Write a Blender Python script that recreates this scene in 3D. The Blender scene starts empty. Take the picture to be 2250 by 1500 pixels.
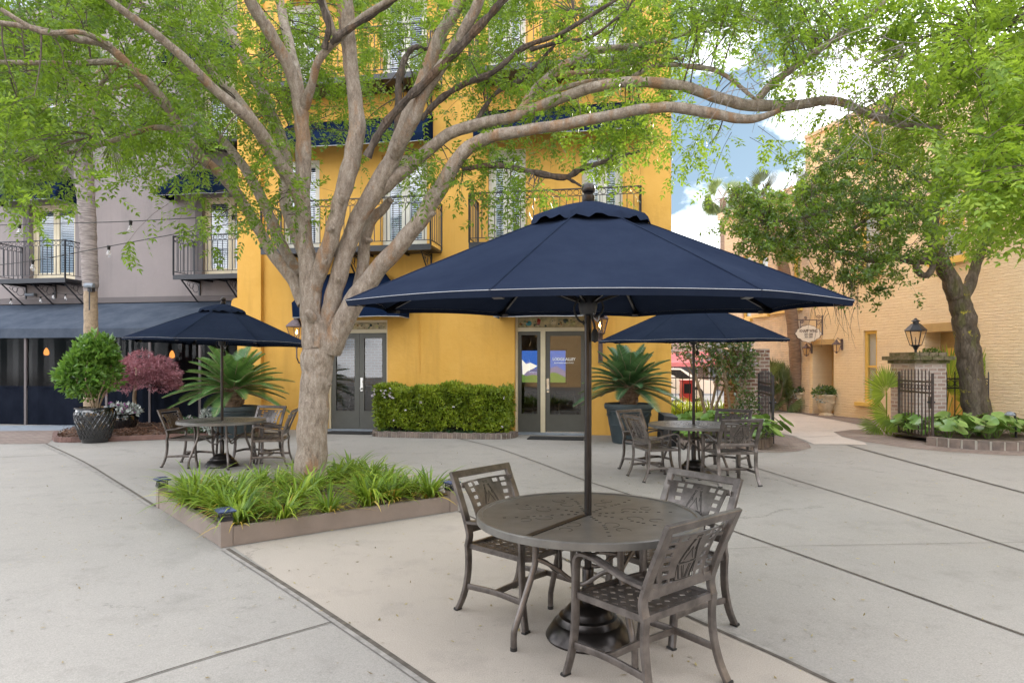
import bpy, bmesh, math, random
import numpy as np
from mathutils import Vector, Matrix
R = math.radians
random.seed(7)
rng = np.random.default_rng(7)
C = bpy.context.scene.collection
SC = bpy.context.scene

# ------------------------------------------------------------------ camera, sky, sun, exposure
FPX, HZ, CX, CAMZ = 1450.0, 800.0, 1125.0, 1.6
cam = bpy.data.cameras.new('camera')
cam.sensor_width = 36.0
cam.lens = FPX / 2250 * 36
cam.shift_y = (HZ - 750) / 2250
cam.clip_start = 0.05
cam.clip_end = 2000
cam_ob = bpy.data.objects.new('camera', cam)
cam_ob.location = (0, 0, CAMZ)
cam_ob.rotation_euler = (R(90), 0, 0)
C.objects.link(cam_ob)
SC.camera = cam_ob

SUN_AZ, SUN_EL = R(23.5), R(17.0)     # azimuth to the right of +Y
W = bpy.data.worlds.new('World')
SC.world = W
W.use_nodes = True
wn, wl = W.node_tree.nodes, W.node_tree.links
wn.clear()
wout = wn.new('ShaderNodeOutputWorld')
wbg = wn.new('ShaderNodeBackground')
sky = wn.new('ShaderNodeTexSky')
sky.sky_type = 'NISHITA'
sky.sun_disc = False
sky.sun_elevation = SUN_EL
sky.sun_rotation = SUN_AZ
sky.air_density = 1.0
sky.dust_density = 0.3
sky.ozone_density = 1.5
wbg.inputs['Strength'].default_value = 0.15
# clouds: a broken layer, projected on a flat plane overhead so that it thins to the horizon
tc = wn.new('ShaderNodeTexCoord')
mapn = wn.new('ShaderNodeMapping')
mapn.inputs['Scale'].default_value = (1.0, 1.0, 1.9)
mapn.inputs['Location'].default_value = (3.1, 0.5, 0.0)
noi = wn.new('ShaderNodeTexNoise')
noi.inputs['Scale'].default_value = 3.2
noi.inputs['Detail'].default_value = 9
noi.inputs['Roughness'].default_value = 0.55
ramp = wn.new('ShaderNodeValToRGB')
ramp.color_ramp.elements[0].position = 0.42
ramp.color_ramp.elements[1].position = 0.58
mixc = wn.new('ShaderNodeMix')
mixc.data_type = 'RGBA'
mixc.inputs['B'].default_value = (11.0, 11.1, 11.5, 1)  # cloud cover widened and brightened as added fill, overhead and behind the camera
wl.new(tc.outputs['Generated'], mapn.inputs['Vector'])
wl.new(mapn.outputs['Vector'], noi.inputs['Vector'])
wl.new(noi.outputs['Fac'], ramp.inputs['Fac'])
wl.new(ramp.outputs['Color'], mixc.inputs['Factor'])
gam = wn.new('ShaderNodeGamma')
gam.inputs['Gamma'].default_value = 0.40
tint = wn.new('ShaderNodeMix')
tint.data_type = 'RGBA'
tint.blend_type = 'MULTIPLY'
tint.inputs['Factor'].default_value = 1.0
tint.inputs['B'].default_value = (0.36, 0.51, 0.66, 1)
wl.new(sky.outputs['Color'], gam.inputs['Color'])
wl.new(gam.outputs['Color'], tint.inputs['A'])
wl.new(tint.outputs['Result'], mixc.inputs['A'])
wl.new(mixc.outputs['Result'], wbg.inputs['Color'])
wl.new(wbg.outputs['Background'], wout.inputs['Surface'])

sun = bpy.data.lights.new('sun', 'SUN')
sun.energy = 2.1
sun.angle = R(0.9)
sun.color = (1.0, 0.90, 0.76)
sun_ob = bpy.data.objects.new('sun', sun)
sd = Vector((math.sin(SUN_AZ) * math.cos(SUN_EL), math.cos(SUN_AZ) * math.cos(SUN_EL), math.sin(SUN_EL)))
sun_ob.rotation_euler = sd.to_track_quat('Z', 'Y').to_euler()
sun_ob.location = sd * 60
C.objects.link(sun_ob)
SC.view_settings.view_transform = 'Standard'
SC.view_settings.look = 'None'
SC.view_settings.exposure = 1.74
SC.view_settings.gamma = 1
SC.cycles.max_bounces = 8
SC.cycles.transparent_max_bounces = 16
SC.cycles.sample_clamp_indirect = 6

# ------------------------------------------------------------------ helpers
def P(px, py, Y):
    return Vector(((px - CX) * Y / FPX, Y, CAMZ + (HZ - py) * Y / FPX))
def G(px, py, z=0.0):
    return P(px, py, (CAMZ - z) * FPX / (py - HZ))

class MB:
    """collects shapes into one mesh"""
    def __init__(s):
        s.v, s.f = [], []
    def add(s, vs, fs):
        o = len(s.v)
        s.v += [tuple(p) for p in vs]
        s.f += [tuple(i + o for i in f) for f in fs]
    def quad(s, a, b, c, d):
        s.add([a, b, c, d], [(0, 1, 2, 3)])
    def box(s, x0, x1, y0, y1, z0, z1):
        s.add([(x0, y0, z0), (x1, y0, z0), (x1, y1, z0), (x0, y1, z0), (x0, y0, z1), (x1, y0, z1), (x1, y1, z1), (x0, y1, z1)],
              [(3, 2, 1, 0), (4, 5, 6, 7), (0, 1, 5, 4), (1, 2, 6, 5), (2, 3, 7, 6), (3, 0, 4, 7)])
    def bar(s, a, b, w, h=None, up=(0, 0, 1)):
        """rectangular bar from a to b"""
        h = h or w
        a, b = Vector(a), Vector(b)
        t = (b - a).normalized()
        up = Vector(up)
        if abs(t.dot(up)) > 0.98:
            up = Vector((1, 0, 0))
        sd_ = t.cross(up).normalized()
        n = sd_.cross(t)
        c = [sd_ * (w / 2) * i + n * (h / 2) * j for i, j in ((-1, -1), (1, -1), (1, 1), (-1, 1))]
        s.add([a + k for k in c] + [b + k for k in c],
              [(3, 2, 1, 0), (4, 5, 6, 7), (0, 1, 5, 4), (1, 2, 6, 5), (2, 3, 7, 6), (3, 0, 4, 7)])
    def tube(s, pts, rad, n=8, cap=True, closed=False):
        pts = [Vector(p) for p in pts]
        m = len(pts)
        rads = rad if hasattr(rad, '__len__') else [rad] * m
        ref = None
        rings = []
        for i, p in enumerate(pts):
            if closed:
                t = pts[(i + 1) % m] - pts[i - 1]
            else:
                t = pts[min(i + 1, m - 1)] - pts[max(i - 1, 0)]
            t = t.normalized() if t.length > 1e-9 else Vector((0, 0, 1))
            if ref is None:
                ref = Vector((0, 0, 1)) if abs(t.z) < 0.9 else Vector((1, 0, 0))
            x = (ref - t * ref.dot(t))
            x = x.normalized() if x.length > 1e-6 else t.orthogonal().normalized()
            ref = x
            y = t.cross(x)
            rings.append([p + (x * math.cos(2 * math.pi * k / n) + y * math.sin(2 * math.pi * k / n)) * rads[i] for k in range(n)])
        vs = [q for r_ in rings for q in r_]
        fs = []
        for i in range(m if closed else m - 1):
            j = (i + 1) % m
            for k in range(n):
                fs.append((i * n + k, i * n + (k + 1) % n, j * n + (k + 1) % n, j * n + k))
        if cap and not closed:
            fs.append(tuple(range(n - 1, -1, -1)))
            fs.append(tuple((m - 1) * n + k for k in range(n)))
        s.add(vs, fs)
    def lathe(s, prof, n=24, c=(0, 0, 0), cap0=False, cap1=False, wob=None):
        c = Vector(c)
        vs, fs = [], []
        for r_, z in prof:
            for k in range(n):
                a = 2 * math.pi * k / n
                rr = r_ * (1 + (wob(a, z) if wob else 0))
                vs.append(c + Vector((rr * math.cos(a), rr * math.sin(a), z)))
        for i in range(len(prof) - 1):
            for k in range(n):
                fs.append((i * n + k, i * n + (k + 1) % n, (i + 1) * n + (k + 1) % n, (i + 1) * n + k))
        if cap0:
            fs.append(tuple(range(n - 1, -1, -1)))
        if cap1:
            fs.append(tuple((len(prof) - 1) * n + k for k in range(n)))
        s.add(vs, fs)
    def prism(s, poly, z0, z1):
        n = len(poly)
        s.add([(p[0], p[1], z0) for p in poly] + [(p[0], p[1], z1) for p in poly],
              [tuple(range(n - 1, -1, -1)), tuple(range(n, 2 * n))] +
              [(i, (i + 1) % n, n + (i + 1) % n, n + i) for i in range(n)])
    def sweep(s, pts, w, h, side=(1, 0, 0), cham=0.25):
        """flat bar with chamfered section swept along pts; w along the fixed side axis"""
        pts = [Vector(p) for p in pts]
        sd_ = Vector(side).normalized()
        m = len(pts)
        ws = w if hasattr(w, '__len__') else [w] * m
        prof = [(-1, -1 + cham), (-1, 1 - cham), (-1 + cham * .6, 1), (1 - cham * .6, 1), (1, 1 - cham), (1, -1 + cham), (1 - cham * .6, -1), (-1 + cham * .6, -1)]
        vs = []
        for i, p in enumerate(pts):
            t = (pts[min(i + 1, m - 1)] - pts[max(i - 1, 0)]).normalized()
            n = sd_.cross(t).normalized()
            vs += [p + sd_ * a * ws[i] / 2 + n * b * h / 2 for a, b in prof]
        k8 = len(prof)
        fs = [(i * k8 + k, i * k8 + (k + 1) % k8, (i + 1) * k8 + (k + 1) % k8, (i + 1) * k8 + k) for i in range(m - 1) for k in range(k8)]
        fs += [tuple(range(k8 - 1, -1, -1)), tuple((m - 1) * k8 + k for k in range(k8))]
        s.add(vs, fs)
    def mesh(s, name, mat, smooth=False, off=None, bevel=0):
        me = bpy.data.meshes.new(name)
        vs = s.v
        if off is not None:
            vs = [(x - off[0], y - off[1], z - off[2]) for x, y, z in vs]
        me.from_pydata(vs, [], s.f)
        bm = bmesh.new()
        bm.from_mesh(me)
        bmesh.ops.recalc_face_normals(bm, faces=bm.faces)
        bm.to_mesh(me)
        bm.free()
        me.materials.append(mat)
        if smooth:
            me.polygons.foreach_set('use_smooth', [True] * len(me.polygons))
            try:
                me.set_sharp_from_angle(angle=R(40))
            except Exception:
                pass
        return me

def spline(pts, k=4):
    """Catmull-Rom through tuples of any length"""
    pts = [np.array(p, float) for p in pts]
    if len(pts) < 3:
        return pts
    q = [2 * pts[0] - pts[1]] + pts + [2 * pts[-1] - pts[-2]]
    out = []
    for i in range(1, len(q) - 2):
        for j in range(k):
            t = j / k
            a, b, c, d = q[i - 1], q[i], q[i + 1], q[i + 2]
            out.append(0.5 * (2 * b + (c - a) * t + (2 * a - 5 * b + 4 * c - d) * t * t + (3 * b - a - 3 * c + d) * t ** 3))
    out.append(pts[-1])
    return out

def tag(o, label, cat, group=None):
    o['label'] = label
    o['category'] = cat
    if group:
        o['group'] = group
    return o
def thing(name, label, cat, loc=(0, 0, 0), rotz=0.0, group=None):
    o = bpy.data.objects.new(name, None)
    o.empty_display_size = 0.2
    C.objects.link(o)
    o.location = loc
    o.rotation_euler = (0, 0, rotz)
    return tag(o, label, cat, group)
def obj(name, mb, mat, parent=None, smooth=False, world=None, label=None):
    """one mesh object; world = the location to take off the coordinates"""
    me = mb.mesh(name, mat, smooth, world)
    o = bpy.data.objects.new(name, me)
    C.objects.link(o)
    if parent is not None:
        o.parent = parent
    elif world is not None:
        o.location = world
    if label:
        o['label'] = label
    return o
def struct(name, mb, mat, smooth=False, kind='structure'):
    o = obj(name, mb, mat, None, smooth)
    o['kind'] = kind
    return o
def dup(root, loc=None, rotz=None, label=None, scale=None, group=None):
    r = root.copy()
    C.objects.link(r)
    if loc is not None:
        r.location = loc
    if rotz is not None:
        r.rotation_euler = (0, 0, rotz)
    if scale is not None:
        r.scale = (scale, scale, scale)
    if label:
        r['label'] = label
    if group:
        r['group'] = group
    for ch in list(root.children):
        c = ch.copy()
        C.objects.link(c)
        c.parent = r
        for g in list(ch.children):
            d = g.copy()
            C.objects.link(d)
            d.parent = c
    return r
def np_mesh(name, verts, nper, mat, parent=None, off=None, smooth=False):
    """verts (N, nper, 3): N separate polygons of nper corners"""
    N = verts.shape[0]
    v = verts.reshape(-1, 3).astype(np.float32)
    if off is not None:
        v = v - np.array(off, np.float32)
    me = bpy.data.meshes.new(name)
    me.vertices.add(N * nper)
    me.vertices.foreach_set('co', v.ravel())
    me.loops.add(N * nper)
    me.loops.foreach_set('vertex_index', np.arange(N * nper, dtype=np.int32))
    me.polygons.add(N)
    me.polygons.foreach_set('loop_start', np.arange(0, N * nper, nper, dtype=np.int32))
    me.polygons.foreach_set('loop_total', np.full(N, nper, dtype=np.int32))
    me.update(calc_edges=True)
    me.validate()
    me.materials.append(mat)
    if smooth:
        me.polygons.foreach_set('use_smooth', [True] * len(me.polygons))
    o = bpy.data.objects.new(name, me)
    C.objects.link(o)
    if parent is not None:
        o.parent = parent
    return o
def text_mesh(name, body, size, mat, parent, loc, rot, align='CENTER', extr=0.0015, sx=1.0, bold=0.012):
    cu = bpy.data.curves.new(name, 'FONT')
    cu.body = body
    cu.size = size
    cu.align_x = align
    cu.align_y = 'CENTER'
    cu.extrude = extr
    cu.offset = size * bold
    t = bpy.data.objects.new('tmp', cu)
    C.objects.link(t)
    bpy.context.view_layer.update()
    me = bpy.data.meshes.new_from_object(t.evaluated_get(bpy.context.evaluated_depsgraph_get()))
    bpy.data.objects.remove(t)
    bpy.data.curves.remove(cu)
    me.name = name
    me.materials.clear()
    me.materials.append(mat)
    o = bpy.data.objects.new(name, me)
    C.objects.link(o)
    o.parent = parent
    o.location = loc
    o.rotation_euler = rot
    o.scale = (sx, 1, 1)
    return o

class Frame:
    """a facade's own axes: u along it to the right, v into it, z up"""
    def __init__(s, O, du):
        s.O = Vector((O[0], O[1], 0))
        s.du = Vector((du[0], du[1], 0)).normalized()
        s.dv = Vector((-s.du.y, s.du.x, 0))
        s.ang = math.atan2(s.du.y, s.du.x)
    def Y(s, px, v=0.0):
        k = (px - CX) / FPX
        return (v + s.O.dot(s.dv)) / (k * s.dv.x + s.dv.y)
    def u(s, px, v=0.0):
        Y = s.Y(px, v)
        return (Vector(((px - CX) * Y / FPX, Y, 0)) - s.O).dot(s.du)
    def z(s, px, py, v=0.0):
        return CAMZ + (HZ - py) * s.Y(px, v) / FPX
    def w(s, u, v, z):
        return s.O + s.du * u + s.dv * v + Vector((0, 0, z))
# ------------------------------------------------------------------ materials
def _new(name):
    m = bpy.data.materials.new(name)
    m.use_nodes = True
    nt = m.node_tree
    nt.nodes.clear()
    return m, nt.nodes, nt.links
def _principled(nodes, links):
    o = nodes.new('ShaderNodeOutputMaterial')
    b = nodes.new('ShaderNodeBsdfPrincipled')
    links.new(b.outputs[0], o.inputs['Surface'])
    return o, b
def _noise(nodes, links, vec, scale, detail=4, rough=0.6):
    n = nodes.new('ShaderNodeTexNoise')
    n.inputs['Scale'].default_value = scale
    n.inputs['Detail'].default_value = detail
    n.inputs['Roughness'].default_value = rough
    links.new(vec, n.inputs['Vector'])
    return n
def _ramp(nodes, links, fac, stops):
    r = nodes.new('ShaderNodeValToRGB')
    e = r.color_ramp.elements
    while len(e) < len(stops):
        e.new(0.5)
    for k, (p, c) in enumerate(stops):
        e[k].position = p
        e[k].color = (c[0], c[1], c[2], 1) if hasattr(c, '__len__') else (c, c, c, 1)
    links.new(fac, r.inputs['Fac'])
    return r
def _mix(nodes, links, fac, a, b, mode='MIX'):
    m = nodes.new('ShaderNodeMix')
    m.data_type = 'RGBA'
    m.blend_type = mode
    for sock, val in (('Factor', fac), ('A', a), ('B', b)):
        if isinstance(val, bpy.types.NodeSocket):
            links.new(val, m.inputs[sock])
        elif sock == 'Factor':
            m.inputs[sock].default_value = val
        else:
            m.inputs[sock].default_value = (val[0], val[1], val[2], 1)
    return m.outputs['Result']
def _bump(nodes, links, height, bsdf, strength, dist=0.01):
    b = nodes.new('ShaderNodeBump')
    b.inputs['Strength'].default_value = strength
    b.inputs['Distance'].default_value = dist
    links.new(height, b.inputs['Height'])
    links.new(b.outputs['Normal'], bsdf.inputs['Normal'])
    return b
def mul(c, k):
    return tuple(min(1.0, x * k) for x in c[:3])
def mat(name, col, rough=0.6, metal=0.0, var=0.15, scale=4.0, col2=None, bump=0.0, bscale=60.0, stretch=None, spec=0.5, dist=0.01, coat=0.0, patch=(0.35, 0.65)):
    m, n, l = _new(name)
    o, b = _principled(n, l)
    tcn = n.new('ShaderNodeTexCoord')
    vec = tcn.outputs['Object']
    if stretch:
        mp = n.new('ShaderNodeMapping')
        mp.inputs['Scale'].default_value = stretch
        l.new(vec, mp.inputs['Vector'])
        vec = mp.outputs['Vector']
    nz = _noise(n, l, vec, scale, 6)
    c2 = col2 or mul(col, 1 - var)
    rp = _ramp(n, l, nz.outputs['Fac'], [(patch[0], c2), (patch[1], mul(col, 1 + var * 0.4))])
    l.new(rp.outputs['Color'], b.inputs['Base Color'])
    b.inputs['Roughness'].default_value = rough
    b.inputs['Metallic'].default_value = metal
    b.inputs['Specular IOR Level'].default_value = spec
    b.inputs['Coat Weight'].default_value = coat
    if bump:
        nb = _noise(n, l, vec, bscale, 5)
        _bump(n, l, nb.outputs['Fac'], b, bump, dist)
    return m
def leaf_mat(name, cols, trans=(0.35, 0.5, 0.06), tw=0.45, rough=0.45, spec=0.4, clump=0.9):
    """cols: three greens from dark to light, picked at random leaf by leaf"""
    m, n, l = _new(name)
    o = n.new('ShaderNodeOutputMaterial')
    g = n.new('ShaderNodeNewGeometry')
    tcn = n.new('ShaderNodeTexCoord')
    nz = _noise(n, l, tcn.outputs['Object'], clump, 2)
    ad = n.new('ShaderNodeMath')
    ad.operation = 'MULTIPLY_ADD'
    l.new(g.outputs['Random Per Island'], ad.inputs[0])
    ad.inputs[1].default_value = 0.65
    sb = n.new('ShaderNodeMath')
    sb.operation = 'MULTIPLY_ADD'
    l.new(nz.outputs['Fac'], sb.inputs[0])
    sb.inputs[1].default_value = 1.4
    sb.inputs[2].default_value = -0.52
    l.new(sb.outputs[0], ad.inputs[2])
    rp = _ramp(n, l, ad.outputs[0], [(0.05, cols[0]), (0.5, cols[1]), (0.95, cols[2])])
    b = n.new('ShaderNodeBsdfPrincipled')
    l.new(rp.outputs['Color'], b.inputs['Base Color'])
    b.inputs['Roughness'].default_value = rough
    b.inputs['Specular IOR Level'].default_value = spec
    t = n.new('ShaderNodeBsdfTranslucent')
    tr = _ramp(n, l, ad.outputs[0], [(0.05, mul(trans, 0.6)), (0.9, trans)])
    l.new(tr.outputs['Color'], t.inputs['Color'])
    mx = n.new('ShaderNodeMixShader')
    mx.inputs[0].default_value = tw
    l.new(b.outputs[0], mx.inputs[1])
    l.new(t.outputs[0], mx.inputs[2])
    l.new(mx.outputs[0], o.inputs['Surface'])
    return m
def brick_mat(name, c1, c2, mortar, bw=0.22, bh=0.075, mort=0.012, axes='xz', rough=0.85, bump=0.6, warp=0.01, stain=None, dist=0.012, msmooth=0.2, stain_rng=(0.5, 0.68)):
    m, n, l = _new(name)
    o, b = _principled(n, l)
    tcn = n.new('ShaderNodeTexCoord')
    vec = tcn.outputs['Object']
    sp = n.new('ShaderNodeSeparateXYZ')
    l.new(vec, sp.inputs[0])
    cb = n.new('ShaderNodeCombineXYZ')
    if axes == 'xz':
        l.new(sp.outputs['X'], cb.inputs['X']); l.new(sp.outputs['Z'], cb.inputs['Y'])
    elif axes == 'sz':
        ad = n.new('ShaderNodeMath'); ad.operation = 'ADD'
        l.new(sp.outputs['X'], ad.inputs[0]); l.new(sp.outputs['Y'], ad.inputs[1])
        l.new(ad.outputs[0], cb.inputs['X']); l.new(sp.outputs['Z'], cb.inputs['Y'])
    else:
        l.new(sp.outputs['X'], cb.inputs['X']); l.new(sp.outputs['Y'], cb.inputs['Y'])
    nz = _noise(n, l, vec, 5.0, 3)
    vs = n.new('ShaderNodeVectorMath'); vs.operation = 'SCALE'
    vs.inputs['Scale'].default_value = warp * 2
    l.new(nz.outputs['Color'], vs.inputs[0])
    va = n.new('ShaderNodeVectorMath'); va.operation = 'ADD'
    l.new(cb.outputs[0], va.inputs[0]); l.new(vs.outputs[0], va.inputs[1])
    br = n.new('ShaderNodeTexBrick')
    br.inputs['Scale'].default_value = 1.0
    br.inputs['Brick Width'].default_value = bw
    br.inputs['Row Height'].default_value = bh
    br.inputs['Mortar Size'].default_value = mort
    br.inputs['Mortar Smooth'].default_value = msmooth
    br.inputs['Color1'].default_value = (*c1, 1)
    br.inputs['Color2'].default_value = (*c2, 1)
    br.inputs['Mortar'].default_value = (*mortar, 1)
    l.new(va.outputs[0], br.inputs['Vector'])
    big = _noise(n, l, vec, 1.3, 6, 0.7)
    sm = _noise(n, l, vec, 30, 4, 0.7)
    col = _mix(n, l, 0.35, br.outputs['Color'], sm.outputs['Color'], 'OVERLAY')
    col = _mix(n, l, 0.0, col, col)
    hs = n.new('ShaderNodeHueSaturation'); hs.inputs['Saturation'].default_value = 0.0
    l.new(sm.outputs['Color'], hs.inputs['Color'])
    col = _mix(n, l, 0.25, br.outputs['Color'], hs.outputs['Color'], 'OVERLAY')
    if stain:
        r = _ramp(n, l, big.outputs['Fac'], [(stain_rng[0], 0.0), (stain_rng[1], 1.0)])
        col = _mix(n, l, r.outputs['Color'], col, stain)
    l.new(col, b.inputs['Base Color'])
    b.inputs['Roughness'].default_value = rough
    iv = n.new('ShaderNodeMath'); iv.operation = 'MULTIPLY_ADD'
    iv.inputs[1].default_value = -1.0
    l.new(br.outputs['Fac'], iv.inputs[0])
    ml = n.new('ShaderNodeMath'); ml.operation = 'MULTIPLY'; ml.inputs[1].default_value = 1.2
    l.new(sm.outputs['Fac'], ml.inputs[0])
    mb2 = n.new('ShaderNodeMath'); mb2.operation = 'MULTIPLY_ADD'; mb2.inputs[1].default_value = 1.6
    l.new(nz.outputs['Fac'], mb2.inputs[0]); l.new(ml.outputs[0], mb2.inputs[2])
    l.new(mb2.outputs[0], iv.inputs[2])
    _bump(n, l, iv.outputs[0], b, bump, dist)
    return m
def glass_mat(name, tint=(0.85, 0.9, 0.9), refl=0.18, rough=0.01):
    m, n, l = _new(name)
    o = n.new('ShaderNodeOutputMaterial')
    t = n.new('ShaderNodeBsdfTransparent'); t.inputs['Color'].default_value = (*tint, 1)
    g = n.new('ShaderNodeBsdfGlossy'); g.inputs['Roughness'].default_value = rough
    lw = n.new('ShaderNodeLayerWeight'); lw.inputs['Blend'].default_value = 0.5
    pw = n.new('ShaderNodeMath'); pw.operation = 'POWER'; pw.inputs[1].default_value = 4.0
    l.new(lw.outputs['Facing'], pw.inputs[0])
    ad = n.new('ShaderNodeMath'); ad.operation = 'MULTIPLY_ADD'; ad.use_clamp = True
    ad.inputs[1].default_value = 0.8
    ad.inputs[2].default_value = refl
    l.new(pw.outputs[0], ad.inputs[0])
    mx = n.new('ShaderNodeMixShader')
    l.new(ad.outputs[0], mx.inputs[0]); l.new(t.outputs[0], mx.inputs[1]); l.new(g.outputs[0], mx.inputs[2])
    l.new(mx.outputs[0], o.inputs['Surface'])
    return m
def emit_mat(name, col, strength):
    m, n, l = _new(name)
    o = n.new('ShaderNodeOutputMaterial')
    e = n.new('ShaderNodeEmission'); e.inputs['Color'].default_value = (*col, 1); e.inputs['Strength'].default_value = strength
    l.new(e.outputs[0], o.inputs['Surface'])
    return m
def concrete_mat(name, col, stain, dark):
    m, n, l = _new(name)
    o, b = _principled(n, l)
    tcn = n.new('ShaderNodeTexCoord'); vec = tcn.outputs['Object']
    n1 = _noise(n, l, vec, 0.45, 8, 0.66)
    n2 = _noise(n, l, vec, 1.9, 8, 0.74)
    n3 = _noise(n, l, vec, 140, 3, 0.6)
    n4 = _noise(n, l, vec, 13, 4, 0.55)
    n6 = _noise(n, l, vec, 38, 2, 0.5)
    c = _mix(n, l, _ramp(n, l, n1.outputs['Fac'], [(0.38, 0.0), (0.66, 1.0)]).outputs['Color'], col, stain)
    c = _mix(n, l, _ramp(n, l, n2.outputs['Fac'], [(0.52, 0.0), (0.74, 0.75)]).outputs['Color'], c, dark)
    c = _mix(n, l, _ramp(n, l, n2.outputs['Fac'], [(0.26, 0.55), (0.42, 0.0)]).outputs['Color'], c, mul(col, 1.12))
    c = _mix(n, l, _ramp(n, l, n4.outputs['Fac'], [(0.66, 0.0), (0.76, 0.5)]).outputs['Color'], c, mul(dark, 0.6))
    c = _mix(n, l, _ramp(n, l, n6.outputs['Fac'], [(0.74, 0.0), (0.80, 0.7)]).outputs['Color'], c, mul(dark, 0.35))
    # hairline cracks: wandering edges of large cells, showing only here and there
    wv = n.new('ShaderNodeVectorMath'); wv.operation = 'MULTIPLY_ADD'; wv.inputs[1].default_value = (0.9, 0.9, 0)
    l.new(n2.outputs['Color'], wv.inputs[0]); l.new(vec, wv.inputs[2])
    vo = n.new('ShaderNodeTexVoronoi'); vo.feature = 'DISTANCE_TO_EDGE'; vo.inputs['Scale'].default_value = 0.32
    l.new(wv.outputs[0], vo.inputs['Vector'])
    ck = _ramp(n, l, vo.outputs['Distance'], [(0.0, 1.0), (0.0035, 0.0)]).outputs['Color']
    gate_ = _ramp(n, l, n1.outputs['Fac'], [(0.50, 0.0), (0.56, 0.55)]).outputs['Color']
    ck = _mix(n, l, 1.0, ck, gate_, 'MULTIPLY')
    c = _mix(n, l, ck, c, mul(dark, 0.4))
    sp = _ramp(n, l, n3.outputs['Fac'], [(0.3, 0.76), (0.7, 1.12)])
    c = _mix(n, l, 1.0, c, sp.outputs['Color'], 'MULTIPLY')
    l.new(c, b.inputs['Base Color'])
    b.inputs['Roughness'].default_value = 0.8
    b.inputs['Specular IOR Level'].default_value = 0.35
    _bump(n, l, n3.outputs['Fac'], b, 0.25, 0.004)
    return m
def bark_mat(name, cols, scale=7.0, stretch=(1, 1, 0.28), bump=0.9, lich=None, lich_rng=(0.6, 0.7)):
    m, n, l = _new(name)
    o, b = _principled(n, l)
    tcn = n.new('ShaderNodeTexCoord')
    mp = n.new('ShaderNodeMapping'); mp.inputs['Scale'].default_value = stretch
    l.new(tcn.outputs['Object'], mp.inputs['Vector'])
    n1 = _noise(n, l, mp.outputs['Vector'], scale, 8, 0.68)
    n2 = _noise(n, l, mp.outputs['Vector'], 3.2, 7, 0.7)
    n3 = _noise(n, l, mp.outputs['Vector'], scale * 6, 5, 0.7)
    vo = n.new('ShaderNodeTexVoronoi'); vo.feature = 'DISTANCE_TO_EDGE'
    vo.inputs['Scale'].default_value = scale * 2.2
    dm = n.new('ShaderNodeVectorMath'); dm.operation = 'MULTIPLY_ADD'
    dm.inputs[1].default_value = (0.18, 0.18, 0.18)
    l.new(n1.outputs['Color'], dm.inputs[0]); l.new(mp.outputs['Vector'], dm.inputs[2])
    l.new(dm.outputs[0], vo.inputs['Vector'])
    ca = _ramp(n, l, n1.outputs['Fac'], [(0.30, cols[0]), (0.5, cols[1]), (0.70, cols[2])]).outputs['Color']
    c = _mix(n, l, _ramp(n, l, n2.outputs['Fac'], [(0.53, 0.0), (0.61, 0.8)]).outputs['Color'], ca, cols[3])
    crack = _ramp(n, l, vo.outputs['Distance'], [(0.0, 0.72), (0.06, 1.0)]).outputs['Color']
    c = _mix(n, l, 0.35, c, crack, 'MULTIPLY')
    c = _mix(n, l, 0.75, c, _ramp(n, l, n3.outputs['Fac'], [(0.32, 0.5), (0.66, 1.15)]).outputs['Color'], 'MULTIPLY')
    if lich:
        n5 = _noise(n, l, tcn.outputs['Object'], 4.2, 7, 0.75)
        c = _mix(n, l, _ramp(n, l, n5.outputs['Fac'], [(lich_rng[0], 0.0), (lich_rng[1], 1.0)]).outputs['Color'], c, lich)
    l.new(c, b.inputs['Base Color'])
    b.inputs['Roughness'].default_value = 0.9
    b.inputs['Specular IOR Level'].default_value = 0.2
    ad = n.new('ShaderNodeMath'); ad.operation = 'ADD'
    l.new(n3.outputs['Fac'], ad.inputs[0])
    cr = _ramp(n, l, vo.outputs['Distance'], [(0.0, 0.55), (0.08, 1.0)]).outputs['Color']
    l.new(cr, ad.inputs[1])
    _bump(n, l, ad.outputs[0], b, bump, 0.018)
    return m
def stucco_mat(name, col, low, streak, rough=0.8):
    m, n, l = _new(name)
    o, b = _principled(n, l)
    tcn = n.new('ShaderNodeTexCoord'); vec = tcn.outputs['Object']
    mp = n.new('ShaderNodeMapping'); mp.inputs['Scale'].default_value = (1.2, 1.2, 0.14)
    l.new(vec, mp.inputs['Vector'])
    n1 = _noise(n, l, vec, 0.7, 7, 0.65)
    n2 = _noise(n, l, mp.outputs['Vector'], 2.2, 6, 0.62)
    n3 = _noise(n, l, vec, 90, 3)
    n4 = _noise(n, l, vec, 5, 5)
    c = _mix(n, l, _ramp(n, l, n1.outputs['Fac'], [(0.35, 0.0), (0.7, 1.0)]).outputs['Color'], col, low)
    c = _mix(n, l, _ramp(n, l, n2.outputs['Fac'], [(0.50, 0.0), (0.76, 0.7)]).outputs['Color'], c, streak)
    l.new(c, b.inputs['Base Color'])
    b.inputs['Roughness'].default_value = rough
    b.inputs['Specular IOR Level'].default_value = 0.3
    ad = n.new('ShaderNodeMath'); ad.operation = 'MULTIPLY_ADD'; ad.inputs[1].default_value = 4.0
    l.new(n4.outputs['Fac'], ad.inputs[0]); l.new(n3.outputs['Fac'], ad.inputs[2])
    _bump(n, l, ad.outputs[0], b, 0.5, 0.008)
    return m
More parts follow.
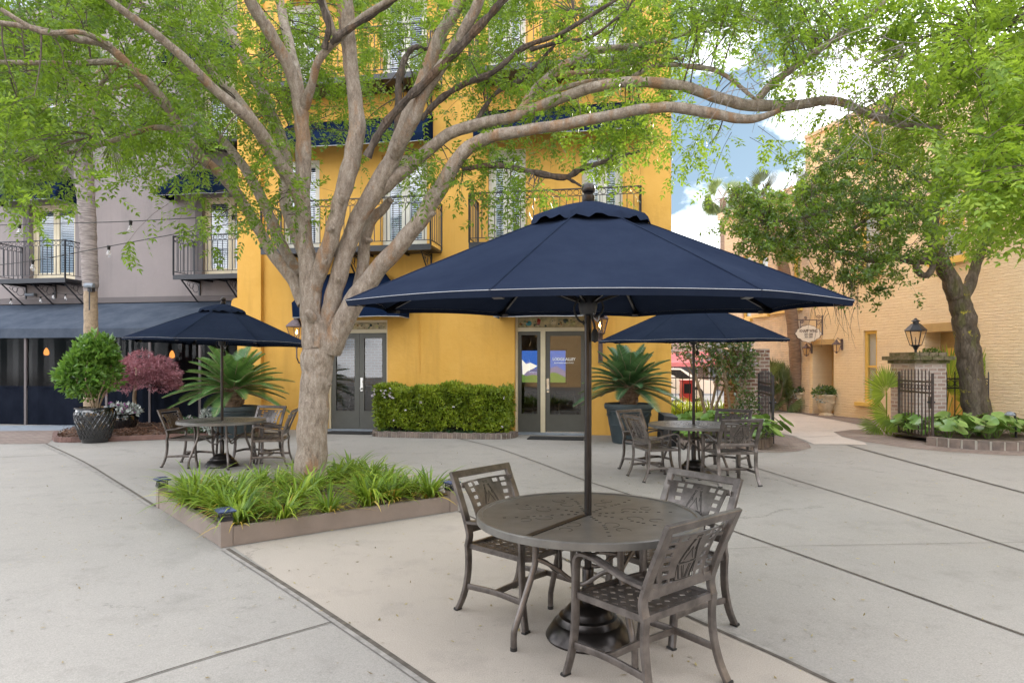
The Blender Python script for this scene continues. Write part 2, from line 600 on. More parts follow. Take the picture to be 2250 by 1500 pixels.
def fabric_mat(name, col, rough=0.85, fade=None):
    m, n, l = _new(name)
    o, b = _principled(n, l)
    tcn = n.new('ShaderNodeTexCoord'); vec = tcn.outputs['Object']
    n1 = _noise(n, l, vec, 1.6, 6, 0.7)
    wv = _noise(n, l, vec, 400, 2)
    c = _mix(n, l, _ramp(n, l, n1.outputs['Fac'], [(0.38, 0.0), (0.7, 1.0)]).outputs['Color'], col, fade or mul(col, 1.5))
    l.new(c, b.inputs['Base Color'])
    b.inputs['Roughness'].default_value = rough
    b.inputs['Specular IOR Level'].default_value = 0.0
    b.inputs['IOR'].default_value = 1.05
    n4 = _noise(n, l, vec, 6, 4)
    ad = n.new('ShaderNodeMath'); ad.operation = 'MULTIPLY_ADD'; ad.inputs[1].default_value = 3.0
    l.new(n4.outputs['Fac'], ad.inputs[0]); l.new(wv.outputs['Fac'], ad.inputs[2])
    _bump(n, l, ad.outputs[0], b, 0.3, 0.008)
    return m

MT = {}
MT['conc'] = concrete_mat('courtyard concrete', (0.302, 0.284, 0.260), (0.268, 0.254, 0.235), (0.20, 0.19, 0.175))
MT['slab'] = concrete_mat('cream concrete', (0.375, 0.332, 0.286), (0.338, 0.303, 0.263), (0.26, 0.235, 0.207))
MT['path'] = concrete_mat('pale path concrete', (0.52, 0.455, 0.405), (0.46, 0.41, 0.37), (0.36, 0.32, 0.29))
MT['joint'] = mat('joint filler', (0.10, 0.085, 0.07), 0.95, var=0.5, scale=9)
MT['jointlite'] = mat('worn joint strip', (0.27, 0.255, 0.235), 0.7, var=0.4, scale=9)
MT['pave'] = brick_mat('brick paving', (0.175, 0.13, 0.11), (0.235, 0.18, 0.155), (0.10, 0.088, 0.078), 0.2, 0.1, 0.008, 'xy', stain=(0.24, 0.20, 0.17), warp=0.012)
MT['asphalt'] = concrete_mat('street asphalt', (0.16, 0.16, 0.16), (0.13, 0.13, 0.13), (0.08, 0.08, 0.08))
MT['mulch'] = mat('bark mulch', (0.10, 0.055, 0.035), 0.95, var=0.7, scale=38, bump=1.0, bscale=45, dist=0.03)
MT['soil'] = mat('dry soil', (0.17, 0.13, 0.095), 0.95, var=0.6, scale=24, bump=1.0, bscale=50, dist=0.02)
MT['yellow'] = stucco_mat('yellow stucco', (0.70, 0.40, 0.095), (0.64, 0.35, 0.065), (0.50, 0.28, 0.06))
MT['grey'] = stucco_mat('mauve grey stucco', (0.275, 0.238, 0.232), (0.24, 0.212, 0.208), (0.20, 0.18, 0.178))
MT['greydark'] = stucco_mat('dark grey trim', (0.15, 0.13, 0.13), (0.13, 0.115, 0.115), (0.12, 0.105, 0.105))
MT['cream'] = mat('cream paint', (0.64, 0.56, 0.40), 0.5, var=0.08)
MT['white'] = mat('white paint', (0.72, 0.76, 0.80), 0.5, var=0.06)
MT['doorgrey'] = mat('grey green door paint', (0.085, 0.085, 0.075), 0.45, var=0.1)
MT['doorcream'] = mat('pale door paint', (0.60, 0.58, 0.50), 0.5, var=0.08)
MT['navy'] = fabric_mat('navy canvas', (0.007, 0.014, 0.036), fade=(0.010, 0.020, 0.050))
MT['umb'] = fabric_mat('navy umbrella canvas', (0.0145, 0.0205, 0.038), fade=(0.021, 0.029, 0.051))
MT['awngrey'] = fabric_mat('faded slate canvas', (0.060, 0.074, 0.100), fade=(0.095, 0.112, 0.142))
MT['blackcloth'] = fabric_mat('black curtain', (0.008, 0.010, 0.016), fade=(0.014, 0.017, 0.026))
MT['piping'] = mat('pale piping', (0.42, 0.43, 0.45), 0.7, var=0.1)
MT['iron'] = mat('black iron', (0.014, 0.015, 0.022), 0.42, 0.0, var=0.3, scale=20, spec=0.6)
MT['bronze'] = mat('bronze powder coat', (0.155, 0.137, 0.127), 0.33, 0.6, var=0.4, scale=11, bump=0.25, bscale=260, dist=0.002)
MT['bronzetop'] = mat('bronze table top', (0.165, 0.158, 0.146), 0.36, 0.4, var=0.25, scale=7, bump=0.2, bscale=260, dist=0.002)
MT['poledark'] = mat('dark bronze pole', (0.045, 0.04, 0.038), 0.28, 0.85, var=0.2, scale=12)
MT['rubber'] = mat('black rubber', (0.012, 0.012, 0.012), 0.6)
MT['groove'] = mat('dark groove', (0.02, 0.018, 0.016), 0.8)
MT['glass'] = glass_mat('door glass', (0.66, 0.62, 0.56), 0.09)
MT['winglass'] = glass_mat('window glass', (0.80, 0.86, 0.92), 0.20)
MT['vinyl'] = glass_mat('clear vinyl', (0.42, 0.42, 0.44), 0.012, 0.10)
MT['lampglass'] = glass_mat('lamp glass', (0.92, 0.88, 0.82), 0.06)
MT['flame'] = emit_mat('gas flame', (1.0, 0.62, 0.22), 14)
MT['bulb'] = glass_mat('bulb glass', (0.92, 0.92, 0.92), 0.22)
MT['pendant'] = emit_mat('lit pendant', (1.0, 0.36, 0.07), 0.9)
MT['lampmetal'] = mat('weathered copper lamp', (0.15, 0.115, 0.125), 0.5, 0.5, var=0.3, scale=14)
MT['stainless'] = mat('satin steel', (0.6, 0.6, 0.58), 0.25, 0.95, var=0.1)
MT['brickpaint'] = brick_mat('painted peach brick', (0.84, 0.67, 0.44), (0.80, 0.63, 0.41), (0.78, 0.605, 0.385), 0.24, 0.078, 0.012, 'xz', bump=0.6, warp=0.034, stain=(0.76, 0.60, 0.41), dist=0.022, msmooth=1.0)
MT['brickpale'] = brick_mat('pale washed brick', (0.78, 0.62, 0.46), (0.73, 0.57, 0.42), (0.66, 0.51, 0.38), 0.24, 0.078, 0.016, 'xz', bump=0.8, warp=0.016, stain=(0.50, 0.41, 0.33), dist=0.018, msmooth=0.9)
MT['brickold'] = brick_mat('old mixed brick', (0.19, 0.085, 0.065), (0.33, 0.24, 0.20), (0.46, 0.42, 0.38), 0.22, 0.085, 0.016, 'sz', stain=(0.24, 0.19, 0.16), warp=0.015)
MT['brickpier'] = brick_mat('weathered pier brick', (0.30, 0.205, 0.175), (0.44, 0.37, 0.345), (0.50, 0.46, 0.43), 0.22, 0.085, 0.014, 'sz', stain=(0.40, 0.35, 0.32), warp=0.012)
MT['brickback'] = brick_mat('warm red brick', (0.46, 0.27, 0.11), (0.55, 0.34, 0.15), (0.60, 0.48, 0.30), 0.22, 0.08, 0.012, 'xz')  # sunlit gold put into the brick colour for the door reflections
MT['mossy'] = mat('mossy cap stone', (0.22, 0.18, 0.13), 0.95, var=0.3, scale=6, col2=(0.075, 0.085, 0.025), bump=0.8, bscale=25, dist=0.02)
MT['edgebrick'] = mat('edging brick', (0.20, 0.155, 0.13), 0.9, var=0.4, scale=5, col2=(0.12, 0.10, 0.09), bump=0.6, bscale=40)
MT['mortar'] = mat('edging mortar', (0.42, 0.39, 0.34), 0.9, var=0.2)
MT['ylwpaint'] = mat('yellow joinery paint', (0.74, 0.50, 0.13), 0.45, var=0.08)
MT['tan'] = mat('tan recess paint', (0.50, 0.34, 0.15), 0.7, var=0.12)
MT['curb'] = mat('taupe painted curb', (0.235, 0.19, 0.162), 0.7, var=0.14, scale=3, bump=0.2, bscale=90)
MT['bark'] = bark_mat('flaking bark', ((0.23, 0.18, 0.145), (0.43, 0.355, 0.29), (0.58, 0.505, 0.435), (0.44, 0.26, 0.145)), 20, (1, 1, 0.35), 0.8)
MT['barkdark'] = bark_mat('dark limb bark', ((0.06, 0.05, 0.042), (0.12, 0.095, 0.08), (0.19, 0.155, 0.13), (0.17, 0.11, 0.075)), 9)
MT['barkmoss'] = bark_mat('mossy bark', ((0.07, 0.06, 0.045), (0.13, 0.105, 0.08), (0.22, 0.19, 0.155), (0.13, 0.13, 0.055)), 7, lich=(0.42, 0.38, 0.05), lich_rng=(0.60, 0.66))
MT['palmbark'] = mat('palm trunk fibre', (0.30, 0.26, 0.245), 0.95, var=0.4, scale=5, stretch=(1, 1, 7), col2=(0.17, 0.145, 0.135), bump=0.9, bscale=16, dist=0.02)
MT['palmbark2'] = mat('brown palm trunk', (0.27, 0.185, 0.13), 0.95, var=0.4, scale=5, stretch=(1, 1, 6), col2=(0.17, 0.115, 0.085), bump=0.9, bscale=14, dist=0.02)
MT['stem'] = mat('pale stem', (0.33, 0.25, 0.17), 0.9, var=0.3, scale=12, bump=0.5)
MT['twig'] = mat('twig wood', (0.10, 0.075, 0.06), 0.9, var=0.4, scale=10)
MT['twigpale'] = mat('bare grey twig', (0.30, 0.26, 0.25), 0.9, var=0.3, scale=10)
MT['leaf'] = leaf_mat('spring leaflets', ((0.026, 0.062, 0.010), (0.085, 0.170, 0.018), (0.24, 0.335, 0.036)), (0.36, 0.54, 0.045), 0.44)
MT['leafbright'] = leaf_mat('sun tinted leaflets', ((0.045, 0.10, 0.012), (0.135, 0.24, 0.022), (0.30, 0.40, 0.05)), (0.42, 0.60, 0.05), 0.46)  # brighter copy of the leaf colours, sunlight put into the tone
MT['oakleaf'] = leaf_mat('small oak leaves', ((0.016, 0.045, 0.010), (0.050, 0.115, 0.018), (0.17, 0.26, 0.03)), (0.30, 0.46, 0.04), 0.36, 0.3, 0.5)
MT['hedge'] = leaf_mat('hedge leaves', ((0.065, 0.12, 0.012), (0.21, 0.31, 0.024), (0.39, 0.47, 0.045)), (0.34, 0.40, 0.04), 0.3, 0.35, 0.5, 2.0)
MT['shrub'] = leaf_mat('glossy shrub leaves', ((0.05, 0.13, 0.022), (0.10, 0.22, 0.035), (0.19, 0.32, 0.06)), (0.26, 0.45, 0.06), 0.3, 0.28, 0.6, 2.0)
MT['maple'] = leaf_mat('purple maple leaves', ((0.20, 0.075, 0.09), (0.42, 0.20, 0.23), (0.60, 0.34, 0.38)), (0.40, 0.10, 0.12), 0.35, 0.5, 0.4, 2.0)
MT['sago'] = leaf_mat('sago fronds', ((0.026, 0.075, 0.030), (0.055, 0.135, 0.060), (0.11, 0.215, 0.10)), (0.16, 0.28, 0.07), 0.2, 0.35, 0.5, 1.0)
MT['sagolite'] = leaf_mat('light tinted sago fronds', ((0.04, 0.11, 0.028), (0.08, 0.19, 0.055), (0.16, 0.28, 0.09)), (0.22, 0.38, 0.07), 0.25, 0.35, 0.5, 1.0)  # brighter sago green, the lit look is in the colour
MT['fan'] = leaf_mat('fan palm leaves', ((0.08, 0.16, 0.02), (0.17, 0.29, 0.03), (0.27, 0.38, 0.05)), (0.42, 0.56, 0.05), 0.42, 0.4, 0.5, 1.5)
MT['fandull'] = leaf_mat('dull fan palm leaves', ((0.06, 0.10, 0.035), (0.12, 0.17, 0.06), (0.22, 0.26, 0.11)), (0.24, 0.30, 0.08), 0.3, 0.4, 0.5, 1.5)
MT['blade'] = leaf_mat('strap leaves', ((0.045, 0.10, 0.012), (0.15, 0.26, 0.024), (0.34, 0.42, 0.05)), (0.34, 0.48, 0.05), 0.32, 0.4, 0.4, 3.0)
MT['bladeyel'] = leaf_mat('yellowed strap leaves', ((0.38, 0.27, 0.05), (0.50, 0.36, 0.06), (0.58, 0.46, 0.14)), (0.5, 0.4, 0.05), 0.3)
MT['round'] = leaf_mat('round glossy leaves', ((0.09, 0.19, 0.04), (0.17, 0.30, 0.07), (0.29, 0.43, 0.12)), (0.24, 0.40, 0.06), 0.2, 0.22, 0.6, 3.0)
MT['camellia'] = leaf_mat('shiny camellia leaves', ((0.035, 0.085, 0.03), (0.075, 0.145, 0.055), (0.15, 0.22, 0.07)), (0.26, 0.36, 0.06), 0.25, 0.14, 1.0, 2.0)
MT['silver'] = leaf_mat('silver foliage', ((0.30, 0.34, 0.32), (0.42, 0.46, 0.43), (0.55, 0.58, 0.55)), (0.3, 0.35, 0.3), 0.15)
MT['flower'] = leaf_mat('white petals', ((0.55, 0.45, 0.52), (0.70, 0.64, 0.70), (0.8, 0.78, 0.8)), (0.6, 0.55, 0.6), 0.3)
MT['flowerpur'] = leaf_mat('purple petals', ((0.20, 0.05, 0.16), (0.32, 0.10, 0.28), (0.45, 0.2, 0.4)), (0.4, 0.1, 0.3), 0.3)
MT['litter'] = leaf_mat('dry fallen leaves', ((0.09, 0.06, 0.03), (0.22, 0.16, 0.06), (0.42, 0.36, 0.12)), (0.3, 0.25, 0.05), 0.1)
MT['glaze'] = mat('black glazed ceramic', (0.010, 0.011, 0.013), 0.10, 0.0, var=0.2, spec=0.8, coat=0.6)
MT['planter'] = mat('slate planter resin', (0.040, 0.058, 0.068), 0.5, var=0.25, scale=3, bump=0.1)
MT['urn'] = mat('buff stone urn', (0.60, 0.50, 0.36), 0.8, var=0.2, scale=5, bump=0.3, bscale=40)
MT['sign'] = mat('sign cream', (0.74, 0.66, 0.56), 0.55, var=0.05)
MT['letter'] = mat('sign lettering', (0.09, 0.05, 0.04), 0.6)
MT['whiteletter'] = emit_mat('white vinyl lettering', (0.8, 0.8, 0.8), 0.6)
MT['whiteletter'] = mat('white vinyl letters', (0.85, 0.85, 0.85), 0.6, var=0.02)
MT['room'] = mat('dim room plaster', (0.20, 0.135, 0.09), 0.9, var=0.2, scale=2)
MT['roomfloor'] = mat('dim room floor', (0.07, 0.05, 0.04), 0.5)
MT['darkroom'] = mat('painted dark interior', (0.011, 0.011, 0.014), 0.9)  # near-black colour stands in for the darkness of unlit interiors
MT['brownwood'] = mat('dado panel', (0.34, 0.18, 0.09), 0.6, var=0.2)
MT['mat'] = mat('black door mat', (0.015, 0.015, 0.016), 0.95, bump=0.5, bscale=200)
MT['bluesill'] = mat('blue grey stone sill', (0.22, 0.25, 0.29), 0.7, var=0.2)
MT['blackplastic'] = mat('black plastic', (0.012, 0.013, 0.016), 0.4)
MT['solar'] = mat('blue solar cap', (0.05, 0.075, 0.16), 0.25, 0.3, var=0.2)
MT['lens'] = glass_mat('lamp lens', (0.8, 0.8, 0.78), 0.1, 0.2)
MT['pink'] = mat('faded red awning', (0.55, 0.16, 0.16), 0.8, var=0.15)
MT['carwhite'] = mat('white car paint', (0.75, 0.76, 0.78), 0.2, coat=0.5, var=0.03)
MT['red'] = mat('red enamel', (0.50, 0.03, 0.025), 0.4)
MT['lime'] = leaf_mat('lime grass', ((0.20, 0.30, 0.02), (0.34, 0.44, 0.03), (0.48, 0.55, 0.06)), (0.55, 0.65, 0.05), 0.4)
MT['chips'] = leaf_mat('bark chips', ((0.045, 0.022, 0.015), (0.11, 0.055, 0.035), (0.24, 0.15, 0.10)), (0.1, 0.05, 0.03), 0.02, 0.9, 0.2)
MT['fandark'] = leaf_mat('grey green palm fronds', ((0.03, 0.04, 0.025), (0.06, 0.075, 0.04), (0.12, 0.14, 0.07)), (0.14, 0.18, 0.06), 0.25, 0.5)
MT['rustiron'] = mat('rusty black iron', (0.055, 0.036, 0.030), 0.6, 0.0, var=0.5, scale=14, col2=(0.022, 0.018, 0.018))
# ------------------------------------------------------------------ ground
def sheet(name, mat_, poly, z, kind='structure', sub=False):
    mb = MB()
    mb.add([(p[0], p[1], z) for p in poly], [tuple(range(len(poly)))])
    return struct(name, mb, mat_, kind=kind)
mb = MB()
mb.quad((-90, -40, -0.004), (90, -40, -0.004), (90, 900, -0.004), (-90, 900, -0.004))
struct('ground', mb, MT['conc'])
def g2(px, py):
    q = G(px, py)
    return (q.x, q.y)
# cream slab under the near table
slab = [g2(512, 1201), g2(1008, 1124), g2(1512, 1355), g2(1700, 1440), g2(1830, 1500), g2(2300, 1730), g2(1300, 1760), g2(944, 1500)]
sheet('cream_slab', MT['slab'], slab, 0.0)
PAVE_L = [g2(*p) for p in ((1585, 985), (1640, 992), (1700, 994), (1750, 991), (1783, 984), (1776, 973), (1745, 960), (1700, 948), (1640, 940), (1560, 940), (1500, 950), (1490, 975))]
sheet('brick_paving', MT['pave'], PAVE_L, 0.0)
PAVE_R = [g2(*p) for p in ((1831, 947), (1850, 958), (1900, 970), (1980, 982), (2080, 992), (2200, 999), (2320, 1002), (2500, 1000), (2500, 955), (2250, 945), (2060, 935), (1940, 940), (1870, 942))]
sheet('brick_paving', MT['pave'], PAVE_R, 0.0)
PAVE_W = [g2(*p) for p in ((1700, 901), (1760, 908), (1830, 921), (1905, 936), (1960, 944), (2010, 930), (1930, 905), (1850, 895), (1740, 886), (1680, 888))]
sheet('brick_paving', MT['pave'], PAVE_W, 0.004)
PATH = [g2(*p) for p in ((1700, 902), (1760, 909), (1830, 922), (1905, 937), (1940, 943), (1870, 944), (1831, 949), (1850, 960), (1900, 972), (1905, 977), (1850, 976), (1790, 976), (1745, 958), (1690, 945), (1660, 930), (1660, 905))]
sheet('garden_path', MT['path'], PATH, 0.004)
sheet('brick_paving', MT['pave'], [g2(-400, 950), g2(60, 946), (g2(128, 945)), g2(120, 962), g2(105, 974), g2(-400, 978)], 0.0)
sheet('threshold_slab', MT['bluesill'], [g2(-400, 937), g2(165, 934), g2(166, 945), g2(-400, 950)], 0.004)
def joint(name, pts, w, mat_, z=0.003):
    mb = MB()
    q = spline([g2(*p) for p in pts], 6)
    for i in range(len(q) - 1):
        a, b = np.array(q[i]), np.array(q[i + 1])
        t = (b - a) / np.linalg.norm(b - a)
        n = np.array((-t[1], t[0])) * w / 2
        mb.quad((*(a - n), z), (*(b - n), z), (*(b + n), z), (*(a + n), z))
    return struct(name, mb, mat_)
joint('pavement_joint', ((100, 974), (180, 1012), (260, 1060), (343, 1112)), 0.03, MT['joint'])
joint('pavement_joint', ((92, 976), (172, 1014), (252, 1062), (335, 1114)), 0.035, MT['jointlite'], 0.002)
joint('pavement_joint', ((500, 1205), (640, 1293), (790, 1392), (960, 1508), (1100, 1605)), 0.035, MT['joint'])
joint('pavement_joint', ((490, 1207), (628, 1295), (776, 1394), (942, 1508), (1080, 1605)), 0.032, MT['jointlite'], 0.006)
joint('pavement_joint', ((960, 952), (1078, 980), (1180, 1015), (1283, 1054), (1352, 1076), (1480, 1118), (1612, 1166), (1850, 1250), (2300, 1412)), 0.022, MT['joint'])
joint('pavement_joint', ((1008, 1123), (1250, 1232), (1512, 1354), (1700, 1438), (1835, 1502), (2100, 1625)), 0.03, MT['joint'])
joint('pavement_joint', ((1516, 1352), (1704, 1434), (1842, 1498), (2105, 1620)), 0.035, MT['jointlite'], 0.002)
joint('pavement_joint', ((1610, 1012), (1640, 1021), (1800, 1070), (2000, 1131), (2300, 1226)), 0.022, MT['joint'])
joint('pavement_joint', ((1862, 978), (1950, 1002), (2080, 1037), (2300, 1096)), 0.028, MT['joint'])
joint('pavement_joint', ((1866, 977), (1954, 1001), (2084, 1036), (2304, 1095)), 0.03, MT['jointlite'], 0.002)
joint('pavement_joint', ((270, 1502), (420, 1455), (600, 1402), (745, 1361)), 0.012, MT['joint'])
joint('pavement_joint', ((1591, 1206), (1700, 1201), (1800, 1198), (2300, 1190)), 0.006, MT['joint'])
joint('pavement_joint', ((-60, 1005), (60, 1002), (135, 998)), 0.02, MT['joint'])
joint('pavement_joint', ((1690, 945), (1745, 946), (1830, 946)), 0.02, MT['joint'], 0.006)
joint('pavement_joint', ((1740, 958), (1780, 960), (1840, 957)), 0.02, MT['joint'], 0.007)
joint('pavement_joint', ((1690, 924), (1760, 926), (1850, 927)), 0.02, MT['joint'], 0.006)
joint('pavement_joint', ((1690, 912), (1730, 913), (1790, 914)), 0.02, MT['joint'], 0.006)
# street beyond the garden
mb = MB()
mb.quad((-20, 34, 0.0), (60, 34, 0.0), (60, 900, 0.0), (-20, 900, 0.0))
struct('street', mb, MT['asphalt'])

# ------------------------------------------------------------------ building kit (in a facade's own axes)
def wall_grid(mb, u0, u1, z0, z1, ops, v=0.0, depth=0.25):
    us = sorted({u0, u1, *[a for o in ops for a in o[:2]]})
    zs = sorted({z0, z1, *[a for o in ops for a in o[2:4]]})
    for i in range(len(us) - 1):
        for j in range(len(zs) - 1):
            uc, zc = (us[i] + us[i + 1]) / 2, (zs[j] + zs[j + 1]) / 2
            if any(o[0] < uc < o[1] and o[2] < zc < o[3] for o in ops):
                continue
            mb.quad((us[i], v, zs[j]), (us[i + 1], v, zs[j]), (us[i + 1], v, zs[j + 1]), (us[i], v, zs[j + 1]))
    for o in ops:
        a, b, c, d = o[:4]
        dp = o[4] if len(o) > 4 else depth
        mb.quad((a, v, c), (a, v + dp, c), (a, v + dp, d), (a, v, d))
        mb.quad((b, v, c), (b, v, d), (b, v + dp, d), (b, v + dp, c))
        mb.quad((a, v, d), (a, v + dp, d), (b, v + dp, d), (b, v, d))
        mb.quad((a, v, c), (b, v, c), (b, v + dp, c), (a, v + dp, c))
def mass(mb, u0, u1, v0, v1, z1):
    """the other faces of a building block whose front is at v0"""
    mb.quad((u0, v0, 0), (u0, v1, 0), (u0, v1, z1), (u0, v0, z1))
    mb.quad((u1, v0, 0), (u1, v0, z1), (u1, v1, z1), (u1, v1, 0))
    mb.quad((u0, v1, 0), (u1, v1, 0), (u1, v1, z1), (u0, v1, z1))
    mb.quad((u0, v0, z1), (u1, v0, z1), (u1, v1, z1), (u0, v1, z1))
def frame_bars(mb, a, b, c, d, v, w, t, bottom=True, wb=None):
    mb.box(a, a + w, v, v + t, c, d)
    mb.box(b - w, b, v, v + t, c, d)
    mb.box(a + w, b - w, v, v + t, d - w, d)
    if bottom:
        mb.box(a + w, b - w, v, v + t, c, c + (wb or w))
def louvre_door(root, a, b, c, d, v, frame_mat, tall_open=0.0):
    """pair of glazed leaves with white louvred shutters behind"""
    fr = MB()
    frame_bars(fr, a, b, c, d, v + 0.02, 0.07, 0.10, False)
    door = obj('french_door', fr, frame_mat, root)
    m = (a + b) / 2
    lf, gl, sh = MB(), MB(), MB()
    zt = d - 0.07
    for x0, x1 in ((a + 0.07, m - 0.004), (m + 0.004, b - 0.07)):
        frame_bars(lf, x0, x1, c + 0.02, zt - 0.004, v + 0.045, 0.095, 0.045, True, 0.30)
        gl.quad((x0 + .095, v + .07, c + .32), (x1 - .095, v + .07, c + .32), (x1 - .095, v + .07, zt - .1), (x0 + .095, v + .07, zt - .1))
        xa, xb = x0 + 0.06, x1 - 0.06
        sh.box(xa, xa + 0.05, v + .11, v + .135, c + .25, zt - .06)
        sh.box(xb - 0.05, xb, v + .11, v + .135, c + .25, zt - .06)
        z = c + 0.27
        while z < zt - 0.08:
            sh.add([(xa + .05, v + .108, z), (xb - .05, v + .108, z), (xb - .05, v + .146, z + .036), (xa + .05, v + .146, z + .036)], [(0, 1, 2, 3)])
            z += 0.052
    obj('door_leaf', lf, frame_mat, door)
    obj('glass', gl, MT['winglass'], door)
    obj('shutter', sh, MT['white'], door)
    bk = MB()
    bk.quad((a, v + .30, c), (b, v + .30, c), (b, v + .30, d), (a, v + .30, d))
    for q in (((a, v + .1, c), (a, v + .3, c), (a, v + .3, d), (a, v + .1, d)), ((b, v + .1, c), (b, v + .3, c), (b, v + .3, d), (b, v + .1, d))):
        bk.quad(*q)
    obj('dark_backing', bk, MT['darkroom'], door)  # backing sheet, the unlit room's darkness is in its colour
    return door
def balcony(root, u0, u1, zf, proj, open_left=True, open_right=True, v0=0.0, brk=(0.06, 0.5, 0.94)):
    sl = MB()
    sl.box(u0, u1, v0 - proj, v0, zf - 0.05, zf)
    sl.box(u0 - .01, u1 + .01, v0 - proj - .012, v0 - proj + .03, zf - 0.12, zf + 0.01)
    for x in np.arange(u0 + .1, u1, .45):
        sl.box(x, x + .04, v0 - proj + .04, v0, zf - .10, zf - .052)
    o = obj('balcony', sl, MT['iron'], root)
    rl = MB()
    H = 1.08
    def run(p, q, ends):
        p, q = Vector(p), Vector(q)
        L = (q - p).length
        t = (q - p) / L
        up = Vector((0, 0, 1))
        rl.bar(p + up * H, q + up * H, 0.045, 0.022)
        rl.bar(p + up * (H - .15), q + up * (H - .15), 0.022, 0.012)
        rl.bar(p + up * .10, q + up * .10, 0.028, 0.014)
        n = max(2, round(L / 0.145))
        for i in range(n + 1):
            x = p + t * (L * i / n)
            w = 0.035 if (i in (0, n) and ends) else 0.015
            rl.bar(x + up * (0.0 if w > .02 else .1), x + up * (H if w > .02 else H - .15), w)
        for i in range(n):
            c = p + t * (L * (i + .5) / n) + up * (H - .075)
            rl.tube([c + t * (.058 * math.cos(k * math.pi / 6)) + up * (.058 * math.sin(k * math.pi / 6)) for k in range(12)], 0.007, 4, False, True)
    run((u0, v0 - proj, zf), (u1, v0 - proj, zf), True)
    if open_left:
        run((u0, v0, zf), (u0, v0 - proj, zf), True)
    if open_right:
        run((u1, v0 - proj, zf), (u1, v0, zf), True)
    obj('railing', rl, MT['iron'], o)
    for f in brk:
        x = u0 + (u1 - u0) * f
        b = MB()
        b.bar((x, v0 - .02, zf - .06), (x, v0 - .02, zf - .75), .035)
        b.bar((x, v0 - .03, zf - .72), (x, v0 - proj * .92, zf - .10), .028)
        b.bar((x, v0 - .02, zf - .11), (x, v0 - proj * .95, zf - .11), .028)
        for rr, f2 in ((.13, .22), (.085, .45), (.05, .62)):
            cc = Vector((x, v0 - proj * f2 * .85 - .03, zf - .14 - rr))
            b.tube([cc + Vector((0, rr * math.cos(k * math.pi / 7), rr * math.sin(k * math.pi / 7))) for k in range(14)], .008, 4, False, True)
        obj('bracket', b, MT['iron'], o)
    return o
def awning(root, u0, u1, zt, zb, proj, mt, hip=0.0, val=0.18, v0=0.0, bow=0.06, name='awning', pipe=True, wave=0.006, seed=0):
    rr = random.Random(seed)
    mb, pp = MB(), MB()
    n, k = 26, 8
    rows = []
    for j in range(k + 1):
        t = j / k
        a, b = u0 + hip * (1 - t) ** .8, u1 - hip * (1 - t) ** .8
        v = v0 - .01 - proj * t
        z = zt + (zb + val - zt) * t + bow * math.sin(math.pi * t)
        rows.append([(a + (b - a) * i / n, v, z - .012 * math.sin(math.pi * i / n * 3) * t) for i in range(n + 1)])
    ph = rr.random() * 6
    rows.append([(p[0] + .004, p[1] + .02 + .012 * math.sin(p[0] * 7 + ph), zb + wave * math.sin(p[0] * 5 + ph)) for p in rows[-1]])
    vs = [p for r_ in rows for p in r_]
    mb.add(vs, [(j * (n + 1) + i, j * (n + 1) + i + 1, (j + 1) * (n + 1) + i + 1, (j + 1) * (n + 1) + i) for j in range(len(rows) - 1) for i in range(n)])
    for s in (0, n):
        e = [rows[j][s] for j in range(k + 1)]
        base = (e[0][0] if hip == 0 else (u0 if s == 0 else u1), v0 - .01, zb + val)
        foot = (base[0], v0 - .01, zb)
        for j in range(k):
            mb.add([e[j], e[j + 1], base], [(0, 1, 2)])
        mb.quad(base, e[k], rows[-1][s], foot)
    o = obj(name, mb, mt, root, True)
    if pipe:
        low = [Vector(p) + Vector((0, -.006, 0)) for p in rows[-1]]
        pp.tube(low, .008, 5)
        pp.tube([low[0], (u0, v0 - .02, zb)], .008, 5)
        pp.tube([low[-1], (u1, v0 - .02, zb)], .008, 5)
        obj('piping', pp, MT['piping'], o)
    return o

# ------------------------------------------------------------------ yellow building
FY = Frame((-6.73, 16.39), (1, -0.17))
YEL = thing('yellow_building', 'yellow stucco building with glazed doors, iron balconies and navy awnings', 'building', FY.O, FY.ang)
ulim, HY = FY.u(1475), 13.0
d1 = (FY.u(718), FY.u(851), 0.0, FY.z(785, 703))
d2 = (FY.u(1131), FY.u(1291), 0.0, FY.z(1210, 690))
zf2 = FY.z(800, 541, -.9)
dh2 = FY.z(900, 338)
w1 = (FY.u(622), FY.u(702), zf2, dh2)
w2 = (FY.u(838), FY.u(938), zf2, dh2)
w3 = (FY.u(1072), FY.u(1155), zf2, dh2)
w4 = (FY.u(1278), FY.u(1368), zf2, dh2)
zf3 = zf2 + 3.85
up3 = [(w[0], w[1], zf3, zf3 + 2.3) for w in (w1, w2, w3, w4)]
mb = MB()
wall_grid(mb, 0, ulim, 0, HY, [d1, d2, w1, w2, w3, w4] + up3, 0.0, 0.22)
mass(mb, 0, ulim, 0, 11, HY)
obj('wall', mb, MT['yellow'], YEL)
mb = MB()
mb.box(-0.02, FY.u(573, -.13), -0.13, 0.3, 0, HY - .2)
obj('pilaster', mb, MT['yellow'], YEL)
mb = MB()
prof_ = [(0, 2.72), (-.07, 2.72), (-.13, 2.80), (-.17, 2.95), (-.185, 3.08), (-.165, 3.17), (-.11, 3.225), (-.04, 3.24), (0, 3.24)]
n_p = len(prof_)
mb.add([(x - .022, -.10, z) for x, z in prof_] + [(x - .022, .15, z) for x, z in prof_], [tuple(range(n_p)), tuple(range(2 * n_p - 1, n_p - 1, -1))] + [(i, (i + 1) % n_p, n_p + (i + 1) % n_p, n_p + i) for i in range(n_p)])
obj('scroll_corbel', mb, MT['yellow'], YEL, True)
mb = MB()
x = FY.u(922)
mb.bar((x, -.008, FY.z(922, 690)), (x, -.008, FY.z(922, 820)), .018)
obj('cable_conduit', mb, MT['yellow'], YEL)
mb = MB()
